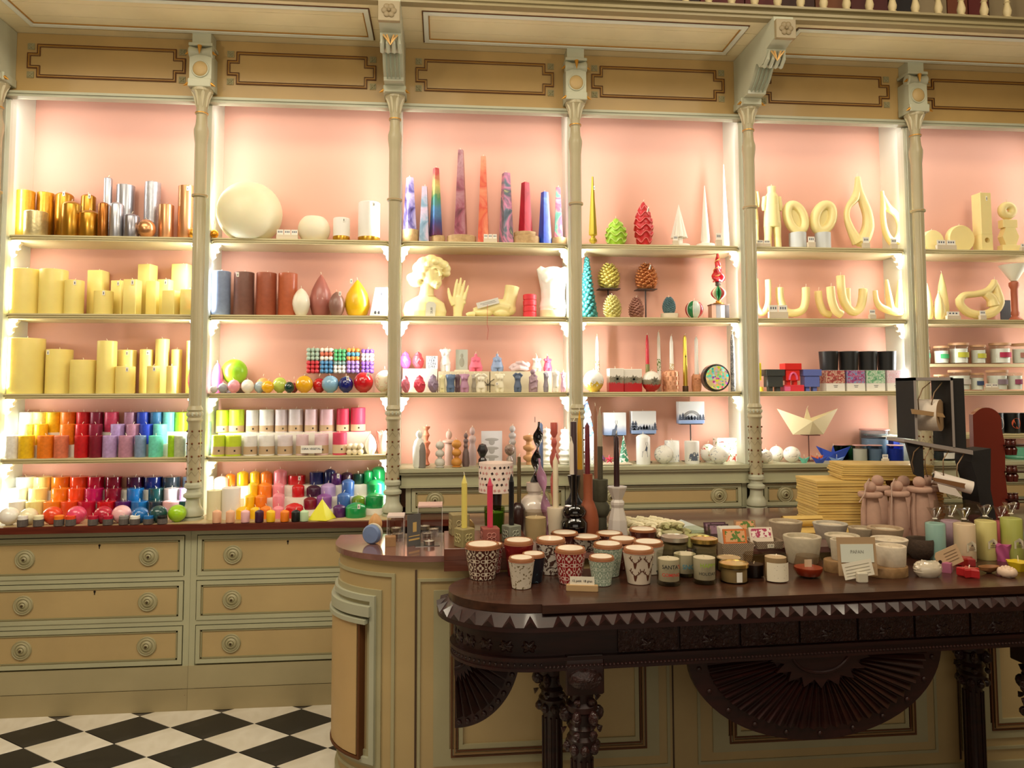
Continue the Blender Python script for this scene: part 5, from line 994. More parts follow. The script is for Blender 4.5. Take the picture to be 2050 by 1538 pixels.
candle('s', 1168, 1209, 741, F1, Z3, '#f2f0ea', 'white ball candle with gold flower relief, leftmost, '+W, None, gw)
t, r, h = taper(1192, 1201, 672, Z3, 3.83, '#f2f0ea', 'white taper candle with gold lower half behind the white and gold ball'); decor(t, r, 0, h*.55, decg)
def rw_mat(zs): 
    def f(nt, b, v, x, y, z):
        n = noise(nt, v, 120, 4, 1.5); zz_ = z/zs
        c = mix(nt, zz_.gt(.5), '#b8101c', '#f0ece2'); return mix(nt, ((zz_-.52).abs()+(n-.5)*.35).lt(.13), c, '#8c8470')
    return fnmat('red_white_poinsettia_%.3f' % zs, f, .35, .3)
def leaves(t, r, z, flatw=None, n=7, yo=0):
    g = []
    for i in range(n):
        a = 2*PI*i/n; g.append(mv(rot(scl(ball(1, .011, 0, 0, 7, 5), 1, 1, 1) if 0 else prismXZ([(0, -.003), (.012, -.005), (.024, 0), (.012, .005), (0, .003)], -.001, .001), 'Y', a), 0, 0, 0))
    P(t, 'star_flower', mv(join(*g), .004, -r-.0015+yo, z), M('#7c7868', .5, .3), smooth=False)
for a, b, y0, lab, wx in ((1217, 1247, 738, 'narrow red and white square candle with silver poinsettia, '+W, 0), (1247, 1284, 739, 'wide red and white block candle with silver poinsettia, '+W, 1)):
    X, k = spot(a, b, 3.75+.012*wx, Z3); h = Z_at(y0, X, 3.75)-Z3; r = (b-a)/2*k; t = T('square_candle', lab, 'candle', X, 3.75+.02*wx, Z3)
    P(t, 'wax_body', box(-r, r, -.03, .03, 0, h, .003), rw_mat(h), smooth=False); wick(t, h, .012); leaves(t, .03, h*.55)
t, r, h = candle('s', 1285, 1324, 743, F1, Z3, '#f2f0ea', 'red and white ball candle with silver poinsettia, '+W, None, rw_mat(.098)); leaves(t, r*.98, h*.52)
t, r, h = taper(1293, 1301, 670, Z3, 3.84, '#c0182a', 'red taper candle with green flower band, behind the red and white ball')
decor(t, r, h*.32, h*.48, M('#7c7c48', .5)); 
t, r, h = taper(1316, 1324, 664, Z3, 3.86, '#f2f0ea', 'tallest white taper candle with green leaf band, '+W); decor(t, r, h*.34, h*.54, fnmat('leaf_decor', lambda nt, b, v, x, y, z: mix(nt, noise(nt, v, 140, 3, 1).gt(.5), '#f0ede4', '#5c7c30'), .4))
X, k = spot(1327, 1359, 3.765, Z3); h = Z_at(740, X, 3.765)-Z3; t = T('textured_candle', 'copper textured gingerbread tower candle, '+W, 'candle', X, 3.765, Z3); COP = M('#d39a78', .4, .5, 0, .2, 90, 0, .6, 120)
P(t, 'wax_body', lathe([(16*k, 0), (16*k, h*.85), (14*k, h*.93), (2*k, h)], 24), COP, ang=30); P(t, 'relief', join(*[rot(mv(box(-.004, .004, -.003, .001, 0, .018), 0, -16*k, h*(.12+.2*j)), 'Z', i*PI/5+(j % 2)*.3) for i in range(10) for j in range(4)]), COP, smooth=False)
t, r, h = taper(1341, 1350, 672, Z3, 3.84, '#f2f0ea', 'white taper candle with gold base behind the copper tower candle'); decor(t, r, 0, h*.5, decg)
t, r, h = taper(1368, 1377, 671, Z3, 3.78, '#c9b048', 'gold taper candle with dark star on a dark holder, '+W, metalw('#d4bc4e'), tip=.05); decor(t, r*1.25, 0, h*.1, M('#4a3420', .4)); P(t, 'star_print', mv(flat_front(([(0, .008), (.002, .002), (.006, 0), (.002, -.002), (0, -.01), (-.002, -.002), (-.006, 0), (-.002, .002)], [tuple(range(7, -1, -1))])[0:2] if 0 else ([(0, .008, 0), (.002, .002, 0), (.006, 0, 0), (.002, -.002, 0), (0, -.01, 0), (-.002, -.002, 0), (-.006, 0, 0), (-.002, .002, 0)], [tuple(range(8))])), 0, -r-.001, h*.62), M('#3a3420', .6), smooth=False)
t, r, h = taper(1391, 1400, 674, Z3, 3.85, '#f2f0ea', 'white taper candle with tiny gold star behind the owl candle', tip=.06)
X, k = spot(1385, 1404, 3.76, Z3); h = Z_at(748, X, 3.76)-Z3; t = T('owl_candle', 'small copper owl candle, '+W, 'candle', X, 3.76, Z3); q = 10*k
P(t, 'wax_body', join(loft([(0, q*.8, q*.7, 0, 0), (h*.25, q, q*.85, 0, 0), (h*.6, q*.95, q*.8, 0, 0), (h*.85, q*.9, q*.7, 0, 0), (h*.95, q*.6, q*.5, 0, 0)], 18), cone(-q*.6, 0, h*.85, q*.3, h*.17, 0, 1), cone(q*.6, 0, h*.85, q*.3, h*.17, 0, 1), ball(q*.3, -q*.38, -q*.68, h*.72, 10, 6, (1, .5, 1)), ball(q*.3, q*.38, -q*.68, h*.72, 10, 6, (1, .5, 1)), ball(q*.14, 0, -q*.85, h*.62, 8, 6, (.8, 1, 1.4)), ball(q*.5, -q*.75, -q*.1, h*.36, 10, 8, (.5, 1, 1.5)), ball(q*.5, q*.75, -q*.1, h*.36, 10, 8, (.5, 1, 1.5))), M('#c08460', .45, .3, 0, .2, 120, 0, .5, 160))
mos = fnmat('mosaic_disc', lambda nt, b, v, x, y, z: (lambda vo: (nt.links.new(v, vo.inputs['Vector']), vo.inputs['Scale'].__setattr__('default_value', 75), mix(nt, (N(nt, vo.outputs['Distance'])).gt(.55), vo.outputs['Color'], '#d8c890'))[2])(nt.nodes.new('ShaderNodeTexVoronoi')), .35, .5)
X, k = spot(1405, 1461, 3.765, Z3); r = 27.5*k; t = T('round_disc_candle', 'large round black disc candle with colourful mosaic front, '+W, 'candle', X, 3.77, Z3); P(t, 'wax_body', rot(lathe([(r*.9, -.03), (r, -.022), (r, .022), (r*.9, .03)], 40), 'X', PI/2), M('#1c1a1e', .25, 0, .5), (0, 0, r)); P(t, 'mosaic_front', rot(lathe([(0, 0), (r*.86, 0), (r*.84, .003), (0, .004)], 36), 'X', PI/2), mos, (0, -.0305, r), label='mosaic front'); wick(t, 2*r, .01)
t, r, h = taper(1463, 1473, 668, Z3, 3.75, '#4a4a50', 'dark grey taper candle with silver leaves beside the partition', marble('gt', ['#3c3c42', '#6c6c70', '#c8c6c0'], 60))
# ledge, bay 4
W = 'ledge, fourth bay'
blue = lambda c1, c2, s_, th, nm: fnmat(nm, lambda nt, b, v, x, y, z: mix(nt, noise(nt, v, s_, 4, 1.2).gt(th), c1, c2), .4, .2)
X, k = spot(1164, 1193, 3.80, LED); zb = LED; t = T('house_candle', 'white box-like house candle under the blue and white tree candle, ledge', 'candle', X-.01, 3.80, LED); hh = Z_at(874, X, 3.80)-LED; P(t, 'wax_body', box(-15*k, 13*k, -.03, .03, 0, hh, .002), blue('#f2f2f2', '#b8c4dc', 60, .56, 'white_blue_house'), smooth=False)
zt = LED+hh+.001; h = Z_at(803, X, 3.80)-zt; t = T('tree_candle', 'blue and white flat fir tree candle, left end of the ledge, fourth bay', 'candle', X-.01, 3.80, zt)
tri = [(-15*k, 0), (15*k, 0), (9*k, h*.28), (12*k, h*.28), (6*k, h*.58), (9*k, h*.58), (1*k, h), (-1*k, h), (-9*k, h*.58), (-6*k, h*.58), (-12*k, h*.28), (-9*k, h*.28)]
P(t, 'wax_body', prismXZ(tri, -.018, .018), blue('#f0f2f6', '#5c84cc', 35, .5, 'blue_white_tree'), smooth=False)
def engr(t, w_, h_, y, z0, kind, seed=1):
    random.seed(seed); g = []; d = .0008
    if kind in ('village', 'stable'):
        for i in range(9):
            x = (-.45+.9*i/8)*w_; s_ = h_*random.uniform(.16, .3)*(1.5 if i in (0, 1, 8) else 1)
            for L in range(3): g.append(([(x-s_*(.34-.08*L), 0, z0+h_*.16+s_*.28*L), (x+s_*(.34-.08*L), 0, z0+h_*.16+s_*.28*L), (x, 0, z0+h_*.16+s_*.28*L+s_*.42)], [(0, 1, 2)]))
        for i in range(3):
            x = (-.16+.14*i)*w_; g.append(([(x-.07*w_, 0, z0+h_*.2), (x+.07*w_, 0, z0+h_*.2), (x+.07*w_, 0, z0+h_*.27), (x, 0, z0+h_*.36), (x-.07*w_, 0, z0+h_*.27)], [(0, 1, 2, 3, 4)]))
    if kind == 'stable':
        for rr in (.26, .3, .34): g.append(flat_front(tube([(rr*w_*math.cos(a), h_*.2+z0+rr*h_*1.1*math.sin(a), 0) for a in [PI*i/14 for i in range(15)]], .0014, 3)))
        for i in range(5): g.append(([(-.2*w_+i*.1*w_, 0, z0+h_*.16), (-.17*w_+i*.1*w_, 0, z0+h_*.16), (-.185*w_+i*.1*w_, 0, z0+h_*.36)], [(0, 1, 2)]))
    if kind == 'deer':
        g.append(([(-.02, 0, z0), (.012, 0, z0), (.008, 0, z0+.03), (.011, 0, z0+.05), (.003, 0, z0+.056), (-.004, 0, z0+.034), (-.016, 0, z0+.03)], [tuple(range(7))]))
        for s in (-1, 1): g.append(flat_front(tube([(.006, z0+.054, 0), (.006+s*.006, z0+.066, 0), (.006+s*.004, z0+.078, 0)], .0009, 3)))
    return [((v[0], y, v[2]), ) and (v[0], y, v[2]) for q in g for v in q[0]], [tuple(i+o for i in f) for q, o in zip(g, [sum(len(p[0]) for p in g[:i]) for i in range(len(g))]) for f in q[1]]
INK = M('#5a6478', .7); INKB = M('#7088b8', .7)
def pic(a, b, y0, y1, Yc, lab, kind, slab, seed, pole=True):
    X, k = spot(a, b, Yc, LED); z0 = Z_at(y1, X, Yc); z1 = Z_at(y0, X, Yc); w_ = (b-a)*k
    t = T('pedestal_stand', slab, 'stand', X, Yc, LED); DK = M('#4a4440', .4, .5); hz = z0-LED
    P(t, 'stand_plate', box(-w_*.42, w_*.42, -.025, .025, hz-.005, hz-.0005), DK, smooth=False); P(t, 'stand_pole', lathe([(.0035, .003), (.0035, hz-.005)], 10), DK); P(t, 'stand_foot', box(-w_*.3, w_*.3, -.03, .03, 0, .003), DK, smooth=False)
    t = T('square_candle', lab, 'candle', X, Yc, z0); P(t, 'wax_body', box(-w_/2, w_/2, -.022, .022, 0, z1-z0, .002), fnmat('white_to_blue_%d' % seed, lambda nt, b, v, x, y, z: mix(nt, (z*(-22)+1.1+noise(nt, v, 40)*.3).max(0).min(1), '#eef1f4', '#8ca4d0'), .4, .2), smooth=False)
    P(t, 'engraved_scene', engr(t, w_, z1-z0, -.0228, 0, kind, seed), INK, smooth=False); wick(t, z1-z0, .008)
pic(1208, 1253, 826, 871, 3.86, 'white and blue square candle with a rocket-like tree, left on a stand, ledge', 'deer', 'stand under the leftmost white picture candle', 1)
pic(1263, 1313, 823, 868, 3.86, 'white and blue square candle engraved with a snowy village, ledge', 'village', 'stand under the snowy village picture candle', 2)
pic(1357, 1410, 804, 848, 3.86, 'white square candle engraved with a stable, highest on its stand, ledge', 'stable', 'tall thin stand under the stable picture candle', 3)
def prn(t, g, r): P(t, 'engraved_scene', wrap((([(v[0], v[2]) for v in g[0]]), g[1]), r, 0), INK, smooth=False)
t, r, h = candle('d', 1274, 1302, 869, F1, LED, '#eff0ee', 'white pillar candle with engraved deer, '+W, None, sm); prn(t, engr(t, .05, h, 0, h*.25, 'deer'), r)
wv = blue('#f0f0ea', '#9aa4b0', 50, .63, 'white_engraved')
t, r, h = candle('s', 1310, 1348, 893, F1, LED, '#eff0ee', 'white ball candle with engraved village, '+W, None, wv)
candle('p', 1331, 1360, 882, F3-.015, LED, '#eef0f0', 'white pillar candle with blue foot behind the village ball, '+W, None, wv)
t, r, h = candle('p', 1371, 1400, 883, F1, LED, '#eff0ee', 'white pillar candle engraved with a nativity stable, '+W, None, sm); prn(t, engr(t, .045, h*.9, 0, 0, 'stable', 5), r)
flr = fnmat('white_red_floral', lambda nt, b, v, x, y, z: mix(nt, noise(nt, v, 38, 4, 1.2).gt(.6), mix(nt, noise(nt, v, 55, 3).lt(.38), '#f3f0e8', '#7a9a5c'), '#c84838'), .35, .3)
candle('s', 1402, 1434, 886, F2, LED, '#f3f0e8', 'white ball candle with red flower garland, '+W, None, flr)
X, k = spot(1432, 1474, 3.85, LED); h = Z_at(877, X, 3.85)-LED; t = T('block_candle', 'wide white block candle with red flowers beside the partition, ledge', 'candle', X, 3.85, LED); P(t, 'wax_body', box(-22*k, 21*k, -.03, .03, 0, h, .003), flr, smooth=False)
candle('s', 1421, 1459, 896, F1-.035, LED, '#eef0ee', 'white ball candle with dark engraved wreath, in front at right, '+W, None, wv)
def star(a, b, y0, zb, Yc, c, lab, rz=0):
    X, k = spot(a, b, Yc, zb); r = (b-a)/2*k; h = Z_at(y0, X, Yc)-zb; t = T('star_candle', lab, 'candle', X, Yc, zb, None, rz); n = 10
    V = [(0, -.012, 0), (0, .012, 0)]+[((r if i % 2 == 0 else r*.42)*math.sin(2*PI*i/n), 0, (r if i % 2 == 0 else r*.42)*math.cos(2*PI*i/n)) for i in range(n)]; F = []
    for i in range(n): a_, b_ = 2+i, 2+(i+1) % n; F += [(0, b_, a_), (1, a_, b_)]
    P(t, 'wax_body', (V, F), M(c, .5), (0, 0, r*.84), smooth=False)
star(1210, 1230, 903, LED+.008, 3.72, '#d83a58', 'coral red five-pointed star candle standing, '+W); star(1199, 1216, 898, LED+.008, 3.77, '#6a3a6a', 'small dark purple star candle behind the coral star')
X, k = spot(1200, 1262, 3.735, LED); t = T('wood_board', 'flat white wooden tray under the star and small tree candles, ledge', 'tray', X, 3.75, LED); P(t, 'board', box(-.085, .085, -.05, .06, .003, .0075), WBL, smooth=False); P(t, 'board_foot', join(box(.07, .08, -.045, .05, 0, .003), box(-.08, -.07, -.045, .05, 0, .003)), M('#1c1612', .5), smooth=False)
X, k = spot(1240, 1256, 3.80, LED); h = Z_at(872, X, 3.80)-LED-.008; t = T('tree_candle', 'small green and white cone tree candle on a wooden tray, ledge', 'candle', X, 3.79, LED+.008); P(t, 'wax_body', lathe([(9.5*k, 0), (9.5*k, .02), (8.8*k, .021), (.002, h), (0, h)], 20), blue('#f0efe8', '#3c8c6c', 60, .48, 'green_white_tree')); 
# ================================================================ BAY 5
random.seed(11)
W = 'top shelf, fifth bay'
YS = M('#f3e2a0', .45, 0, .12, .03, 20, .12)
def ribbed(e, t, vox): return P(t, 'wax_body', e, YS, remesh=vox)
def knit(a, b, y0, lab, legs):
    X, k = spot(a, b, 3.80, Z1); q = (b-a)/2*k; h = Z_at(y0, X, 3.80)-Z1; t = T('torso_candle', lab, 'candle', X, 3.80, Z1)
    def rib(secs, n=24):
        out = []; 
        for (z0, a0, b0, x0_, y0_), (z1, a1, b1, x1_, y1_) in zip(secs, secs[1:]):
            m_ = max(2, int((z1-z0)/.003))
            for i in range(m_):
                f = i/m_; g = 1+(.035 if i % 2 else -.02); out.append((z0+(z1-z0)*f, (a0+(a1-a0)*f)*g, (b0+(b1-b0)*f)*g, x0_+(x1_-x0_)*f, y0_+(y1_-y0_)*f))
        out.append(secs[-1]); return loft(out, n)
    g = [rib([(h*.36, q*.86, q*.55, 0, 0), (h*.5, q*.82, q*.52, 0, 0), (h*.62, q*.74, q*.5, 0, 0), (h*.72, q*.72, q*.5, 0, 0), (h*.84, q*.66, q*.48, 0, 0), (h*.90, q*.42, q*.36, 0, 0), (h*.93, q*.40, q*.36, 0, 0), (h, q*.42, q*.36, 0, 0)])]
    for s in (-1, 1):
        g.append(rib([(0, q*.34, q*.4, s*q*.52, 0), (h*.2, q*.33, q*.38, s*q*.48, 0), (h*.42, q*.42, q*.48, s*q*.42, 0)], 16)); g.append(rib([(h*.62, q*.12, q*.16, s*q*.86, 0), (h*.7, q*.22, q*.25, s*q*.86, 0), (h*.84, q*.2, q*.25, s*q*.74, 0)], 14))
    P(t, 'wax_body', join(*g), YS, ang=80); P(t, 'wax_base', loft([(0, q*.95, q*.55, 0, 0), (.01, q*.95, q*.55, 0, 0)], 20), YS); wick(t, h, .014)
knit(1527, 1568, 374, 'pale yellow ribbed headless body candle with legs, '+W, True)
knit(1484, 1523, 362, 'tall pale yellow ribbed body candle half behind the column, '+W, True)
def ring(pts, r, t, vox=.003, mat=YS, extra=None): 
    g = [tube(pts, r, 12)]; g += extra or []; return P(t, 'wax_body', join(*g), mat, remesh=vox)
PEDM = M('#c9cdd0', .5)
def eggh(a, b, ped, y0, yb, lab, pl, flip):
    X, k = spot(ped[0], ped[1], 3.80, Z1); zp = Z_at(467, X, 3.80)-Z1; o = P(None, 'display_plinth', lathe([((ped[1]-ped[0])/2*k, 0), ((ped[1]-ped[0])/2*k, zp), (0, zp)], 28), PEDM, (X, 3.80, Z1)); o['label'] = pl; o['category'] = 'plinth'
    X, k = spot(a, b, 3.80, Z1); zb = Z1+zp; h = Z_at(y0, X, 3.80)-zb+.004; q = (b-a)/2*k; t = T('hollow_egg_candle', lab, 'candle', X, 3.80, zb-.0035)
    s = -1 if flip else 1
    g = tube([(0, .0, 0), (0, 0, .001)], .001, 4)
    rim = [(s*q*.18+q*.72*math.cos(a_)*(1)+0, -.008, h*.52+h*.42*math.sin(a_)+s*0) for a_ in [2*PI*i/28 for i in range(28)]]
    rim = [(x+s*(h*.5-z)*.25, y, z) for x, y, z in rim]
    body = tube([(x*.92, y+.012, z) for x, y, z in rim], q*.37, 12, True)
    back = surf(lambda u, v: ((q*.72*v*math.cos(2*PI*u)+s*q*.18)+s*(-h*.42*v*math.sin(2*PI*u))*.25, .0+.022*(1-v*v), h*.52+h*.42*v*math.sin(2*PI*u)), 28, 8)
    back2 = (back[0]+[(v[0], v[1]+.01, v[2]) for v in back[0]], back[1]+[tuple(i+len(back[0]) for i in reversed(f)) for f in back[1]])
    P(t, 'wax_body', mv(body, -s*q*.12, 0, .0), YS); P(t, 'hollow_back', mv(back2, -s*q*.12, 0, 0), YS, ang=80)
eggh(1569, 1620, (1581, 1614), 407, 467, 'pale yellow hollowed egg sculpture candle, left of the pair, '+W, 'white round plinth under the left hollow egg candle', False)
eggh(1625, 1679, (1633, 1663), 407, 467, 'pale yellow hollowed egg sculpture candle, right of the pair, '+W, 'white round plinth under the right hollow egg candle', True)
def curve(t, pts_px, Yc, zb, X, r_px, vox, mat=YS, k=None, closed=False, n=10):
    # smooth curve through picture points on the plane of the object
    P_ = [Vector(((x-t['px'])*k, 0, Z_at(y, X, Yc)-zb)) for x, y in pts_px]; out, rr = [], []
    m_ = len(P_)
    rng = range(m_) if closed else range(m_-1)
    for i in rng:
        p0 = P_[i-1] if (i > 0 or closed) else P_[0]; p1 = P_[i]; p2 = P_[(i+1) % m_]; p3 = P_[(i+2) % m_] if (i+2 < m_ or closed) else P_[-1]
        r1 = r_px[i]; r2 = r_px[(i+1) % m_]
        for j in range(5):
            f = j/5; out.append(tuple(.5*((2*p1)+(p2-p0)*f+(2*p0-5*p1+4*p2-p3)*f*f+(3*p1-p0-3*p2+p3)*f**3))); rr.append((r1+(r2-r1)*f)*k)
    if not closed: out.append(tuple(P_[-1])); rr.append(r_px[-1]*k)
    return tube(out, rr, n, closed)
def sculpt(name, lab, xc, Yc, zb, parts, mat=YS, vox=.003, ys=1, group=None, wk=None):
    X, k = spot(xc, xc, Yc, zb); t = T(name, lab, 'candle', X, Yc, zb, group); t['px'] = xc
    g = join(*[scl(curve(t, p[0], Yc, zb, X, p[1], vox, mat, k, p[2] if len(p) > 2 else False), 1, ys, 1) for p in parts])
    mz = min(v[2] for v in g[0]); 
    g = ([(x, y, max(z, .0005)) for x, y, z in g[0]], g[1])
    P(t, 'wax_body', g, mat, remesh=vox)
    if wk:
        for x, y in wk: P(t, 'wick', tube([((x-xc)*k, 0, Z_at(y+4, X, Yc)-zb), ((x-xc+1)*k, 0, Z_at(y-5, X, Yc)-zb)], .0012, 5), WICKM)
    del t['px']; return t
sculpt('loop_sculpture_candle', 'large pale yellow flame-shaped loop sculpture candle, '+W, 1719, 3.79, Z1, [([(1722, 354), (1720, 380), (1714, 398), (1700, 415), (1696, 435), (1704, 460), (1718, 486)], [5, 7, 9, 6, 6, 8, 12]), ([(1722, 354), (1724, 380), (1732, 405), (1740, 430), (1740, 455), (1732, 475), (1722, 488)], [5, 7, 9, 10, 12, 13, 14]), ([(1706, 470), (1722, 484), (1736, 478)], [7, 11, 9])], wk=[(1720, 352)])
sculpt('loop_sculpture_candle', 'smaller pale yellow loop sculpture candle against the lit partition, '+W, 1786, 3.78, Z1, [([(1769, 383), (1770, 405), (1769, 430), (1771, 455), (1778, 475), (1790, 488)], [3.5, 5, 5.5, 6, 7, 9]), ([(1770, 392), (1781, 416), (1796, 428), (1804, 448), (1803, 470), (1794, 486)], [4, 7, 6.5, 6, 7, 9])])
for a, b, y0, lab in [(1514, 1543, 481, 'low pair of price cards under the ribbed body candle'), (1617, 1632, 474, 'price cube between the two hollow egg candles'), (1727, 1741, 475, 'price cube in front of the flame loop candle'), (1783, 1796, 478, 'price cube in front of the smaller loop candle')]: price(a, b, y0, 493, Z1, lab, Yf=3.70, cards=2 if b-a > 20 else 1)
W = 'second shelf, fifth bay'
sculpt('u_shaped_candle', 'pale yellow narrow U-shaped candle beside the column, '+W, 1525, 3.78, Z2, [([(1514, 558), (1514, 590), (1516, 615), (1527, 627), (1538, 610), (1540, 585), (1540, 560)], [6]*7)])
sculpt('u_shaped_candle', 'pale yellow wide U-shaped candle, '+W, 1588, 3.79, Z2, [([(1561, 576), (1562, 600), (1572, 622), (1590, 627), (1608, 620), (1615, 600), (1616, 575)], [8, 8, 8, 8, 8, 8, 8])], wk=[(1561, 574), (1616, 573)])
sculpt('arched_candle', 'short pale yellow curved candle leaning right, '+W, 1648, 3.82, Z2, [([(1639, 583), (1641, 605), (1650, 625), (1664, 630)], [7.5]*4)], wk=[(1640, 580)])
sculpt('arched_candle', 'tall pale yellow candle with crossing foot, '+W, 1673, 3.76, Z2, [([(1664, 574), (1666, 600), (1674, 622), (1686, 630)], [8.5]*4)], wk=[(1665, 572)])
sculpt('j_shaped_candle', 'tallest pale yellow J-shaped candle with upturned arm, '+W, 1706, 3.79, Z2, [([(1684, 552), (1685, 580), (1690, 605), (1706, 624), (1722, 618), (1729, 598), (1731, 578)], [8.5]*7), ([(1698, 577), (1698, 600), (1700, 622)], [6, 6, 6])], wk=[(1684, 550), (1731, 576)])
sculpt('branching_candle', 'pale yellow cactus-like branching candle at the lit partition, '+W, 1790, 3.77, Z2, [([(1752, 582), (1754, 602), (1764, 616), (1790, 624), (1808, 624)], [4.5, 5.5, 7, 8, 9]), ([(1777, 560), (1780, 590), (1784, 620)], [3, 6, 8]), ([(1806, 560), (1805, 590), (1802, 628)], [4, 8, 12]), ([(1828, 615), (1816, 624), (1806, 627)], [5, 7, 9])])
price(1538, 1578, 611, 635, Z2, 'stacked grey price cards in front of the wide U-shaped candle', Yf=3.70, cards=2); price(1740, 1753, 620, 636, Z2, 'price cube left of the branching candle', Yf=3.70)
W = 'third shelf, fifth bay'
def boxman(a, b, yt, zb, c, lab, lid=True, extra=None):
    X, k = spot(a, b, 3.76, zb); w_ = (b-a)*k; h = Z_at(yt, X, 3.76)-zb; t = T('box_figure_candle', lab, 'candle', X, 3.76, zb); m_ = M(c, .5)
    for s in (-1, 1): P(t, 'leg', box(s*w_*.2-w_*.11, s*w_*.2+w_*.11, -.014, .014, 0, h*.2, .001), m_, smooth=False)
    P(t, 'torso_box', box(-w_*.41, w_*.41, -.026, .026, h*.2, h*.7, .002), m_, smooth=False); P(t, 'head_box', box(-w_*.5, w_*.5, -.032, .032, h*.7, h, .002), m_, smooth=False); return t, w_, h
boxman(1529, 1568, 740, Z3, '#3c4040', 'dark grey blocky figure candle with lid-like head, '+W)
X, k = spot(1566, 1606, 3.76, Z3); zb_ = Z_at(771, X, 3.76)-Z3; t0 = T('wax_base_block', 'red and pink moulded base under the red blocky figure candle', 'candle', X, 3.76, Z3); P(t0, 'base_body', box(-20*k, 20*k, -.03, .03, 0, zb_, .003), M('#e03848', .5), smooth=False); P(t0, 'pink_end', box(-20.5*k, -8*k, -.0305, .0305, .0005, zb_*.8, .003), M('#e86a9c', .5), smooth=False, label='pink end')
t, w_, h = boxman(1566, 1601, 728, Z3+zb_, '#e2241c', 'bright red blocky figure candle with pink arch on the front, '+W)
P(t, 'pink_arch', tube([(w_*.22*math.cos(a), -.0285, h*.24+h*.32*math.sin(a)) for a in [PI*i/12 for i in range(13)]], .006, 8), M('#ee6aa0', .5), label='pink arch')
boxman(1603, 1641, 740, Z3, '#6474c0', 'periwinkle blue blocky figure candle, '+W)
X, k = spot(1512, 1524, 3.74, Z3); t = T('box_figure_candle', 'bright yellow block candle half behind the column, '+W, 'candle', X, 3.75, Z3); zy = Z_at(762, X, 3.75)-Z3; P(t, 'yellow_block', box(-6*k, 6*k, -.02, .02, zy, Z_at(727, X, 3.75)-Z3, .002), M('#ecdc10', .5), smooth=False); P(t, 'white_stem', box(-3*k, 2*k, -.008, .008, 0, zy), paper(), smooth=False); P(t, 'yellow_foot', mv(lathe([(.012, 0), (.012, .024), (0, .024)], 14), .014, -.015, 0), M('#e4c440', .5))
zb_ = Z_at(742, X_at(1720, 3.78, Z3), 3.78)-Z3
pats = [('red petal', ['#7a6a5c', '#b8283c', '#d8c8b0', '#c85060']), ('blue swirl', ['#2c50a0', '#c8507c', '#90b0d8', '#3c64b4']), ('green leaf', ['#4c9c70', '#90c8a0', '#e0ecdc', '#60a880']), ('pale pink blossom', ['#f4eef0', '#e8b8c8', '#f0e8ee', '#d07a9c'])]
for i, (a, b) in enumerate(((1645, 1684), (1686, 1724), (1725, 1764), (1766, 1804))):
    X, k = spot(a, b, 3.78, Z3); w_ = (b-a)/2*k; t = T('candle_box', 'square %s patterned candle box, %s of four, %s' % (pats[i][0], ordn(i), W), 'box', X, 3.78, Z3, 'patterned candle boxes')
    P(t, 'box_body', box(-w_+.0005, w_-.0005, -.045, .045, 0, zb_, .001), paper('#f0eeea'), smooth=False); P(t, 'patterned_sleeve', box(-w_+.0003, w_-.0003, -.0456, .0453, zb_*.38, zb_-.001), marble('bx%d' % i, pats[i][1], 45, 2), smooth=False)
    P(t, 'label_print', mv(flat_front(textgeo('LES BOUGIES', .006)), 0, -.0458, zb_*.24), M('#6a6a6a', .8), smooth=False) if 0 else P(t, 'label_print', join(box(-.012, .012, -.0458, -.0454, zb_*.25, zb_*.28), box(-.009, .009, -.0458, -.0454, zb_*.18, zb_*.21)), M('#7a7a7a', .8), smooth=False)
cup = [(.86, 0), (.9, .01), (.995, .97), (1, 1), (.93, 1), (.86, .6), (0, .55)]
for i, (a, b) in enumerate(((1641, 1678), (1680, 1718), (1719, 1756), (1757, 1794))):
    stack(a, b, 704, Z3+zb_, 3.78, 0, 'matt black tumbler candle on the patterned box, %s of four' % ordn(i), cup, M('#1d1e20', .42), name='tumbler_candle', wk=False, group='black tumblers')
X, k = spot(1806, 1818, 3.84, Z3); o = P(None, 'product_box', box(-6*k, 6*k, -.03, .03, 0, .12, .001), M('#cfc5b2', .7), (X, 3.84, Z3), smooth=False); o['label'] = 'slim beige box standing right of the patterned candle boxes'; o['category'] = 'box'
W = 'ledge, fifth bay'
def boat(a, b, yt, yb, Yc, zb, c, lab, mast=True, keel=.42, rz=0, peak=None):
    X, k = spot((a+b)/2, (a+b)/2, Yc, zb); L = (b-a)/2*k; zt_ = Z_at(yt, X, Yc)-zb if peak is None else Z_at(peak, X, Yc)-zb; h = Z_at(yt+ (3 if peak is None else 0), X, Yc)-zb
    he = Z_at(yt, X, Yc)-zb; hm_ = he*.52; w_ = L*.3; t = T('paper_boat_candle', lab, 'candle', X, Yc, zb, None, rz); q = keel*L
    V = [(-q, 0, 0), (q, 0, 0), (-L, 0, he), (L, 0, he), (0, -w_, hm_), (0, w_, hm_), (0, -w_*.3, 0), (0, w_*.3, 0), (0, 0, hm_*.45)]
    F = [(0, 4, 2), (0, 6, 4), (6, 1, 4), (1, 3, 4), (0, 2, 5), (0, 5, 7), (7, 5, 1), (1, 5, 3), (2, 4, 8), (4, 3, 8), (3, 5, 8), (5, 2, 8), (0, 7, 6), (6, 7, 1)]
    P(t, 'hull', (V, F), M(c, .5), smooth=False)
    if mast: P(t, 'sail_peak', ([(-L*.2, -w_*.18, hm_*.3), (L*.2, -w_*.18, hm_*.3), (L*.2, w_*.18, hm_*.3), (-L*.2, w_*.18, hm_*.3), (-L*.02, 0, he*1.05)], [(0, 1, 4), (1, 2, 4), (2, 3, 4), (3, 0, 4), (3, 2, 1, 0)]), M(c, .5), smooth=False); wick(t, he*1.03, .01)
    return t
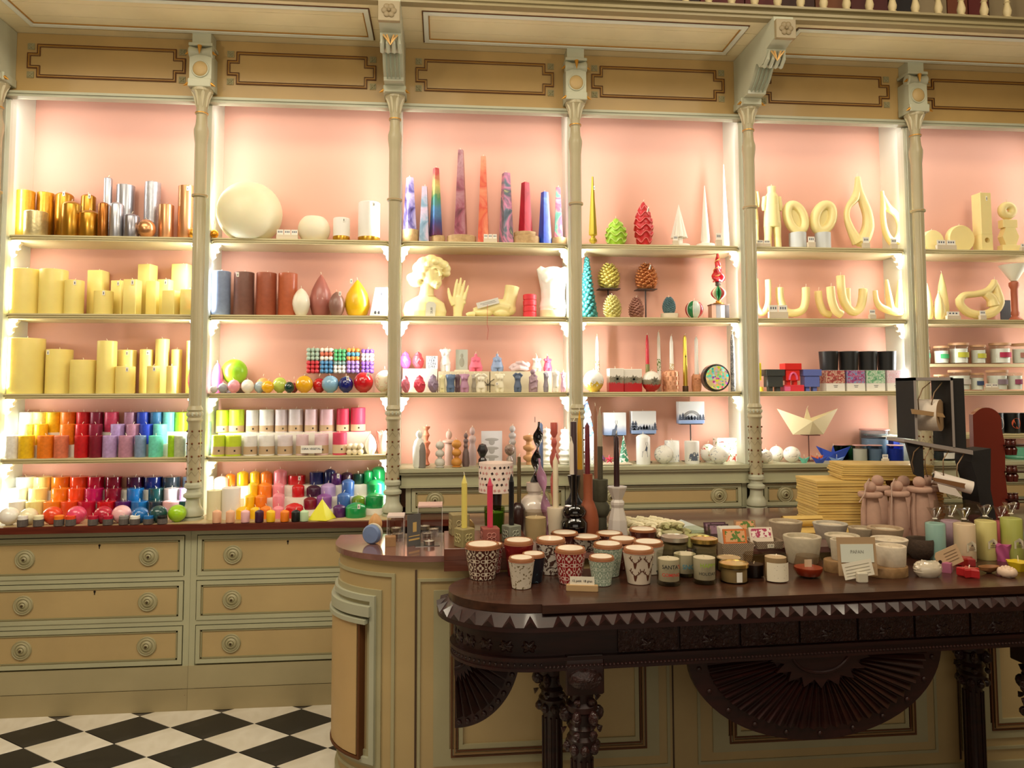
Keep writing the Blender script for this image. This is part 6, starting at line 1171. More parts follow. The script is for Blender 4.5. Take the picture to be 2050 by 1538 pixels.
X, k = spot(1620, 1620, 3.80, LED); zt_ = Z_at(870, X, 3.80)-LED; t = T('pedestal_stand', 'thin brown pedestal stand carrying the big cream paper boat candle', 'stand', X, 3.80, LED); DK = M('#5a2c1c', .5); P(t, 'stand_plate', box(-.03, .05, -.03, .03, zt_-.005, zt_-.0005), DK, smooth=False); P(t, 'stand_pole', lathe([(.003, .003), (.003, zt_-.005)], 8), DK); P(t, 'stand_foot', box(-.05, .05, -.04, .04, 0, .003), DK, smooth=False)
boat(1554, 1682, 818, 869, 3.80, LED+zt_, '#f0e2b4', 'large cream folded paper boat candle on a pedestal, fifth bay', keel=.5)
boat(1636, 1702, 893, 922, 3.80, LED, '#2c4cb8', 'medium royal blue paper boat candle, '+W, keel=.5, rz=-.3); boat(1598, 1622, 914, 928, 3.70, LED, '#6cc4b0', 'small turquoise paper boat candle, '+W); boat(1622, 1650, 911, 926, 3.75, LED, '#e06a40', 'small orange paper boat candle behind the dark blue one, '+W); boat(1623, 1658, 914, 930, 3.685, LED, '#3450b4', 'small dark blue paper boat candle, '+W); boat(1658, 1693, 914, 930, 3.69, LED, '#84a4dc', 'small light blue paper boat candle, '+W)
for a, b, y0, Yf, lab in [(1519, 1546, 900, 3.69, 'ivory ball candle with carved letter, nearest the column, '+W), (1541, 1569, 893, 3.76, 'white ball candle with frosted pattern, second, '+W), (1569, 1602, 898, 3.70, 'ivory ball candle with wick and faint engraving, third, '+W), (1516, 1530, 872, 3.84, 'small ivory ball candle behind, beside the column, '+W)]:
    candle('s', a, b, y0, Yf, LED, '#efe9dc', lab, None, blue('#efe9dc', '#a8a498', 42, .62, 'ivory_engraved'))
def jar(a, b, y0, zb, Yc, lab, wax_c='#efece4', lidc=None, gl='#fafcfa', fill=.7, labc=None, name='glass_jar_candle', cat='candle', group=None, foot=.06, labz=(.25, .6), txt=None, wk=True, lidh=.1, taper_=1.0, lab_w=1.2):
    X, k = spot(a, b, Yc, zb); r = (b-a)/2*k; h = Z_at(y0, X, Yc)-zb; t = T(name, lab, cat, X, Yc, zb, group); hb = h*(1-lidh) if lidc else h
    bt = r*taper_
    P(t, 'glass_body', lathe([(bt*.9, 0), (bt, hb*.03), (r, hb*.9), (r*.98, hb), (r*.9, hb), (bt*.92, hb*foot), (0, hb*foot)], 28), glass(gl))
    P(t, 'wax_fill', lathe([(bt*.88, hb*foot+.0006), (bt*.885+(r-bt)*.1, hb*foot+.001), ((bt+(r-bt)*fill)*.885, hb*fill), (0, hb*fill)], 26), M(wax_c, .5) if isinstance(wax_c, str) else wax_c)
    if lidc: P(t, 'lid', lathe([(r*.95, hb), (r*1.02, hb+.0005), (r*1.02, h-.001), (r*.98, h), (r*.86, h), (r*.84, h-.0015), (0, h-.0015)], 28), lidc)
    elif wk: wick(t, hb*fill, .008)
    if labc:
        g = []; n = 10
        V, F = [], []
        for i in range(n+1):
            a_ = -PI/2-lab_w/2+lab_w*i/n
            for z in labz: V.append(((r+.0008)*math.cos(a_), (r+.0008)*math.sin(a_), hb*z))
        for i in range(n): F.append((2*i, 2*i+2, 2*i+3, 2*i+1))
        P(t, 'jar_label', (V, F), M(labc, .7), label='coloured label')
    return t, r, h
GLB = '#dfe8ee'
jar(1725, 1780, 859, LED, 3.82, 'large bluish glass candle jar with pink rim, '+W, '#b4bccc', M('#c89a94', .4, .3), GLB, .72, lidh=.04)
jar(1669, 1697, 890, LED, 3.86, 'dark green glass candle behind the blue paper boat, '+W, '#2c6a5c', M('#c89a94', .4, .3), '#6a9a88', .75, lidh=.05); jar(1697, 1712, 892, LED, 3.84, 'pale green glass candle behind the white glass, '+W, '#86a894', None, '#a8c8b8', .8)
jar(1708, 1737, 891, LED, 3.73, 'white glass candle with pink rim, '+W, '#e6e2da', M('#c89a94', .4, .3), '#eef0ee', .8, lidh=.04); jar(1737, 1766, 891, LED, 3.73, 'grey-blue glass candle with pink rim, '+W, '#a0a8b8', M('#c89a94', .4, .3), GLB, .8, lidh=.04); jar(1777, 1808, 891, LED, 3.70, 'lilac-blue glass candle with pink rim, '+W, '#8896c8', M('#c89a94', .4, .3), '#b8c4e8', .8, lidh=.04)
X, k = spot(1783, 1819, 3.85, LED); h = Z_at(878, X, 3.85)-LED; t = T('product_box', 'royal blue candle box behind the lilac-blue glass, '+W, 'box', X-.004, 3.86, LED); P(t, 'box_body', box(-15*k, 15*k, -.03, .03, 0, h, .001), M('#2444b8', .5), smooth=False); P(t, 'box_rim', box(-15*k, 15*k, -.0304, .0304, h*.94, h+.0004), M('#c88a84', .5), smooth=False, label='pink rim')
price(1766, 1779, 910, 928, LED, 'price cube between grey-blue and lilac-blue glass candles', Yf=3.66)
# ================================================================ BAY 6
W = 'top shelf, sixth bay'
def rdisc(a, b, y0, zb, lab, Yc=3.80):
    X, k = spot(a, b, Yc, zb); r = (b-a)/2*k; t = T('round_disc_candle', lab, 'candle', X, Yc, zb); P(t, 'wax_body', rot(lathe([(r*.93, -.022), (r, -.014), (r, .014), (r*.93, .022)], 36), 'X', PI/2), YS, (0, 0, r)); wick(t, 2*r, .01)
rdisc(1843, 1888, 424, Z1, 'large pale yellow round disc candle half behind the column, '+W); rdisc(1894, 1950, 446, Z1, 'smaller pale yellow round disc candle, '+W)
X, k = spot(1952, 1985, 3.79, Z1); h = Z_at(389, X, 3.79)-Z1; q = 12*k; t = T('square_candle', 'tall square pale yellow candle with a round hole near the foot, '+W, 'candle', X, 3.79, Z1, None, .03)
ns = 24; rr_ = q*.45; zc = h*.2; hole = [(rr_*math.cos(2*PI*i/ns), zc+rr_*math.sin(2*PI*i/ns)) for i in range(ns)]
def sqp(i):
    a_ = 2*PI*i/ns; c_, s_ = math.cos(a_), math.sin(a_); m_ = max(abs(c_), abs(s_)); return (q*c_/m_, zc+q*s_/m_)
V = []
for y in (-q, q): V += [(p[0], y, p[1]) for p in hole]+[(sqp(i)[0], y, sqp(i)[1]) for i in range(ns)]
F = []
for i in range(ns):
    j = (i+1) % ns; F += [(i, ns+i, ns+j, j), (2*ns+i, 2*ns+j, 3*ns+j, 3*ns+i), (i, j, 2*ns+j, 2*ns+i), (ns+i, 3*ns+i, 3*ns+j, ns+j)]
P(t, 'wax_body', join((V, F), box(-q, q, -q, q, zc+q, h, .002), box(-q, q, -q, q, 0, max(.001, zc-q))), YS, smooth=False); wick(t, h, .016); tag(t, .004, -q-.002, h*.94, .008, .026)
X, k = spot(1999, 2041, 3.79, Z1); h = Z_at(402, X, 3.79)-Z1; q = 20*k; t = T('totem_candle', 'pale yellow geometric totem candle of block, hexagon, bar and ring, '+W, 'candle', X, 3.79, Z1)
P(t, 'wax_block', box(-q*.95, q*.95, -.022, .022, 0, h*.15, .002), YS, smooth=False); P(t, 'wax_hexagon', prismXZ([(-q*.55, h*.15), (q*.55, h*.15), (q*.88, h*.31), (q*.5, h*.48), (-q*.5, h*.48), (-q*.88, h*.31)], -.02, .02), YS, smooth=False); P(t, 'wax_bar', box(-q*.78, q*.78, -.02, .02, h*.48, h*.63, .002), YS, smooth=False); P(t, 'wax_ring', tube([(q*.56*math.cos(a_), 0, h*.81+q*.52*math.sin(a_)) for a_ in [2*PI*i/24 for i in range(24)]], q*.40, 10, True), YS); wick(t, h*.99, .012)
price(1874, 1915, 481, 496, Z1, 'two price cards in front of the round disc candles', Yf=3.70, cards=2); price(2043, 2058, 488, 497, Z1, 'price card at the right edge, '+W, Yf=3.70)
W = 'second shelf, sixth bay'
FL = [(.5, 0), (.9, .12), (1, .3), (.85, .5), (.55, .75), (.2, .94), (0, 1)]
for a, b, y0, Yc, lab in [(1850, 1869, 570, 3.77, 'pale yellow flame-shaped candle beside the column, '), (1870, 1892, 585, 3.75, 'pale yellow small drop candle in front of a tall one, '), (1877, 1900, 545, 3.83, 'tall slim pale yellow flame candle, ')]: stack(a, b, y0, Z2, Yc, 0, lab+W, FL, YS, name='flame_candle')
sculpt('loop_sculpture_candle', 'pale yellow bird-like loop sculpture candle with long neck, '+W, 1963, 3.785, Z2, [([(1920, 598), (1922, 612), (1938, 626), (1965, 631), (1990, 624), (2003, 605), (2000, 580), (1996, 564)], [8, 8, 9, 9, 10, 11, 8, 5]), ([(1920, 602), (1930, 592), (1955, 589), (1980, 583), (1993, 570), (1996, 560)], [8, 7, 6.5, 8, 7, 5]), ([(1975, 588), (1988, 598), (1992, 612)], [8, 10, 12])], wk=[(1996, 559)])
price(1894, 1923, 624, 638, Z2, 'low price block right of the flame candles', Yf=3.70); price(1961, 1974, 622, 638, Z2, 'price cube in front of the bird-like loop candle', Yf=3.70)
X, k = spot(2003, 2025, 3.88, Z2); o = P(None, 'brand_card', box(-11*k, 11*k, -.002, .002, 0, .13), M('#201412', .6), (X, 3.88, Z2), smooth=False); o['label'] = 'dark upright card behind the bird-like loop candle'; o['category'] = 'card'
X, k = spot(2004, 2056, 3.79, Z2); h = Z_at(531, X, 3.79)-Z2; hm_ = Z_at(563, X, 3.79)-Z2; t = T('funnel_candle', 'white inverted cone candle on a terracotta baluster foot, '+W, 'candle', X+.01, 3.79, Z2); P(t, 'terracotta_foot', lathe([(.03, 0), (.034, .01), (.018, .03), (.022, .045), (.018, .06), (.018, hm_*.8), (.026, hm_*.88), (.026, hm_*.96), (.012, hm_)], 24), M('#b4684e', .45), label='terracotta baluster foot'); P(t, 'wax_cone', lathe([(.016, hm_), (26*k, h), (0, h)], 28), M('#e6e6d2', .5))
# third shelf bay 6 with raised sub-shelf
W = 'sixth bay'
zs_ = Z_at(729, X_at(1960, 3.82, Z3), 3.82)
sx0, sx1 = CX[5]+.04, CX[6]-.04
t = T('raised_shelf', 'cream raised half-shelf carrying the upper row of jar candles, sixth bay', 'shelf', (sx0+sx1)/2, 3.85, Z3); P(t, 'shelf_board', box(-(sx1-sx0)/2, (sx1-sx0)/2, -.05, .06, zs_-Z3-.016, zs_-Z3, .002), SHM, smooth=False); P(t, 'shelf_support', join(box(-(sx1-sx0)/2, -(sx1-sx0)/2+.01, -.04, .06, 0, zs_-Z3-.016), box((sx1-sx0)/2-.01, (sx1-sx0)/2, -.04, .06, 0, zs_-Z3-.016)), SHM, smooth=False)
LW = M('#c89c74', .5)
for a, b, y0, c, ds in [(1850, 1863, 690, '#78c8a0', 'small, mint label'), (1871, 1899, 693, '#48b070', 'medium, green label'), (1902, 1938, 687, '#b8b83c', 'large, olive yellow label'), (1945, 1973, 691, '#b8b83c', 'narrow, olive yellow label'), (1984, 2022, 687, '#b0284c', 'large, crimson label'), (2028, 2060, 688, '#b07a6c', 'large, brown label, rightmost')]:
    jar(a, b, y0, zs_, 3.84, 'wooden-lidded glass jar candle, upper row, %s, %s' % (ds, W), '#f0eee8', LW, fill=.82, labc=c, labz=(.35, .62), lidh=.12, group='jar candles with wooden lids', taper_=.94, lab_w=1.4)
for a, b, y0, c, ds in [(1872, 1898, 750, '#d8d4cc', 'low, plain label'), (1902, 1942, 741, '#d0ccc4', 'large, white label'), (1943, 1969, 747, '#3c4c70', 'square, navy label'), (1978, 2016, 741, '#8c7c88', 'large, grey-purple label'), (2017, 2046, 746, '#9a4c6c', 'open, mauve label')]:
    jar(a, b, y0, Z3, 3.755, 'glass jar candle, lower row, %s, %s' % (ds, W), '#f0eee8', LW if 'open' not in ds else None, fill=.82, labc=c, labz=(.35, .62), lidh=.12, group='jar candles with wooden lids', taper_=.94, lab_w=1.2)
price(1972, 1999, 768, 785, Z3, 'low price block between jar candles, third shelf, sixth bay', Yf=3.70, cards=2)
z4b = Z_at(868, X_at(1960, 3.78, 1.2), 3.78)
CP('shelf_board', shelfgeo(CX[5]+.03, CX[6]-.03, z4b, 3.72), SHM, ang=25)
CP('glass_shelf', box(CX[4]+.75, CX[5]-.03, 3.74, 3.92, z4b-.012, z4b-.006), M('#e8ecdf', .4), smooth=False)
stack(1813, 1834, 827, z4b-.005, 3.83, 0, 'grey tumbler candle on the small side shelf left of the sixth column', cup, M('#8a8c90', .5), name='tumbler_candle', wk=False)
for i, (a, b) in enumerate(((1972, 2008), (2009, 2041), (2043, 2076))):
    X, k = spot(a, b, 3.79, z4b); w_ = (b-a)/2*k; h = Z_at(827, X, 3.79)-z4b; t = T('black_tumbler', 'black tumbler with %s emblem, %s of three, lower shelf, sixth bay' % (('white', 'orange', 'plain')[i], ordn(i)), 'tumbler', X, 3.79, z4b); P(t, 'tumbler_body', lathe([(w_*.94, 0), (w_*.97, .002), (w_*.97, h), (w_*.88, h), (w_*.85, h*.6), (0, h*.6)], 26), M('#101012', .4))
    if i < 2: P(t, 'round_emblem', wrap((lambda r_: ([(r_*math.cos(2*PI*q/20), r_*1.05*math.sin(2*PI*q/20)) for q in range(20)], [tuple(range(20))]))(w_*.62), w_*.97, h*.5), M('#d8603c' if i else '#e8e4e0', .5), label=('white', 'orange')[i]+' round emblem')
jar(1865, 1911, 896, LED, 3.77, 'black and clear candle jar with white label, ledge, sixth bay', '#1c1e26', M('#15161a', .4), fill=.8, labc='#d8d6d2', labz=(.2, .75), lidh=.15, lab_w=1.1)
X, k = spot(2010, 2060, 3.78, LED); h = Z_at(895, X, 3.78)-LED; t = T('cake_candle', 'teal green round cake-shaped candle, ledge, sixth bay', 'candle', X+.02, 3.78, LED); P(t, 'wax_body', lathe([(.066, 0), (.074, .012), (.072, .018), (.056, .02), (.056, h), (0, h)], 30), M('#5aa084', .4, 0, .2), ang=30)
# ================================================================ KIOSK
random.seed(21)
KZ = .88
kpts = [(-.385, 2.99)]+[(-.02-.365*math.cos(a), 2.87-.27*math.sin(a)) for a in [PI/2*i/16 for i in range(17)]]+[(3.3, 2.60)]
ks = [0]
for a, b in zip(kpts, kpts[1:]): ks.append(ks[-1]+math.dist(a, b))
def kat(s, off=0):
    for i in range(len(ks)-1):
        if s <= ks[i+1] or i == len(ks)-2: break
    f = (s-ks[i])/(ks[i+1]-ks[i]); a, b = Vector(kpts[i]), Vector(kpts[i+1]); d = (b-a).normalized(); nrm = Vector((d.y, -d.x))
    p = a+(b-a)*f+nrm*off; return p.x, p.y
SA = ks[-2]
def sx(X): return SA+(X+.02)
kio = T('wooden_kiosk', 'cream and green panelled wooden kiosk counter with rounded end, behind the carved table', 'counter', 1.2, 2.8, 0)
KO = (-1.2, -2.8, 0)
def kstrip(s0, s1, z0, z1, o0, o1):
    n = max(1, int((min(s1, SA+.001)-s0)/.03)) if s0 < SA else 1
    ss = sorted(set([s0+(min(s1, SA)-s0)*i/n for i in range(n+1)]+([s1] if s1 > SA else []))) if s0 < SA else [s0, s1]
    V, F = [], []
    for s in ss:
        a, b = kat(s, o0), kat(s, o1); V += [(a[0], a[1], z0), (b[0], b[1], z0), (b[0], b[1], z1), (a[0], a[1], z1)]
    for i in range(len(ss)-1):
        q = i*4
        for j in range(4): F.append((q+j, q+(j+1) % 4, q+4+(j+1) % 4, q+4+j))
    F += [(3, 2, 1, 0), tuple(len(V)-4+i for i in range(4))]; F = [tuple(reversed(f)) for f in F]; return V, F
def kframe(n, s0, s1, z0, z1, w_, o1, mat, par=None, label=None):
    return P(par or kio, n, mv(join(kstrip(s0, s1, z0, z0+w_, 0, o1), kstrip(s0, s1, z1-w_, z1, 0, o1), kstrip(s0, s0+w_, z0+w_, z1-w_, 0, o1), kstrip(s1-w_, s1, z0+w_, z1-w_, 0, o1)), *KO), mat, ang=30, label=label)
body = kpts+[(3.3, 3.43), (.12, 3.43), (.12, 2.99)]
P(kio, 'kiosk_body', mv(prism(list(body), 0, KZ-.02), *KO), PAINT_CREAM, ang=30)
def offp(o): return [kat(s, o) for s in [0]+[SA*i/20 for i in range(1, 21)]+[ks[-1]]]
top = offp(.018); top[0] = (top[0][0], 3.0)
P(kio, 'counter_top', mv(prism(top+[(3.3, 3.45), (.11, 3.45), (.11, 3.0)], KZ-.02, KZ), *KO), wood('#8a625a', '#74504a', .14, 1.0, (2, 22, 22), 'kiosk_top'), ang=30)
WALN = worn('#b2aa84', '#6b4f2e', .75)
s_l = .02
kframe('outer_molding', s_l, sx(-.165), .12, .815, .012, .006, WALN); kframe('frame_band', s_l+.05, sx(-.215), .15, .755, .055, .007, WALN)
kframe('cornice_molding', s_l+.05, sx(-.235), .165, .735, .02, .018, MINTL); P(kio, 'cornice_band', mv(kstrip(s_l, sx(-.25), .665, .70, 0, .03), *KO), MINTL); P(kio, 'cornice_band', mv(kstrip(s_l, sx(-.262), .64, .655, 0, .036), *KO), MINTL)
P(kio, 'raised_panel', mv(kstrip(s_l, sx(-.30), .19, .64, 0, .026), *KO), worn('#cfae78', '#6b4a28', .78)); kframe('gilt_line', s_l, sx(-.285), .178, .645, .008, .03, BROWNL)
P(kio, 'plinth_molding', mv(kstrip(s_l, ks[-1], 0, .09, 0, .012), *KO), WALN)
P(kio, 'seam_line', mv(join(kstrip(sx(-.094), sx(-.088), .1, .83, 0, .004), kstrip(sx(.81), sx(.815), .1, .83, 0, .003), kstrip(sx(1.885), sx(1.89), .1, .83, 0, .003)), *KO), M('#4a3420', .7), smooth=False)
for a, b in ((-.085, .80), (.90, 1.80), (1.895, 2.8)):
    kframe('outer_molding', sx(a), sx(b), .13, .80, .010, .005, WALN); kframe('frame_band', sx(a+.055), sx(b-.04), .17, .76, .055, .006, WALN)
    kframe('brown_line', sx(a+.115), sx(b-.085), .198, .735, .006, .010, BROWNL); kframe('gilt_line', sx(a+.125), sx(b-.095), .208, .725, .006, .014, M('#8a6a42', .4)); kframe('brown_line', sx(a+.134), sx(b-.104), .217, .716, .005, .010, BROWNL); kframe('inner_bead', sx(a+.142), sx(b-.112), .225, .708, .014, .008, WALN)
# platform board
pl = T('wooden_platform', 'low reddish wooden platform board under the square candle holders', 'platform', .45, 2.62, .8455)
P(pl, 'platform_board', mv(join(box(-.445, -.15, -.115, .20, .0355, .075, .002), box(-.445, -.15, -.115, -.085, 0, .0355, .001)), 0, 0, 0), wood('#6a3a28', '#522a1c', .3, .4, (3, 30, 30), 'platform_wood'), smooth=False)
PZ = .8455+.075
# ================================================================ CARVED TABLE
tb = T('carved_table', 'long dark carved wooden table with D-shaped end and fluted half-round pendant', 'table', .28, 2.10, 0, None, math.radians(2.0))
TL, TD, TA = 1.78, .39, .255
def tout(o, n=22): return ([(0, -o), (TL+o, -o)]+[(TL+o, TD+o), (0, TD+o)]+[(-(TA+o)*math.sin(PI*i/n), TD/2+(TD/2+o)*math.cos(PI*i/n)) for i in range(1, n)])
TZ = .845
P(tb, 'table_top', join(prism(tout(0), TZ-.024, TZ), box(0, TL, -.012, .05, TZ-.024, TZ-.0002)), TABTOP, ang=30)
def bandg(o0, z0, o1, z1):
    a, b = tout(o0), tout(o1); n = len(a); V = [(*p, z0) for p in a]+[(*p, z1) for p in b]; return V, [(i, (i+1) % n, (i+1) % n+n, i+n) for i in range(n)]
P(tb, 'sloped_rim', join(bandg(.034, TZ-.055, -.002, TZ-.024), bandg(.034, TZ-.068, .034, TZ-.055), bandg(-.02, TZ-.075, .034, TZ-.068)), DARKW, ang=40)
P(tb, 'apron', prism(tout(-.022), TZ-.156, TZ-.07), DARKW, ang=30)
P(tb, 'lower_molding', join(prism(tout(-.004), TZ-.162, TZ-.152), prism(tout(-.010), TZ-.182, TZ-.162), prism(tout(-.006), TZ-.19, TZ-.182)), DARKW, ang=30)
tooth = mesh('carved_tooth', ([(-.019, -.034, -.031), (.019, -.034, -.031), (0, -.006, -.005), (0, -.037, -.014)], [(0, 1, 3), (1, 2, 3), (2, 0, 3), (0, 2, 1)]), wood('#32120e', '#1c0806', .42, .2, (20, 20, 20), 'tooth_wood'), False)
def place_t(x, y, a, me, name='carved_tooth', z=TZ-.024): o = P(tb, name, 0, 0, (x, y, z), me=me); o.rotation_euler = (0, 0, a); return o
for i in range(38): place_t(.045+i*.0435, 0, 0, tooth)
for sgn, cx_ in ((-1, 0),):
    for i in range(13):
        a = PI*(i+.6)/14*.98; ex, ey = -TA*math.sin(a), TD/2-TD/2*math.cos(a); nx, ny = -math.sin(a)/TA, -math.cos(a)/(TD/2); place_t(ex, ey, math.atan2(ny, nx)+PI/2, tooth)
g = [ball(.0042, .01+i*.0115, -.012+.002, TZ-.172, 6, 4) for i in range(150)]
for i in range(40):
    a = PI*i/40; g.append(ball(.0042, -(TA-.01)*math.sin(a), TD/2-(TD/2-.01)*math.cos(a), TZ-.172, 6, 4))
P(tb, 'bead_row', join(*g), DARKW, kind='stuff')
CARV = fnmat('carved_dark_wood', lambda nt, b, v, x, y, z: (bump(nt, b, noise(nt, v, 55, 5, 2), 1.0, .01), mix(nt, noise(nt, v, 30, 3), '#3c0e0a', '#1c0605'))[1], .35, .4)
for i in range(8): P(tb, 'carved_panel', box(.225+i*.186, .225+i*.186+.178, .012, .024, TZ-.148, TZ-.082, .001), CARV, smooth=False)
for i in range(8):
    x = .225+i*.186+.089; P(tb, 'carved_leaf', join(*[scl(rot(ball(.02, 0, 0, 0, 8, 5, (1.3, .3, .45)), 'Y', a), 1, 1, 1) for a in (0, .7, -.7)]), CARV, (x, .012, TZ-.13))
for i in range(10):
    a = PI*(i+.5)/11; ex, ey = -(TA-.022)*math.sin(a), TD/2-(TD/2-.022)*math.cos(a); nx, ny = -math.sin(a)/TA, -math.cos(a)/(TD/2)
    o = P(tb, 'carved_leaf', join(*[rot(ball(.019, 0, 0, 0, 8, 5, (1.2, .35, .45)), 'Y', q) for q in (0, .8, -.8)]), CARV, (ex, ey, TZ-.125)); o.rotation_euler = (0, 0, math.atan2(ny, nx)+PI/2)
g = []
for i in range(9): a = .9+i*.13; g.append(mv(rot(cone(0, 0, 0, .006, .02), 'Z', 0), -(TA+.012)*math.sin(a), TD/2-(TD/2+.012)*math.cos(a), TZ-.165))
def leg(x, y, nm='leg'):
    o = P(tb, nm, join(box(-.056, .056, -.05, .05, .585, TZ-.15, .004), lathe([(.026, 0), (.034, .01), (.034, .05), (.03, .06), (.03, .40), (.036, .41), (.040, .425), (.044, .45), (.036, .46), (.036, .475), (.042, .48), (.034, .49), (.034, .52), (.046, .53), (.046, .545), (.034, .555), (.036, .585)], 20)), DARKW, (x, y, 0), ang=35)
    P(o, 'shell_carving', mv(scl(lathe([(0, 0), (.05, 0), (.05, .006), (.02, .014), (0, .016)], 18), 1, .62, 1), 0, 0, 0) if 0 else rot(scl(lathe([(0, 0), (.05, 0), (.046, .006), (.02, .014), (0, .016)], 18), 1, .6, 1), 'X', PI/2), CARV, (0, -.05, .63))
    P(o, 'carved_bud', join(*[rot(mv(join(ball(.017, .046, 0, .515, 8, 6, (1.2, .8, 1.3)), cone(.05, 0, .47, .012, .018, .6, .4), cone(.042, 0, .56, .012, .018, .8, .2)), 0, 0, 0), 'Z', i*PI/3) for i in range(6)], *[rot(scl(ball(.016, .04, 0, .425, 7, 5), 1, .9, 1), 'Z', i*PI/4) for i in range(8)]), CARV)
    P(o, 'flute', join(*[rot(tube([(.030, 0, .07), (.0305, 0, .39)], .004, 5), 'Z', i*PI/5) for i in range(10)]), DARKW)
leg(.125, .055); leg(1.60, .055); leg(.09, TD-.05); leg(1.60, TD-.05)
# half-round fluted pendant
def fan(x, y, R_, Hh, a0, a1, nray, lab, rz=0):
    n = 36; pts = [(0, 0)]+[(R_*math.cos(a0+(a1-a0)*i/n), Hh*math.sin(a0+(a1-a0)*i/n)) for i in range(n+1)]
    o = P(tb, lab, prismXZ(pts, 0, .022), DARKW, (x, y, TZ-.18), smooth=False); o.rotation_euler = (0, 0, rz)
    me = None
    for i in range(nray):
        a = a0+(a1-a0)*(i+.5)/nray; c_, s_ = math.cos(a), math.sin(a); w_ = (abs(a1-a0)/nray)*.42
        p = lambda f, da, y_: (R_*f*math.cos(a+da), y_, Hh*f*math.sin(a+da))
        V = [p(.36, -w_, 0), p(.36, w_, 0), p(.86, w_, 0), p(.86, -w_, 0), p(.36, -w_*.6, -.012), p(.86, -w_*.6, -.014)]
        P(o, 'flute', (V, [(0, 4, 5, 3), (4, 1, 2, 5), (0, 1, 4), (3, 5, 2)]), DARKW, smooth=False)
    k_ = 9; sp_ = []
    for i in range(2*k_+1):
        a = a0+(a1-a0)*i/(2*k_); f = .30 if i % 2 == 0 else .40; sp_.append((R_*f*math.cos(a), Hh*f*math.sin(a)))
    P(o, 'star_boss', prismXZ([(0, 0)]+sp_, -.016, .002), DARKW, smooth=False)
    P(o, 'boss_ring', tube([(R_*.22*math.cos(a0+(a1-a0)*i/20), -.018, Hh*.22*math.sin(a0+(a1-a0)*i/20)) for i in range(21)], .005, 6), DARKW)
    for i in range(11):
        a = a0+(a1-a0)*(i+.5)/11; P(o, 'rim_stud', mv(scl(ball(.008, 0, 0, 0, 8, 6), 1, .6, 1), R_*.93*math.cos(a), -.002, Hh*.93*math.sin(a)), DARKW)
fan(.845, .03, .405, .258, PI, 2*PI, 30, 'fluted_pendant'); fan(-.235, .20, .20, .235, 1.5*PI, 2*PI, 10, 'end_pendant', -.15)
# ================================================================ THINGS ON THE TABLE
def gspot(x0, x1, yb, zb, br=1.0):
    gx, gy = ground((x0+x1)/2, yb, zb); k = mpp(gx, gy, zb); r = (x1-x0)/2*k*1.0; Yc = gy+r*br; X = X_at((x0+x1)/2, Yc, zb); return X, Yc, mpp(X, Yc, zb)
def cyl_uv(nt, x, y, z, n_, s_):
    th = y.op('ARCTAN2', x); return (th*(n_/(2*PI))+10).fract()-.5, (z*(1/s_)+.02).fract()-.5
def tilep(name, bg, fg, n_, s_):
    def f(nt, b, v, x, y, z):
        p, q = cyl_uv(nt, x, y, z, n_, s_); ap, aq = p.abs(), q.abs()
        def el(a, b_): u_ = (a-.25)/.21; w_ = b_/.13; return u_*u_+w_*w_
        e1, e2 = el(ap, q), el(aq, p)
        def ringm(e): return e.gt(.42)*e.lt(1.15)
        cr_ = (ap*-1+.5)+(aq*-1+.5); sq = cr_.gt(.14)*cr_.lt(.34)*((ap-aq).abs().gt(.035)); c0 = (p*p+q*q).lt(.006)
        m_ = ringm(e1).max(ringm(e2)).max(sq).max(c0)
        m2 = e1.lt(.42).max(e2.lt(.42)); m_ = m_*(m2*-1+1)
        return mix(nt, m_, bg, fg)
    return fnmat('tile_print_'+name, f, .4, .3)
def spotp(name, bg, fg, s_, th=.62, ds=0): return fnmat('spot_print_'+name, lambda nt, b, v, x, y, z: mix(nt, noise(nt, v, s_, 3, ds).gt(th), bg, fg), .4, .3)
CORK = M('#96603a', .6, 0, .05, .15, 50); SOAP = M('#e6dac6', .5, 0, .2, .08, 80)
def cup_(x0, x1, yt, yb, lab, pm, X=None, Yc=None, zb=TZ, plain=None, open_=False, lid=True, rimc=None):
    if Yc is None: X, Yc, k = gspot(x0, x1, yb, zb, .74)
    else: X = X_at((x0+x1)/2, Yc, zb); k = mpp(X, Yc, zb)
    zt = Z_at(yt, X, Yc); k = mpp(X, Yc, zt); r = (x1-x0)/2*k; h = zt-zb; t = T('patterned_cup_candle', lab, 'candle', X, Yc, zb, None, random.uniform(-.3, .3))
    P(t, 'cup_body', lathe([(r*.62, 0), (r*.7, .002), (r*.74, h*.15), (r*.97, h*.86), (r*.985, h*.885), (r*.95, h*.89), (r*.9, h*.84)], 32), pm)
    if lid: P(t, 'cork_lid', lathe([(r*.93, h*.84), (r*.95, h*.9), (r*.93, h*.985), (r*.9, h), (r*.84, h*.998), (r*.80, h*.985), (0, h*.985)], 32), rimc or CORK); P(t, 'lid_disc', lathe([(0, h*.986), (r*.79, h*.986), (r*.77, h*.996), (0, h*.997)], 28), SOAP)
    P(t, 'rust_edge', lathe([(r*.99, h*.878), (r*1.0, h*.885), (r*.98, h*.895), (r*.96, h*.885)], 28), M('#8a4a2a', .6))
    return t, r, h
TILEB = tilep('brown', '#4c1c14', '#e0d2bc', 8, .042); TILER = tilep('red', '#96141c', '#e2c8bc', 8, .042); TILEM = tilep('mint', '#94a894', '#cfd8c6', 9, .036)
REDS = spotp('red', '#7c1012', '#96282a', 60, .6); NAVY = spotp('navy', '#0c1420', '#5c7c8c', 110, .68); WSM = spotp('small', '#ddd3c0', '#7c6c48', 130, .6); WFL = spotp('floral', '#cfc6b8', '#4c3028', 50, .5, 2); TREE = spotp('tree', '#d4ccba', '#2c3c34', 45, .64)
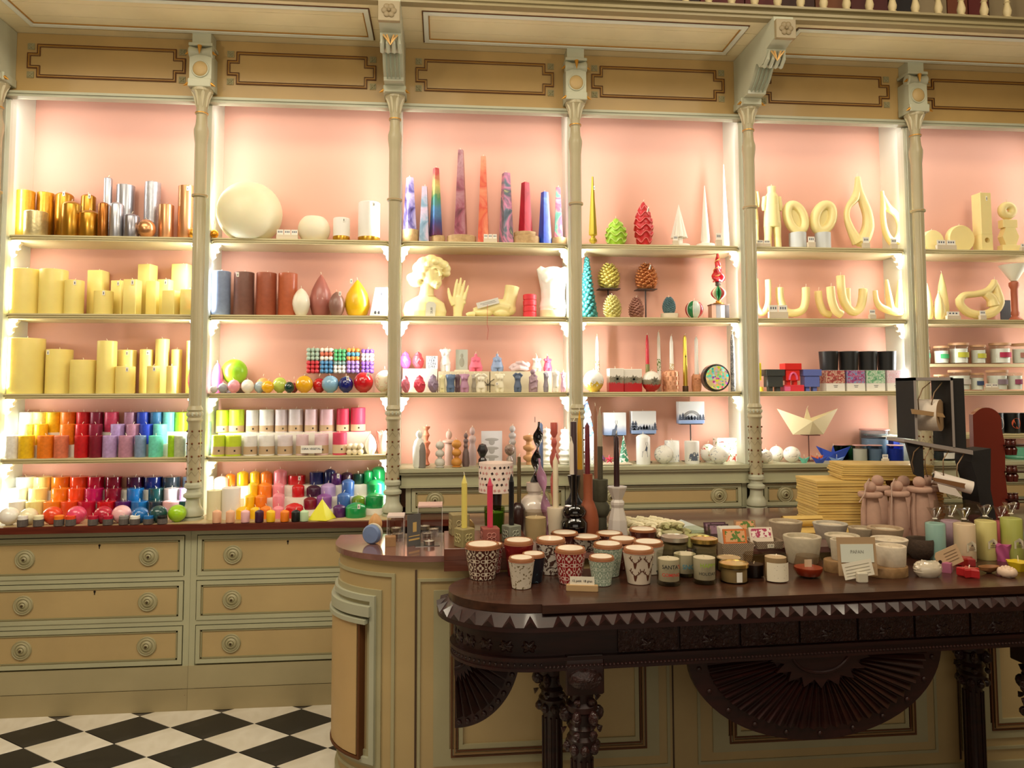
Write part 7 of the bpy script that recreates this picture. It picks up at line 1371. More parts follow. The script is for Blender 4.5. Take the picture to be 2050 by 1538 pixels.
DEER = M('#d9cab6', .45, 0, .2); BRF = spotp('brownflower', '#58241a', '#cfb8a0', 120, .64)
A_, ra, ha = cup_(930, 1002, 1088, 1164, 'dark brown and white flower-tile cup candle at the left end of the carved table', TILEB)
for a, b, yt, Yc, pm, lab in [(968, 1008, 1088, 2.478, TILER, 'dark red tile cup candle behind the brown flower-tile cup'), (1072, 1134, 1077, 2.45, WFL, 'white cup candle with brown floral print behind the small ones'), (1102, 1159, 1065, 2.645, BRF, 'cork-lidded cup candle at back, left of three round lids'), (1144, 1203, 1073, 2.62, WFL, 'cork-lidded cup candle at back, middle of three round lids'),
    (1192, 1248, 1066, 2.66, BRF, 'cork-lidded cup candle at back, right of three round lids'), (1187, 1248, 1087, 2.40, TILEM, 'large mint green tile cup candle behind the small mint one'), (1218, 1276, 1077, 2.49, BRF, 'brown cup candle mostly hidden behind the large mint cup'), (1259, 1315, 1058, 2.66, BRF, 'brown and white cup candle beside the white wavy candles'), (1267, 1330, 1083, 2.42, TREE, 'white cup candle with dark fir trees behind the deer cup')]:
    cup_(a, b, yt, 0, lab, pm, Yc=Yc, zb=TZ if Yc < 2.6 else KZ)
cup_(1008, 1069, 1080, 0, 'tall plain dark red cup candle behind the small white floral one', REDS, Yc=2.43)
cup_(1017, 1071, 1115, 1182, 'small white cup candle with green sprigs, in front', WSM); cup_(1044, 1092, 1107, 0, 'small navy blue floral cup candle behind the small white one', NAVY, Yc=2.345)
cup_(1110, 1174, 1096, 1173, 'red and white flower-tile cup candle behind the price card', TILER); cup_(1178, 1231, 1113, 1176, 'small mint and white tile cup candle in front', TILEM)
D_, rd_, hd_ = cup_(1247, 1311, 1096, 1173, 'white cup candle with four brown stag heads', DEER); D_.rotation_euler = (0, 0, 0)
def stag(cx_, cy_, s_):
    g = [([(cx_-s_*.22, cy_+s_*.1), (cx_-s_*.1, cy_-s_*.45), (cx_, cy_-s_*.55), (cx_+s_*.1, cy_-s_*.45), (cx_+s_*.22, cy_+s_*.1), (cx_, cy_+s_*.16)], [tuple(range(6))])]
    for q in (-1, 1):
        pth = [(.08, .12), (.3, .3), (.5, .42), (.6, .66), (.52, .95)]
        for (a, b), (c, d) in list(zip(pth, pth[1:]))+[((.42, .36), (.34, .62)), ((.57, .55), (.78, .72))]:
            x0, y0, x1, y1 = cx_+q*a*s_, cy_+b*s_, cx_+q*c*s_, cy_+d*s_; dx, dy = x1-x0, y1-y0; L = math.hypot(dx, dy); nx, ny = -dy/L*s_*.05, dx/L*s_*.05
            g.append(([(x0-nx, y0-ny), (x1-nx, y1-ny), (x1+nx, y1+ny), (x0+nx, y0+ny)], [(0, 1, 2, 3)] if q*1 > 0 else [(0, 1, 2, 3)]))
    return join(*g)
Rz = lambda z: rd_*(.74+.23*(z/hd_-.15)/.71)
for x, z in ((-.023, .60), (.024, .60), (-.021, .24), (.021, .24)): P(D_, 'stag_print', wrap(stag(x, 0, .027), Rz, hd_*z), M('#5a2e18', .6), smooth=False)
# price card on the table
X, Yc, k = gspot(1134, 1197, 1184, TZ, .1); t = T('price_holder', 'wooden card holder with handwritten price card in front of the red tile cup', 'price card', X, Yc, TZ, None, -.22)
P(t, 'wood_block', box(-.048, .048, -.009, .009, .0003, .018, .002), M('#b8986c', .6), smooth=False); cdd = P(t, 'price_card', box(-.037, .037, -.001, .0006, .012, .042), paper('#e6dfcc'), smooth=False); P(cdd, 'handwriting', mv(flat_front(textgeo('12 petit  18 gran', .0092)), 0, -.0016, .029), M('#1c1a1c', .8), smooth=False)
def txtjar(x0, x1, yt, yb, lab, lines, Yc=None):
    X, Y_, k = gspot(x0, x1, yb, TZ, .9) if Yc is None else (X_at((x0+x1)/2, Yc, TZ), Yc, 0)
    t, r, h = jar(x0, x1, yt, TZ, Y_, lab, '#e8dcc8', None, '#f0f0ea', .80, foot=.14, taper_=.97)
    for s_, zf, c, x in lines: P(t, 'lettering', wrap(textgeo(s_[0], s_[1]), r*1.0+.0004, h*zf, a0=-PI/2+x/r), M(c, .6), smooth=False, label=s_[0].lower()+' lettering')
txtjar(1315, 1363, 1105, 1176, 'glass candle printed SANTA\'S COMING! in black and red', [(('SANTA', .0165), .60, '#1c1c20', -.006), (('\'S', .0165), .60, '#b82a22', .024), (('COMING', .0145), .36, '#c0281e', -.003), (('!', .0165), .36, '#1c1c20', .030)])
txtjar(1386, 1435, 1103, 1173, 'glass candle printed HAPPY HOLIDAYS in green and black', [(('HAPPY', .0175), .61, '#8aa824', 0), (('HOLIDAYS', .0128), .36, '#22241e', 0)])
txtjar(1347, 1396, 1097, 0, 'glass candle with blue SNO lettering behind the two printed glasses', [(('SNO', .0205), .40, '#3c7c90', .0)], Yc=2.37)
GLD = M('#c2a45c', .25, .9); SLV = M('#c8c0b0', .3, .8)
for a, b, y, Yc, zb, lab, lc in [(1325, 1378, 1073, 2.47, TZ, 'white jar candle with pale metal lid behind the SANTA glass', SLV), (1384, 1437, 1077, 2.46, TZ, 'white jar candle with gold metal lid behind the HOLIDAYS glass', GLD)]: jar(a, b, y, zb, Yc, lab, '#cfc6b0', lc, '#dcd8cc', .9, lidh=.14)
X, Y_, k = gspot(1441, 1498, 1171, TZ, .95); jar(1441, 1498, 1126, TZ, Y_, 'squat white jar candle with shiny gold lid at the table front', '#d8ccb4', GLD, '#e6e0d2', .93, lidh=.2, labc='#e8e4da', labz=(.15, .8), lab_w=.4)
jar(1436, 1482, 1115, TZ, 2.42, 'shallow white pot candle behind the gold-lidded jar', '#cbbda0', M('#c8b088', .4, .5), '#dcd8cc', .8, lidh=.1)
X, Y_, k = gspot(1488, 1531, 1163, TZ, .95); jar(1488, 1531, 1108, TZ, Y_+.02, 'clear jar with very dark plum wax left of the labelled jar', '#1a0c10', None, '#efe9e0', .55, taper_=.97)
X, Y_, k = gspot(1530, 1577, 1168, TZ, .95); t, r, h = jar(1530, 1577, 1108, TZ, Y_, 'white jar candle with cream paper label, second from the dark plum jar', '#cfc2aa', None, '#efe9e0', .88, labc='#e6dcc4', labz=(.04, .72), lab_w=2.4, taper_=.98)
P(t, 'label_print', join(*[wrap((lambda q: ([(-q, -.0007), (q, -.0007), (q, .0007), (-q, .0007)], [(0, 1, 2, 3)]))(w_), r+.0006, h*z) for w_, z in ((.012, .62), (.02, .54), (.014, .47), (.021, .26), (.011, .18))]), M('#7a6a50', .8), smooth=False)
X, Y_, k = gspot(1589, 1648, 1162, TZ, .9); r = 29*k; h = Z_at(1112, X, Y_)-TZ; t = T('bowl_candle', 'round glass bowl candle with amber-red wax at the table front', 'candle', X, Y_, TZ)
bp = [(.55, 0), (.8, .06), (1, .35), (.96, .55), (.8, .95), (.8, 1), (.76, 1), (.91, .55), (.95, .36), (.75, .1), (0, .06)]; P(t, 'glass_body', lathe([(a*r, b*h) for a, b in bp], 30), glass('#f4efe8')); P(t, 'wax_fill', lathe([(.74*r, .1*h), (.93*r, .34*h), (.93*r, .46*h), (0, .46*h)], 26), M('#9c3418', .35, 0, .4)); P(t, 'wood_wick', box(-.012, .012, -.001, .001, .45*h, .8*h), WBL, smooth=False)
# printed glasses, baskets and cards behind
for a, b, y, Yc, lab, w_ in [(1323, 1370, 1049, 2.68, 'clear glass candle with tiny print, left of the back pair', '#d0c6ae'), (1370, 1424, 1057, 2.62, 'clear glass candle with cream wax and green print, right of the back pair', '#d4cc98')]: jar(a, b, y, KZ, Yc, lab, w_, None, '#eceee4', .6, taper_=.95)
BSK = fnmat('woven_basket', lambda nt, b, v, x, y, z: (lambda wv_: (bump(nt, b, wv_, .8, .004), mix(nt, wv_, '#6a4c34', '#c8b498'))[1])(((x+y)*900).sin()*((z)*900).sin()*.5+.5), .8)
for a, b, yt, Yc, zb, lab in [(1438, 1504, 1088, 2.56, TZ, 'small woven basket holding orange seed packets'), (1505, 1563, 1084, 2.60, KZ, 'small brown woven basket holding a pink flower packet')]:
    X = X_at((a+b)/2, Yc, zb); k = mpp(X, Yc, zb); w_ = (b-a)/2*k; h = Z_at(yt, X, Yc-.03)-zb; t = T('woven_basket', lab, 'basket', X, Yc, zb); q = lambda s, z: [(-w_*s, -.035*s, z), (w_*s, -.035*s, z), (w_*s, .04*s, z), (-w_*s, .04*s, z)]
    P(t, 'basket_wall', (q(.86, 0)+q(1, h)+q(.93, h)+q(.8, .004), [(3, 2, 1, 0), (0, 1, 5, 4), (1, 2, 6, 5), (2, 3, 7, 6), (3, 0, 4, 7), (4, 5, 9, 8), (5, 6, 10, 9), (6, 7, 11, 10), (7, 4, 8, 11), (8, 9, 13, 12), (9, 10, 14, 13), (10, 11, 15, 14), (11, 8, 12, 15), (12, 13, 14, 15)]), BSK, smooth=False)
    if zb == KZ: P(t, 'price_label', box(-.012, .012, -.0385, -.0375, h*.2, h*.7), paper('#d8cfb8'), smooth=False); P(t, 'price_print', mv(flat_front(textgeo('2.20', .0095)), 0, -.0386, h*.45), M('#2a2420', .8), smooth=False)
def packet(a, b, yt, Yc, zb, lab, c, pat, rx=-.25, grp=None, dz=.01):
    X = X_at((a+b)/2, Yc, zb); k = mpp(X, Yc, zb); w_ = (b-a)/2*k; h = Z_at(yt, X, Yc)-zb-dz; t = T('soap_packet', lab, 'packet', X, Yc, zb+dz, grp); P(t, 'packet_body', rot(box(-w_, w_, -.003, .003, 0, h), 'X', rx), M(c, .5), smooth=False); P(t, 'packet_print', rot(box(-w_*.85, w_*.85, -.0036, -.003, h*.45, h*.92), 'X', rx), pat, smooth=False)
ORP = spotp('orangepk', '#d8a070', '#5c7c38', 70, .52); PKP = spotp('pinkpk', '#e6d8cc', '#a83a5c', 55, .48); PUP = spotp('purplepk', '#8c6c7c', '#3c2430', 60)
packet(1451, 1499, 1060, 2.545, TZ, 'orange fronted packet with a green leaf picture in the basket', '#c86a2c', ORP, dz=.03)
for i in range(4): packet(1446-i*2, 1492-i*2, 1058-i*1.5, 2.56+i*.009, TZ, 'pale packet stacked behind the orange one in the basket', '#d8d4c8', SOAP, grp='packets behind the orange one', dz=.03)
packet(1503, 1551, 1056, 2.59, KZ, 'pink flower packet standing in the brown basket', '#d8c8b4', PKP, -.35, dz=.006)
packet(1411, 1456, 1046, 2.72, KZ, 'purple packet standing behind the orange packets', '#4c2c3c', PUP); packet(1472, 1516, 1042, 2.74, KZ, 'tan packet with orange circles standing at the back', '#9c7858', ORP); packet(1420, 1462, 1050, 2.66, KZ, 'dark packet in front of the purple one', '#3a2228', PUP)
# white braided candles at the back
X, Yc = X_at(1300, 2.86, KZ), 2.86; k = mpp(X, Yc, KZ)
for j in range(9):
    x = X_at(1240+j*13, Yc, KZ); g = []
    for s_ in (0, PI): g.append(tube([(.009*math.cos(i*.8+s_), -.09+i*.0085, .02+.009*math.sin(i*.8+s_)) for i in range(22)], .0095, 7))
    t = P(None, 'braided_candle', join(*g), M('#e2d8b4', .5), (x, Yc, KZ+.028*(j % 2))); t['label'] = 'cream braided candle, %s, in the heap behind the clear glasses' % ordn(j); t['category'] = 'candle'; t['group'] = 'cream braided candles in a heap'; t.rotation_euler = (0, 0, .5)
X = X_at(1378, 2.92, KZ); o = P(None, 'paper_sheet', ([(-.06, -.05, 0), (.09, -.04, 0), (.0, .09, .03), (-.09, .05, 0), (-.06, -.05, .001), (.09, -.04, .001), (.0, .09, .031), (-.09, .05, .001)], [(3, 2, 1, 0), (4, 5, 6, 7), (0, 1, 5, 4), (1, 2, 6, 5), (2, 3, 7, 6), (3, 0, 4, 7)]), M('#b8c0bc', .6), (X, 2.92, KZ+.001), smooth=False); o['label'] = 'pale blue-grey tissue sheet lying behind the clear glass candles'; o['category'] = 'paper'
# concrete cups
CON = lambda c: M(c, .85, 0, 0, .12, 60, 0, .25, 120)
def conc(x0, x1, yt, Yc, zb, c, lab, hb=None, tp=.78, yb=None):
    if yb: X, Yc, k = gspot(x0, x1, yb, zb, .8)
    X = X_at((x0+x1)/2, Yc, zb); zt = Z_at(yt, X, Yc); r = (x1-x0)/2*mpp(X, Yc, zt); h = zt-zb; t = T('concrete_cup_candle', lab, 'candle', X, Yc, zb)
    P(t, 'cup_body', lathe([(r*tp*.96, 0), (r*tp, .003), (r*.99, h*.97), (r*.97, h), (r*.78, h), (r*.74, h*.84), (0, h*.84)], 32), CON(c)); P(t, 'wax_fill', lathe([(0, h*.841), (r*.735, h*.841), (r*.73, h*.86), (0, h*.86)], 26), M('#cfc2aa', .5)); P(t, 'wood_wick', box(-.005, .005, -.0015, .0015, h*.85, h*.96), WBL, smooth=False); return t
conc(1541, 1606, 1043, 2.72, KZ, '#a09078', 'taupe concrete cup candle at the back beside the wax roll'); conc(1570, 1644, 1073, 0, TZ, '#b0a48c', 'large greige concrete cup candle behind the amber bowl', yb=1133); conc(1629, 1696, 1047, 2.74, KZ, '#a8a090', 'light grey concrete cup candle in front of the yellow sheets'); conc(1653, 1720, 1071, 2.55, KZ, '#b4a890', 'greige concrete cup candle in the middle of the group'); 
conc(1700, 1752, 1056, 2.635, KZ, '#9c8c74', 'taupe concrete cup candle half hidden at the back of the group'); conc(1739, 1807, 1056, 2.60, KZ, '#a48c70', 'tan concrete cup candle below the clay figures')
def wdisc(x0, x1, yt, yb, zb, lab):
    X, Yc, k = gspot(x0, x1, yb, zb, .8); r = (x1-x0)/2*k; h = Z_at(yt, X, Yc-r)-zb; o = P(None, 'wood_disc', lathe([(r*.98, 0), (r, .002), (r, h-.002), (r*.98, h), (0, h)], 30, .8), wood('#9c7a50', '#7c5c38', .6, 0, (20, 20, 20)), (X, Yc, zb), ang=30); o['label'] = lab; o['category'] = 'stand'; return X, Yc, zb+h
_, yd, zd = wdisc(1650, 1716, 1128, 1150, TZ, 'round wooden disc under the small beige cup, left of the kraft card')
conc(1664, 1712, 1080, yd, zd, '#b8ac96', 'small beige concrete cup candle behind the kraft card', tp=.9)
_, yd, zd = wdisc(1730, 1816, 1142, 1160, TZ, 'round wooden disc under the stacked white concrete cups')
conc(1755, 1813, 1092, yd, zd, '#cabca6', 'white concrete cup candle standing on the wooden disc, front', tp=.92); conc(1746, 1816, 1078, yd+.125, KZ, '#c8baa4', 'white concrete cup candle right behind the front one')
X, Yc, k = gspot(1678, 1761, 1163, TZ, .02); t = T('kraft_card', 'brown kraft card with white label and tilted note on a small clip stand', 'sign', X, Yc, TZ, None, -.08)
h = Z_at(1077, X, Yc)-TZ; P(t, 'kraft_board', rot(box(-.062, .062, 0, .002, .015, h), 'X', -.1), M('#a88a66', .8), smooth=False); P(t, 'white_label', rot(box(-.052, .053, -.0018, -.0004, h*.42, h*.84), 'X', -.1), M('#cfd2c4', .8), smooth=False)
P(t, 'lettering', rot(mv(flat_front(textgeo('PAFAN', .014)), 0, -.0022, h*.66), 'X', -.1), M('#8a8a80', .8), smooth=False)
nt2 = P(t, 'tilted_note', rot(rot(box(-.048, .048, -.004, -.003, -.024, .026), 'Y', -.18), 'X', -.1), M('#ded6c2', .8), (-.006, -.006, h*.27), smooth=False)
P(nt2, 'note_print', rot(rot(join(*[box(-.04+.0*i, .038, -.0048, -.0042, z, z+.0012) for i, z in enumerate((.014, .004, -.006, -.015))]), 'Y', -.18), 'X', -.1), M('#a09884', .8), smooth=False); P(t, 'clip_stand', box(-.017, .017, -.03, -.012, 0, .031, .004), M('#c8c0ac', .4), smooth=False)
X = X_at(1832, 2.55, KZ); r = 26*mpp(X, 2.55, KZ); h = Z_at(1074, X, 2.55)-TZ; t = T('fur_bowl', 'dark brown rough bowl behind the wrapped candles', 'bowl', X, 2.52, TZ); P(t, 'bowl_body', lathe([(r*.6, 0), (r*.95, h*.3), (r, h*.9), (r*.95, h), (r*.85, h*.95), (r*.7, h*.5), (0, h*.4)], 28), M('#46362a', .95, 0, 0, .3, 80, 0, .8, 140)); 
# clay figures
CLAY = M('#ad8a78', .8, 0, 0, .06, 60, 0, .1, 150)
def clay(xc, yh, Yc, lab, cord=0):
    zb = KZ; X = X_at(xc, Yc, zb); k = mpp(X, Yc, zb+.15); zt = Z_at(yh, X, Yc)-zb; t = T('clay_figure', lab, 'figurine', X, Yc, zb); R_ = 11.5*k
    P(t, 'head', ball(R_, 0, 0, zt-R_, 18, 12), CLAY); P(t, 'collar', lathe([(21*k, zt-2.1*R_-7*k), (23*k, zt-2.1*R_-5*k), (23*k, zt-2.1*R_+1*k), (21*k, zt-2.1*R_+3*k), (5*k, zt-2.1*R_+3.5*k), (5*k, zt-R_)], 28), CLAY, ang=50)
    zc_ = zt-2.1*R_-7*k; P(t, 'body', lathe([(14*k, 0), (17*k, .01), (19*k, zc_*.3), (18*k, zc_*.7), (14*k, zc_)], 24), CLAY); P(t, 'arm', tube([(-15*k, -.01, zc_), (-20*k, -.014, zc_*.7), (-20*k, -.014, zc_*.3), (-18*k, -.012, .01)], [4*k, 5*k, 5*k, 5*k], 8), CLAY)
    if cord: P(t, 'hanging_cord', tube([(0, 0, zt), (-4*k, -.01, zt+6*k), (-14*k, -.02, zt-2*k), (-21*k, -.03, zt-22*k), (-36*k, -.04, zt-38*k)] if cord == 1 else [(0, 0, zt), (-8*k, -.01, zt+4*k), (-18*k, -.02, zt-10*k), (-22*k, -.03, zt-40*k), (-26*k, -.035, zt-75*k)], .0022, 6), M('#b09484', .8))
for xc, yh, Yc, lab, c in [(1760, 951, 2.90, 'pinkish clay figure, left of the back row of three', 0), (1812, 952, 2.90, 'pinkish clay figure, middle of the back row of three', 0), (1860, 951, 2.90, 'pinkish clay figure, right of the back row of three', 0), (1745, 964, 2.70, 'pinkish clay figure with cord, left of the front row of three', 1), (1799, 962, 2.70, 'pinkish clay figure with cord, middle of the front row of three', 2), (1844, 954, 2.70, 'pinkish clay figure, right of the front row of three', 0)]: clay(xc, yh, Yc, lab, c)
# honeycomb wax sheets
HON = fnmat('beeswax_sheet', lambda nt, b, v, x, y, z: mix(nt, (noise(nt, v, 12, 3)-.5)*1.4+.5, '#d4b66c', '#c4a052'), .6, .05); HOND = M('#a06c28', .6)
X0, X1 = X_at(1636, 3.0, 1.0), X_at(1768, 3.0, 1.0); zb = KZ; zt = Z_at(962, X0, 3.0)
t = T('wax_sheet_stack', 'tall stack of yellow beeswax sheets, lower pile behind the clay figures', 'wax sheets', (X0+X1)/2, 3.08, zb, None, -.08); n = 16; dz = (zt-zb-.001)/n; W_ = (X1-X0)/2
sh = mesh('wax_sheet', box(-W_, W_, -.11, .11, 0, dz*.86), HON, False)
for i in range(n): o = P(t, 'wax_sheet', 0, 0, (random.uniform(-.005, .005), random.uniform(-.004, .004), i*dz+.0005), me=sh); o.rotation_euler = (0, 0, random.uniform(-.02, .02))
X0, X1 = X_at(1690, 3.02, 1.1), X_at(1850, 3.02, 1.1); zt2 = Z_at(930, X0, 3.02); t = T('wax_sheet_stack', 'upper pile of yellow beeswax sheets lying across the lower pile', 'wax sheets', (X0+X1)/2, 3.06, zt+.001, None, -.22); W_ = (X1-X0)/2; n = 7; dz = (zt2-zt)/n
for m_, yy in ((HON, 0),):
    sh = mesh('wax_sheet', box(-W_, W_, -.10, .10, 0, dz*.86), HON, False)
for i in range(n): o = P(t, 'wax_sheet', 0, 0, (random.uniform(-.006, .006), random.uniform(-.005, .005), i*dz), me=sh); o.rotation_euler = (0, 0, random.uniform(-.03, .03))
X0, X1 = X_at(1768, 3.0, 1.0), X_at(1880, 3.0, 1.0); t = T('wax_sheet_stack', 'dark amber stack of wax sheets behind the clay figures, under the upper pile', 'wax sheets', (X0+X1)/2+.02, 3.09, KZ); W_ = (X1-X0)/2; n = 14; dz = (zt-KZ-.002)/n; sh = mesh('wax_sheet', box(-W_, W_, -.09, .09, 0, dz*.85), HOND, False)
for i in range(n): P(t, 'wax_sheet', 0, 0, (random.uniform(-.004, .004), random.uniform(-.004, .004), i*dz), me=sh)
X = X_at(1632, 2.93, KZ); o = P(None, 'wax_sheet_flat', box(-.12, .13, -.09, .07, 0, .002), HON, (X, 2.91, KZ+.0005), smooth=False); o['label'] = 'single flat yellow beeswax sheet under the wax roll'; o['category'] = 'wax sheets'
Xa, Xb = X_at(1567, 2.94, KZ), X_at(1644, 2.94, KZ); R_ = .024; sp = []
for i in range(40): a_ = i*.55; rr = R_*(.35+.65*i/39); sp.append((rr*math.cos(a_), rr*math.sin(a_)))
t = T('wax_roll', 'rolled yellow beeswax sheet lying beside the stack', 'wax roll', (Xa+Xb)/2, 2.94, KZ+.003); V = [(x, p[0], R_+p[1]) for x in (-(Xb-Xa)/2, (Xb-Xa)/2) for p in sp]; P(t, 'rolled_sheet', (V, [(i, i+1, i+41, i+40) for i in range(39)]), HON, ang=80); P(t, 'roll_core', rot(lathe([(R_*.8, -(Xb-Xa)/2+.003), (R_*.8, (Xb-Xa)/2-.003)], 20), 'Y', PI/2), HON, (0, 0, R_))
# ---------------- wrapped candles at right
CEL = glass('#f4f4f0', .8)
def wrapped(x0, x1, yt, yb, c, lab, Yc=None, tw=22, lb=True):
    if Yc is None: X, Yc, k = gspot(x0, x1, yb, TZ, .95)
    X = X_at((x0+x1)/2, Yc, TZ); zt = Z_at(yt, X, Yc)-TZ; k = mpp(X, Yc, TZ+zt); r = (x1-x0)/2*k*.96; t = T('wrapped_candle', lab, 'candle', X, Yc, TZ, 'candles in clear wrap'); P(t, 'wax_body', lathe(prof_pillar(r*.96, zt, .003), 26), M(c, .45))
    P(t, 'clear_wrap', lathe([(r*1.0, 0), (r*1.02, zt*.98), (r*.6, zt+.008), (.006, zt+.016)], 22), CEL)
    g = surf(lambda u, v: ((.005+v*tw*.45*k*(1+.3*math.sin(10*PI*u)))*math.cos(2*PI*u), (.005+v*tw*.35*k)*math.sin(2*PI*u), zt+.014+v*tw*k*.9+.006*v*math.sin(6*PI*u)), 30, 4); P(t, 'wrap_tuft', g, glass('#fcfcfa', .1)); 
    P(t, 'wrap_tie', tube([(.007*math.cos(a_), .007*math.sin(a_), zt+.015) for a_ in [2*PI*i/12 for i in range(12)]], .0018, 5, True), M('#d8d0c4', .5))
    if lb:
        P(t, 'paper_label', wrap(([(-.018, -.016), (.018, -.016), (.018, .01), (.0, .022), (-.018, .01)], [tuple(range(5))]), r*1.02, zt*.42), M('#d8cdb4', .7), smooth=False); P(t, 'label_print', wrap(join(([(-.006, .002), (.0, .01), (.006, .002)], [(0, 1, 2)]), ([(-.01, -.004), (.01, -.004), (.01, -.002), (-.01, -.002)], [(0, 1, 2, 3)]), ([(-.012, -.010), (.012, -.010), (.012, -.008), (-.012, -.008)], [(0, 1, 2, 3)])), r*1.02+.0006, zt*.42), M('#5a4438', .8), smooth=False)
wrapped(1855, 1894, 1047, 1124, '#93b8b2', 'teal candle in clear wrap, leftmost of the wrapped ones', lb=False); wrapped(1886, 1926, 1042, 0, '#b294a6', 'mauve candle in clear wrap behind the hanging kraft tag', Yc=2.56, lb=False); wrapped(1912, 1954, 1048, 1128, '#e0c6a8', 'peach candle in clear wrap with label', )
wrapped(1955, 1996, 1042, 1124, '#dccf88', 'yellow candle in clear wrap with label'); wrapped(1990, 2022, 1044, 0, '#b8505a', 'red candle in clear wrap behind the yellow one', Yc=2.58); wrapped(2007, 2048, 1037, 0, '#b4b860', 'lime candle in clear wrap at the right edge', Yc=2.46)
X, Yc, k = gspot(1992, 2022, 1126, TZ, .9); r = 15*k; h = Z_at(1090, X, Yc)-TZ; t = T('rose_candle', 'magenta rose-shaped candle in front of the lime wrapped candle', 'candle', X, Yc, TZ)
P(t, 'wax_body', surf(lambda u, v: ((r*(.75+.25*v)*(1+.1*math.sin(10*PI*u+6*v)))*math.cos(2*PI*u), (r*(.75+.25*v)*(1+.1*math.sin(10*PI*u+6*v)))*math.sin(2*PI*u), h*v+.004*v*math.sin(10*PI*u)), 40, 10), M('#b05080', .45))
X, Yc, k = gspot(2026, 2058, 1122, TZ, .9); t = stack(2024, 2062, 1100, TZ, Yc+.02, 0, 'grey stone-like block candle at the right edge', [(.95, 0), (1, .1), (1, .9), (.9, 1), (0, 1)], M('#7c7264', .8), name='block_candle')
t = T('kraft_tag', 'kraft paper gift tag with black eyelet leaning on the peach wrapped candle', 'tag', X_at(1902, 2.32, TZ), 2.325, TZ+.002, None, 0); tgm = rot(rot(prismXZ([(-.045, -.018), (-.036, -.03), (.045, -.03), (.045, .03), (-.036, .03), (-.045, .018)], -.001, .001), 'Y', -.35), 'X', -.1)
P(t, 'tag_board', mv(tgm, 0, 0, .045), M('#bfa07c', .8), smooth=False); P(t, 'eyelet', mv(rot(lathe([(.003, 0), (.006, 0), (.006, .002), (.003, .002)], 14), 'X', PI/2), -.032, -.002, .032), M('#1c1814', .4)); P(t, 'tag_print', mv(rot(rot(join(*[box(-.012, .034, -.0022, -.0014, z, z+.0013) for z in (.016, .006, -.004, -.014)]), 'Y', -.35), 'X', -.1), 0, 0, .045), M('#7c6448', .8), smooth=False)
X = X_at(1918, 2.68, KZ); k = mpp(X, 2.68, KZ); w_ = 35*k; h = Z_at(1004, X, 2.68)-KZ; t = T('acrylic_box', 'tall clear acrylic box behind the wrapped candles', 'box', X, 2.68, KZ); P(t, 'acrylic_panel', join(box(-w_, w_, -.04, -.038, 0, h), box(-w_, w_, .038, .04, 0, h), box(-w_, -w_+.002, -.038, .038, 0, h), box(w_-.002, w_, -.038, .038, 0, h)), glass('#f4f4f0', .7), smooth=False)
X, Yc, k = gspot(1829, 1886, 1159, TZ, .6); h = Z_at(1124, X, Yc)-TZ; t = T('wrapped_soap', 'crinkled clear-wrapped cream heart soap at the table front', 'soap', X, Yc, TZ); random.seed(5)
nz = [[random.uniform(.94, 1.05) for _ in range(37)] for _ in range(13)]
P(t, 'soap_body', surf(lambda u, v: (28*k*math.sin(PI*(.12+.76*v))**.4*math.cos(2*PI*u)*nz[int(v*12)][int(u*36) % 36], 19*k*math.sin(PI*(.12+.76*v))**.4*math.sin(2*PI*u), h*v*nz[int(v*12)][int(u*36) % 36]), 36, 12), M('#cfc2ac', .25, 0, .8), ang=20)
X, Yc, k = gspot(1884, 1908, 1150, TZ, .8); o = stack(1884, 1908, 1125, TZ, Yc+.01, 0, 'small pink cube soap right of the crinkled wrap', [(.95, 0), (1, .1), (.95, .9), (0, 1)], M('#a8607c', .5), n=4, name='small_soap', wk=False)
X, Yc, k = gspot(1905, 1922, 1134, TZ, .8); o = stack(1903, 1924, 1112, TZ, Yc+.02, 0, 'small pale cube behind the pink cube soap', [(.95, 0), (1, .1), (.95, .9), (0, 1)], M('#b8ac9c', .6), n=4, name='small_soap', wk=False)
X, Yc, k = gspot(1919, 1962, 1160, TZ, .8); r = 22*k; h = Z_at(1137, X, Yc)-TZ; t = T('star_candle', 'small red star-shaped candle lying flat at the table front', 'candle', X, Yc, TZ, None, .3); P(t, 'wax_body', prism([(r*(1 if i % 2 == 0 else .55)*math.cos(PI*i/5-PI/2), r*(1 if i % 2 == 0 else .55)*math.sin(PI*i/5-PI/2)) for i in range(10)], 0, h, .004), M('#a81c20', .4, 0, .3), smooth=False); wick(t, h, .008)
X = X_at(1948, 2.36, TZ); t = T('star_candle', 'second small red star candle lying behind the first', 'candle', X, 2.40, TZ, None, .5); P(t, 'wax_body', prism([(r*(1 if i % 2 == 0 else .55)*math.cos(PI*i/5-PI/2), r*(1 if i % 2 == 0 else .55)*math.sin(PI*i/5-PI/2)) for i in range(10)], 0, h, .004), M('#8c1818', .4, 0, .3), smooth=False)
X, Yc, k = gspot(1961, 2000, 1150, TZ, .5); t = T('leaf_dish', 'brown wooden leaf-shaped dish between the star and white rose candle', 'dish', X, Yc, TZ, None, .2); P(t, 'dish_body', mv(scl(lathe([(.006, 0), (.03, .012), (.034, .022), (.03, .022), (.02, .01), (0, .008)], 24), 1.2, .6, 1), 0, 0, 0), M('#8a5c34', .6)); 
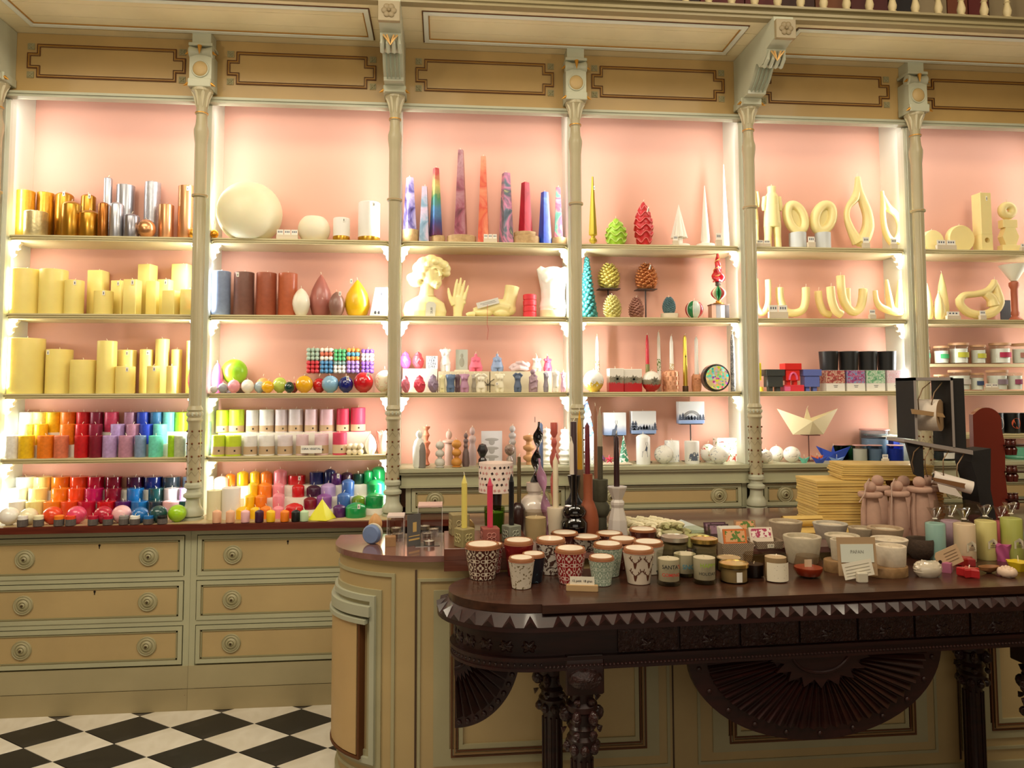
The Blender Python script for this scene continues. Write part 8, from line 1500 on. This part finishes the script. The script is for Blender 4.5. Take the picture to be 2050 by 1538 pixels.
def rosef(x0, x1, yt, yb, c, lab):
    X, Yc, k = gspot(x0, x1, yb, TZ, .8); r = (x1-x0)/2*k; h = Z_at(yt, X, Yc)-TZ; t = T('rose_candle', lab, 'candle', X, Yc, TZ)
    for j, (rr, z0, n) in enumerate(((1, .0, 5), (.7, .12, 5), (.4, .2, 3))):
        for i in range(n):
            a = 2*PI*i/n+j*.6; P(t, 'petal', rot(mv(scl(ball(1, 0, 0, 0, 8, 6), r*rr*.28, r*rr*.62, h*.42), r*rr*.62, 0, h*(.45+z0)), 'Z', a), M(c, .5))
    P(t, 'rose_core', lathe([(r*.5, 0), (r*.6, h*.4), (r*.2, h*.9), (0, h*.9)], 14), M(c, .5))
rosef(1997, 2036, 1134, 1159, '#d8bca4', 'pale blush rose candle at the table front, near the right edge')
X, Yc, k = gspot(2022, 2064, 1150, TZ, .8); t = T('flower_candle', 'bright yellow flower candle with wick at the right edge of the table', 'candle', X+.01, Yc+.02, TZ); P(t, 'wax_body', surf(lambda u, v: (.034*(.6+.4*v)*(1+.1*math.cos(12*PI*u))*math.cos(2*PI*u), .034*(.6+.4*v)*(1+.1*math.cos(12*PI*u))*math.sin(2*PI*u), .03*v), 48, 5), M('#d8b81c', .4)); wick(t, .029, .02)
# ================================================================ PLATFORM: cube holders, lamp, vases, tapers
def cubeh(x0, x1, yt, Yc, c, c2, lab, tc=None, tw=None, ty=None, tlab=None, rz=0):
    X = X_at((x0+x1)/2, Yc, PZ); k = mpp(X, Yc, PZ); w_ = (x1-x0)/2*k/(math.cos(abs(rz))+math.sin(abs(rz))); h = Z_at(yt, X, Yc-w_)-PZ; t = T('cube_candle_holder', lab, 'candle holder', X, Yc, PZ, None, rz); P(t, 'cube_body', box(-w_, w_, -w_, w_, 0, h, .003), M(c, .8, 0, 0, .08, 90), smooth=False)
    for ax in (0, -PI/2):
        g = []
        for q in range(4): a = q*PI/2+PI/4; g.append([(w_*.36*math.cos(a)+w_*.26*math.cos(b_), -w_-.0006, h*.5+w_*.36*math.sin(a)+w_*.26*math.sin(b_)) for b_ in [2*PI*i/12 for i in range(12)]])
        gg = join(*[tube(p, .0016, 4, True) for p in g], tube([(w_*.14*math.cos(b_), -w_-.0006, h*.5+w_*.14*math.sin(b_)) for b_ in [2*PI*i/8 for i in range(8)]], .0014, 4, True)); P(t, 'flower_relief', rot(gg, 'Z', ax), M(c2, .8))
    if tc:
        r = tw/2*k; hh = Z_at(ty, X, Yc)-PZ-h; t2 = T('taper_candle', tlab, 'candle', X, Yc, PZ+h+.0005, None, .3); P(t2, 'wax_body', lathe([(r, 0), (r, hh-.028), (.001, hh)], 10), M(tc, .35, 0, .25), smooth=False); wick(t2, hh-.003, .012)
cubeh(898, 940, 1031, 2.75, '#8a7c56', '#b0a276', 'olive square candle holder behind the yellow taper', rz=.2)
cubeh(908, 951, 1060, 2.54, '#8c8054', '#b6aa78', 'olive square candle holder with flower relief holding a yellow taper', '#d8c868', 12, 951, 'pale yellow taper candle in the olive square holder', .6); cubeh(962, 1000, 1059, 2.555, '#8c4a40', '#b07468', 'dusty pink square candle holder with flower relief', '#c83a58', 12, 956, 'hot pink taper candle in the pink square holder', .12); cubeh(1004, 1044, 1054, 2.60, '#7c8070', '#a0a490', 'grey-green square candle holder with flower relief', '#0c0c12', 11, 949, 'black taper candle in the grey-green square holder', .55)
X = X_at(930, 2.86, KZ); k = mpp(X, 2.86, KZ); r = 21*k; t = T('gold_disc_holder', 'round golden disc ornament behind the olive candle holders', 'ornament', X, 2.87, KZ); P(t, 'gold_disc', rot(lathe([(0, -.012), (r*.6, -.010), (r*.95, -.006), (r, 0), (r*.95, .006), (0, .008)], 30), 'X', PI/2), M('#c8ac6c', .25, .85), (0, 0, r+(.0)))
KX = lambda px, Y: X_at(px, Y, KZ)
X = KX(993, 2.90); k = mpp(X, 2.90, KZ+.15); t = T('table_lamp', 'small table lamp with white shade printed with red and black marks', 'lamp', X, 2.90, KZ)
z0, z1 = Z_at(985, X, 2.90)-KZ, Z_at(926, X, 2.90)-KZ; zz0 = Z_at(1030, X, 2.9)-KZ
P(t, 'lamp_base', lathe([(12*k, 0), (12*k, .01), (11*k, .015), (9*k, .05), (12*k, z0-.01), (11*k, z0), (0, z0)], 24), M('#3a2420', .4))
P(t, 'lamp_shade', lathe([(34*k, z0), (34.5*k, z0+.001), (34.5*k, z1), (34*k, z1), (33.5*k, z1-.002), (33.5*k, z0)], 36), M('#e6d2c8', .8)); g1, g2 = [], []; random.seed(9)
for j in range(5):
    for i in range(10):
        a = -PI/2+(i-4.5)*.29+(j % 2)*.14+random.uniform(-.05, .05); z = z0+(j+.6)*(z1-z0)/5.3; q = .0058; e = wrap(([(-q*.3, -q), (q, -q*.2), (q*.3, q), (-q, q*.2)], [(0, 1, 2, 3)]), 34.5*k+.0004, z, a0=a)
        (g1 if random.random() < .35 else g2).append(e)
P(bpy.data.objects[t.name], 'shade_print', join(*g1), M('#2c1818', .7), smooth=False); P(t, 'shade_print', join(*g2), M('#c88c88', .7), smooth=False, label='pink marks')
jar(969, 1011, 1015, PZ, 2.76, 'green wax candle in a glass behind the pink square holder', '#6c8c3c', None, '#c8d4a8', .8, taper_=.9); t, r, h = jar(1049, 1096, 1023, PZ, 2.62, 'tall clear glass with cream candle inside, left of the black vase', '#cfc0a0', None, '#f0ece4', .78, taper_=.97)
def vase(xc, prof, Yc, zb, c, lab, mat=None, n=28, name='candlestick'):      # profile as (half width px, y px)
    X = X_at(xc, Yc, zb); k = mpp(X, Yc, zb+.08); t = T(name, lab, 'candle holder', X, Yc, zb); pr = [(hw*k, max(0, Z_at(y, X, Yc)-zb)) for hw, y in prof]; pr[0] = (pr[0][0], 0); P(t, 'holder_body', lathe(pr+[(0, pr[-1][1])], n), mat or M(c, .5), ang=42 if n > 12 else 20, smooth=n > 12); return t, X, pr[-1][1]+zb, k
def tap(xc, w_, yt, yb, Yc, zb, c, lab, tip=.03, mat=None, x2=None, split=None):
    X = X_at(xc, Yc, zb); k = mpp(X, Yc, zb+.1); z0 = Z_at(yb, X, Yc); z1 = Z_at(yt, X, Yc); h = z1-z0; t = T('taper_candle', lab, 'candle', X, Yc, z0); r = w_/2*k
    if split: P(t, 'wax_body', lathe([(r, 0), (r*.98, h*split)], 14), M(split_c, .4)); P(t, 'upper_wax', lathe([(r*.98, h*split), (r*.85, h-tip), (r*.1, h)], 14), mat or M(c, .4), label='paler upper half')
    else: P(t, 'wax_body', lathe([(r, 0), (r*.95, h*.5), (r*.88, h-tip), (r*.1, h)], 14), mat or M(c, .35, 0, .2))
    wick(t, h-.003, .014); return t
Y_ = 2.93
t, X, zt_, k = vase(1070, [(26, 1045), (30, 1030), (33, 1018), (30, 1005), (20, 994), (13, 990), (13, 985), (16, 982), (16, 966)], Y_, KZ, 0, 'large glossy white rounded vase with cylindrical neck', M('#d8ccc0', .2, 0, .7), name='white_vase')
vase(1037, [(10, 1060), (14, 1040), (15, 1020), (10, 1010), (5, 1006)], 2.88, KZ, 0, 'dark maroon bottle-like holder with olive taper, left of the white vase', M('#2c1410', .35, 0, .3)); tap(1039.5, 8.5, 914, 1008, 2.88, KZ, '#5a4c30', 'straight olive brown taper candle left of the black twist', .002)
def twist(xc, pts, Yc, zb, c, lab):
    X = X_at(xc, Yc, zb); k = mpp(X, Yc, zb+.15); z0 = Z_at(pts[0][1], X, Yc); t = T('twisted_candle', lab, 'candle', X, Yc, z0+.0005); V, F = [], []; n = 48; seg = 12
    z1 = Z_at(pts[-1][1], X, Yc); H_ = z1-z0
    for i in range(n+1):
        f = i/n; y = pts[0][1]+(pts[-1][1]-pts[0][1])*f
        for (x_a, y_a, w_a), (x_b, y_b, w_b) in zip(pts, pts[1:]):
            if y_b <= y <= y_a: break
        g_ = (y-y_a)/(y_b-y_a) if y_b != y_a else 0; cx_ = (x_a+(x_b-x_a)*g_-xc)*k; a = f*PI*2.6; wd = 10*k*(1-.75*max(0, (f-.8)/.2)); th = 2.2*k
        for j in range(seg): b_ = 2*PI*j/seg; u_, v_ = wd*math.cos(b_), th*math.sin(b_); V.append((cx_+u_*math.cos(a)-v_*math.sin(a), u_*math.sin(a)+v_*math.cos(a), H_*f))
    for i in range(n):
        for j in range(seg): F.append((i*seg+j, i*seg+(j+1) % seg, (i+1)*seg+(j+1) % seg, (i+1)*seg+j))
    F += [tuple(range(seg-1, -1, -1)), tuple(range(n*seg, (n+1)*seg))]; P(t, 'wax_body', (V, F), M(c, .2, 0, .6), ang=60); wick(t, H_, .02, mat=M('#2a2020', .7) if c < '#3' else None)
twist(1072, [(1072, 966, 10), (1073, 930, 10), (1077, 890, 10), (1080, 845, 8)], Y_, KZ, '#0a0a0e', 'glossy black twisted taper candle standing in the white vase')
twist(1090, [(1100, 1077, 10), (1090, 990, 10), (1084, 950, 10), (1080, 918, 6)], 2.82, KZ, '#a87a98', 'glossy lilac twisted taper candle beside the black one'); 
tap(1084, 9, 846, 980, 3.02, KZ, '#6c84b4', 'blue-grey taper candle just behind the black twist', .01)
t, X, zt_, k = vase(1114, [(15, 1062), (17, 1040), (19, 1020), (18, 1016)], 2.80, KZ, 0, 'off-white tumbler holding a cream square taper', M('#cabca4', .5)); tap(1113, 12, 913, 1016, 2.80, KZ, '#dccfb0', 'cream square taper candle in the off-white tumbler', .02)
sculpt_ = stack(1101, 1120, 846, KZ+.0, 2.98, 0, 'coral bubble and bow shaped tall candle right of the black twist', [(.4, 0), (.5, .3), (.8, .36), (.9, .48), (.3, .56), (.9, .62), (1, .68), (.3, .76), (.6, .8), (.7, .82), (.3, .86), (.75, .9), (.8, .98), (.75, 1), (0, 1)], M('#c05c50', .35, 0, .3), name='sculpted_taper')
t, X, zt_, k = vase(1150, [(24, 1068), (27, 1055), (27, 1045), (20, 1036), (24, 1030), (25, 1022), (19, 1013), (5, 1012), (5, 950)], 2.76, KZ, 0, 'glossy black bubble-shaped candlestick holding a white taper', M('#08080c', .12, 0, .8)); tap(1146, 9, 880, 950, 2.76, KZ, '#d8ccbc', 'short white taper candle in the black bubble candlestick', .02)
t, X, zt_, k = vase(1150, [(15, 1035), (18, 1018), (18, 1005), (11, 996), (7, 985), (13, 952)], 2.90, KZ, 0, 'black cone-topped vase behind the bubble candlestick', M('#101012', .35)); tap(1150, 14, 843, 955, 2.90, KZ, '#443438', 'thick grey-brown rough taper candle in the black cone vase', .003)
tap(1162, 10.5, 822, 940, 2.95, KZ, '#c8921c', 'mustard yellow taper candle beside the column', .06); vase(1162, [(14, 1045), (14, 960), (8, 940)], 2.95, KZ, 0, 'brownish holder under the mustard yellow taper', M('#6c5434', .5))
t, X, zt_, k = vase(1178, [(20, 1062), (21, 1040), (18, 1022), (14, 1010), (9.5, 1000), (9.5, 949)], 2.78, KZ, 0, 'terracotta bottle-shaped candlestick with cord loop', M('#84401f', .6, 0, 0, .1, 40)); tap(1177.5, 11, 845, 949, 2.78, KZ, '#5c1420', 'wine red taper candle in the terracotta bottle', .016); P(t, 'cord_loop', tube([(.026*math.cos(a), .018*math.sin(a)-.004, .115+.012*math.sin(a)) for a in [2*PI*i/20 for i in range(20)]], .0016, 5, True), M('#c8a888', .8))
t, X, zt_, k = vase(1203, [(12, 1060), (12, 1034), (14, 1032), (18, 1024), (18, 1012), (12, 1004), (14, 1001), (15, 961), (15, 960)], 2.84, KZ, 0, 'grey-green candlestick with ball under a cylinder', M('#4c4a38', .8, 0, 0, .12, 80))
split_c = '#4a4434'; tap(1203, 11, 820, 962, 2.84, KZ, '#a09078', 'two-tone beige and grey-green taper in the grey-green candlestick', .03, split=.48)
tap(1194, 8, 812, 960, 2.97, KZ, '#8c5c44', 'brownish beige taper candle just behind the two-tone one', .03); vase(1194, [(9, 1045), (9, 960)], 2.97, KZ, 0, 'plain dark holder behind the grey-green candlestick', M('#4c3c30', .6))
t, X, zt_, k = vase(1237, [(22, 1072), (18, 1040), (12, 1016), (14, 1010), (14, 1005), (10, 1000), (20, 976), (20, 974)], 2.78, KZ, 0, 'white faceted hexagonal hourglass candlestick', M('#c4bcb4', .45, 0, .2), n=8); tap(1236, 12, 868, 974, 2.78, KZ, '#2c1418', 'dark brown taper candle in the white hexagonal candlestick', .02)
# ================================================================ KIOSK LEFT END: tea lights, boxes
X, Yc, k = gspot(733, 759, 1090, KZ, .5); t = T('macaron_candle', 'blue macaron-shaped candle standing on edge', 'candle', X, Yc, KZ, None, -.35); P(t, 'blue_shell', rot(lathe([(0, -.022), (.03, -.02), (.036, -.012), (.036, -.006), (0, -.004)], 24), 'X', -PI/2), M('#6c80a8', .5), (0, 0, .0362)); P(t, 'cream_shell', rot(lathe([(0, -.004), (.036, -.003), (.037, .006), (.03, .016), (0, .018)], 24), 'X', -PI/2), M('#c8c4b4', .5), (0, .004, .0372), label='cream back shell')
X, Yc, k = gspot(739, 762, 1068, KZ, .5); t = T('shell_candle', 'peach ribbed shell-shaped candle behind the blue macaron', 'candle', X, Yc+.01, KZ); P(t, 'wax_body', surf(lambda u, v: (.026*math.sin(PI*(.1+.88*v))**.7*math.cos(2*PI*u)*(1+.08*math.cos(14*PI*u)), .02*math.sin(PI*(.1+.88*v))**.7*math.sin(2*PI*u)*(1+.08*math.cos(14*PI*u)), .075*v), 56, 12), M('#c89860', .5)); wick(t, .073, .01)
X, Yc, k = gspot(771, 792, 1094, KZ, .5); o = P(None, 'wooden_cube', box(-.0195, .0195, -.0195, .0195, 0, .035, .001), M('#94704a', .6, 0, 0, .12, 60), (X, Yc, KZ), smooth=False); o['label'] = 'small plain wooden cube in front of the small acrylic box'; o['category'] = 'block'; o.rotation_euler = (0, 0, .1)
TIN = M('#b8b4ac', .25, .9)
def tealight(px, py, lab, zb=KZ):
    X, Yc, k = gspot(px-13, px+13, py, zb, .8); t = T('tea_light', lab, 'tea light', X, Yc, zb, 'tea lights on the kiosk'); P(t, 'tin_cup', lathe([(.019, 0), (.02, .001), (.0205, .015), (.0215, .0155), (.0195, .015), (.019, .012)], 24), TIN); P(t, 'wax_fill', lathe([(.0188, .002), (.0188, .012), (0, .0122)], 22), M('#e6ded0', .5)); wick(t, .012, .005)
def abox(x0, x1, yt, yb, d, lab, lidc):
    X, Yc, k = gspot(x0, x1, yb, KZ, 0); Yc += d/2; w_ = (x1-x0)/2*k; h = Z_at(yt, X, Yc-d/2)-KZ; t = T('acrylic_box', lab, 'box', X, Yc, KZ); e = d/2; P(t, 'acrylic_panel', join(box(-w_, w_, -e, -e+.0015, 0, h), box(-w_, w_, e-.0015, e, 0, h), box(-w_, -w_+.0015, -e, e, 0, h), box(w_-.0015, w_, -e, e, 0, h)), glass('#f6f4f2', .8), smooth=False); P(t, 'box_edge', join(*[box(a-.0008, a+.0008, b-.0008, b+.0008, 0, h) for a in (-w_, w_) for b in (-e, e)]), M('#cfc8c4', .3), smooth=False); P(t, 'box_top', box(-w_-.001, w_+.001, -e-.001, e+.001, h, h+.006), M(lidc, .35), smooth=False); return X, Yc, w_, h
abox(775, 808, 1037, 1085, .085, 'small clear acrylic box with tea lights inside, left', '#cfc0ba'); abox(837, 885, 1016, 1086, .10, 'taller clear acrylic box with pinkish top, holding tea lights', '#c8a8a0')
for px, py, lab in ((797, 1078, 'tea light in the small acrylic box'), (793, 1066, 'tea light at the back of the small acrylic box')): tealight(px, py, lab)
for px, py, lab in ((855, 1077, 'front left tea light in the taller acrylic box'), (868, 1068, 'middle tea light in the taller acrylic box'), (850, 1062, 'back tea light in the taller acrylic box')): tealight(px, py, lab)
X, Yc, k = gspot(818, 838, 1095, KZ, 0); t = T('folded_leaflet', 'grey folded leaflet standing with a printed candle drawing', 'leaflet', X, Yc+.02, KZ, None, .75); P(t, 'leaflet_sheet', box(-.032, .032, -.001, .001, .0003, .115), M('#5c5a58', .6), smooth=False); P(t, 'leaflet_print', join(box(-.006, .012, -.0016, -.001, .05, .085), box(-.025, .027, -.0016, -.001, .02, .026), box(-.025, .027, -.0016, -.001, .034, .037)), M('#c8a868', .6), smooth=False)
X, Yc, k = gspot(818, 878, 1094, KZ, .3); o = P(None, 'mirror_plate', box(-.045, .045, -.024, .03, 0, .002), M('#8c8884', .12, .8), (X+.012, Yc, KZ), smooth=False); o['label'] = 'small square mirror plate lying in front of the taller acrylic box'; o['category'] = 'mirror'; o.rotation_euler = (0, 0, .15)
X, Yc = o.location[0], o.location[1]; t = T('tea_light', 'tea light standing on the small mirror plate', 'tea light', X+.008, Yc, KZ+.0021); P(t, 'tin_cup', lathe([(.019, 0), (.02, .001), (.0205, .015), (.0215, .0155), (.0195, .015), (.019, .012)], 24), TIN); P(t, 'wax_fill', lathe([(.0188, .002), (.0188, .012), (0, .0122)], 22), M('#d8d0c4', .5))
# ================================================================ roll dispenser and maroon board
Y0 = 2.80
BLK = M('#14100e', .8, 0, 0, .3, 120); EDGE = M('#8c827c', .5); t = T('roll_dispenser', 'black wooden roll dispenser stand with a label roll above and a paper roll below', 'dispenser', X_at(1900, Y0, 1), Y0, KZ)
ox = t.location[0]
def pp(x, y, Y): X = X_at(x, Y, 1.1); return X-ox, Y-Y0, Z_at(y, X, Y)-KZ
def board(n, pts, Y, d, mat=BLK, rim=True):      # board drawn in its own plane, thickness d away from the viewer
    P3 = [pp(x, y, Y) for x, y in pts]; V = P3+[(a, b+d, c) for a, b, c in P3]; m_ = len(pts); P(t, n, (V, [tuple(range(m_-1, -1, -1)), tuple(range(m_, 2*m_))]+[(i, (i+1) % m_, (i+1) % m_+m_, i+m_) for i in range(m_)]), mat, smooth=False)
a0 = pp(1836, 756, Y0); a1 = pp(1915, 757, Y0); b0 = pp(1840, 878, Y0); zt_ = a0[2]; zm_ = pp(1836, 880, Y0)[2]; zn = pp(1948, 900, Y0)[2]
w0, w1 = a0[0], a1[0]; th = .010; D_p = .12
def side(n, xa, xb, z0, z1, y0=0, y1=D_p): P(t, n, box(xa, xb, y0+.002, y1, z0, z1), BLK, smooth=False); P(t, 'front_edge', box(xa, xb, y0, y0+.002, z0, z1), EDGE, smooth=False, label='worn grey edge')
side('side_panel', w0, w0+th, zm_, zt_); side('side_panel', w1-th, w1, zm_-.035, zt_); side('top_panel', w0, w1, zt_-.012, zt_)
P(t, 'top_block', box(w1, w1+.055, .01, D_p, zm_-.045, zt_-.003), BLK, smooth=False)
g0, g1 = pp(1813, 879, Y0), pp(1950, 902, Y0); V = [(g0[0], 0, g0[2]), (g1[0], 0, g1[2]), (g1[0], 0, g1[2]-.018), (g0[0], 0, g0[2]-.012)]; V += [(a, b+D_p, c) for a, b, c in V]; P(t, 'middle_shelf', (V, [(3, 2, 1, 0), (4, 5, 6, 7), (0, 1, 5, 4), (1, 2, 6, 5), (2, 3, 7, 6), (3, 0, 4, 7)]), EDGE, smooth=False)
board('lower_side', [(1817, 886), (1850, 893), (1850, 960), (1832, 950)], Y0+.01, .012); board('lower_side', [(1948, 904), (1986, 898), (1984, 940), (1982, 980), (1992, 1045), (1955, 1058), (1960, 1020), (1955, 960), (1946, 925)], Y0+.02, .1)
zr_ = pp(1885, 832, Y0)[2]; xr = pp(1885, 832, Y0)[0]; ro = T('label_roll', 'roll of white printed labels hanging in the upper frame of the black dispenser', 'roll', ox+xr, Y0+.05, KZ+zr_, None, .7)
kk = mpp(ox, Y0, 1.2); R_ = 32*kk; P(ro, 'paper_roll', rot(lathe([(R_*.35, -.045), (R_, -.045), (R_, .035), (R_*.35, .035), (R_*.35, -.045)], 36), 'X', PI/2), M('#d6c8b8', .7)); P(ro, 'roll_side', rot(lathe([(R_*.36, .0351), (R_*.99, .0351), (R_*.99, .0353), (R_*.36, .0353)], 36), 'X', PI/2), M('#9c7c58', .7), label='tan side of the roll')
def arm(pts, Y=Y0+.015, r=.0024): P(t, 'wire_arm', tube([(pp(x, y, Y)[0], pp(x, y, Y)[1]-.012*math.sin(PI*i/(len(pts)-1)), pp(x, y, Y)[2]) for i, (x, y) in enumerate(pts)], r, 6), M('#7a6248', .4, .5))
arm([(1869, 766), (1850, 778), (1840, 800), (1844, 825)]); arm([(1893, 766), (1873, 786), (1867, 808), (1873, 828)]); arm([(1848, 890), (1828, 905), (1823, 925), (1830, 945)]); arm([(1867, 893), (1850, 915), (1849, 935), (1857, 955)]); arm([(1904, 898), (1886, 920), (1885, 945), (1890, 962)]); arm([(1934, 905), (1914, 930), (1912, 950), (1918, 968)])
board('tear_bar', [(1831, 819), (1893, 828), (1897, 836), (1833, 829)], Y0-.012, .01, M('#9a7a54', .5)); board('tear_bar', [(1868, 956), (1940, 970), (1946, 982), (1872, 964)], Y0-.03, .01, M('#7a5434', .5))
P0, P1 = pp(1868, 955, Y0+.04), pp(1945, 977, Y0-.02); ro = T('paper_roll', 'long white paper roll in the lower frame of the black dispenser', 'roll', ox+P0[0], Y0+P0[1], KZ+P0[2]); dv = Vector(P1)-Vector(P0); g = lathe([(.014, 0), (.026, 0), (.026, dv.length), (.015, dv.length), (.014, dv.length-.03)], 28); q_ = dv.to_track_quat('Z', 'Y').to_matrix().to_4x4(); P(ro, 'rolled_paper', xf(g, q_), M('#d8ccc0', .6)); P(ro, 'dark_core', xf(lathe([(.0145, -.002), (.0145, dv.length-.002), (0, dv.length-.002)], 20), q_), M('#1a1412', .6))
V = [pp(1880, 985, Y0-.03), pp(1926, 997, Y0-.03), pp(1912, 978, Y0-.03), pp(1876, 968, Y0-.03)]; P(ro, 'paper_end', ([(a-P0[0], b-P0[1], c-P0[2]) for a, b, c in V]+[(a-P0[0], b-P0[1]+.001, c-P0[2]) for a, b, c in V], [(3, 2, 1, 0), (4, 5, 6, 7), (0, 1, 5, 4), (1, 2, 6, 5), (2, 3, 7, 6), (3, 0, 4, 7)]), M('#d8ccc0', .6), smooth=False)
YM = 3.0; t = T('maroon_stand', 'maroon round-topped wooden display board behind the black dispenser, shelves on its right', 'display stand', X_at(1980, YM, 1), YM, KZ); ox2 = t.location[0]; pq = lambda x, y, Y=YM: (X_at(x, Y, 1.1)-ox2, Z_at(y, X_at(x, Y, 1.1), Y)-KZ)
pts = [pq(1946, 1060), pq(1948, 830)]+[pq(1976-30*math.cos(a), 846-30*math.sin(a)) for a in [PI*.2+PI*.7*i/10 for i in range(11)]]+[pq(2005, 860), pq(2010, 890), pq(2008, 950), pq(2014, 1060)]; pts = [(a, max(0, b)) for a, b in pts]
P(t, 'maroon_board', prismXZ(pts, -.012, .012), M('#6c241c', .3, 0, .4), smooth=False)
for i, (y, x1) in enumerate(((890, 2052), (943, 2052), (998, 2052))):
    a, z = pq(2006, y); b, _ = pq(2090, y); P(t, 'spool_shelf', box(a, b, -.03, .03, z-.006, z), M('#2c0c0a', .35, 0, .3), smooth=False)
    for j, xx in enumerate((2016, 2026)):
        c, _ = pq(xx, y); P(t, 'turned_peg', mv(lathe([(.012, -.045), (.016, -.02), (.009, -.008), (.012, .0), (.012, .012), (.009, .016), (.012, .024)], 14), c, -.012, z), M('#4c1812', .3, 0, .4))
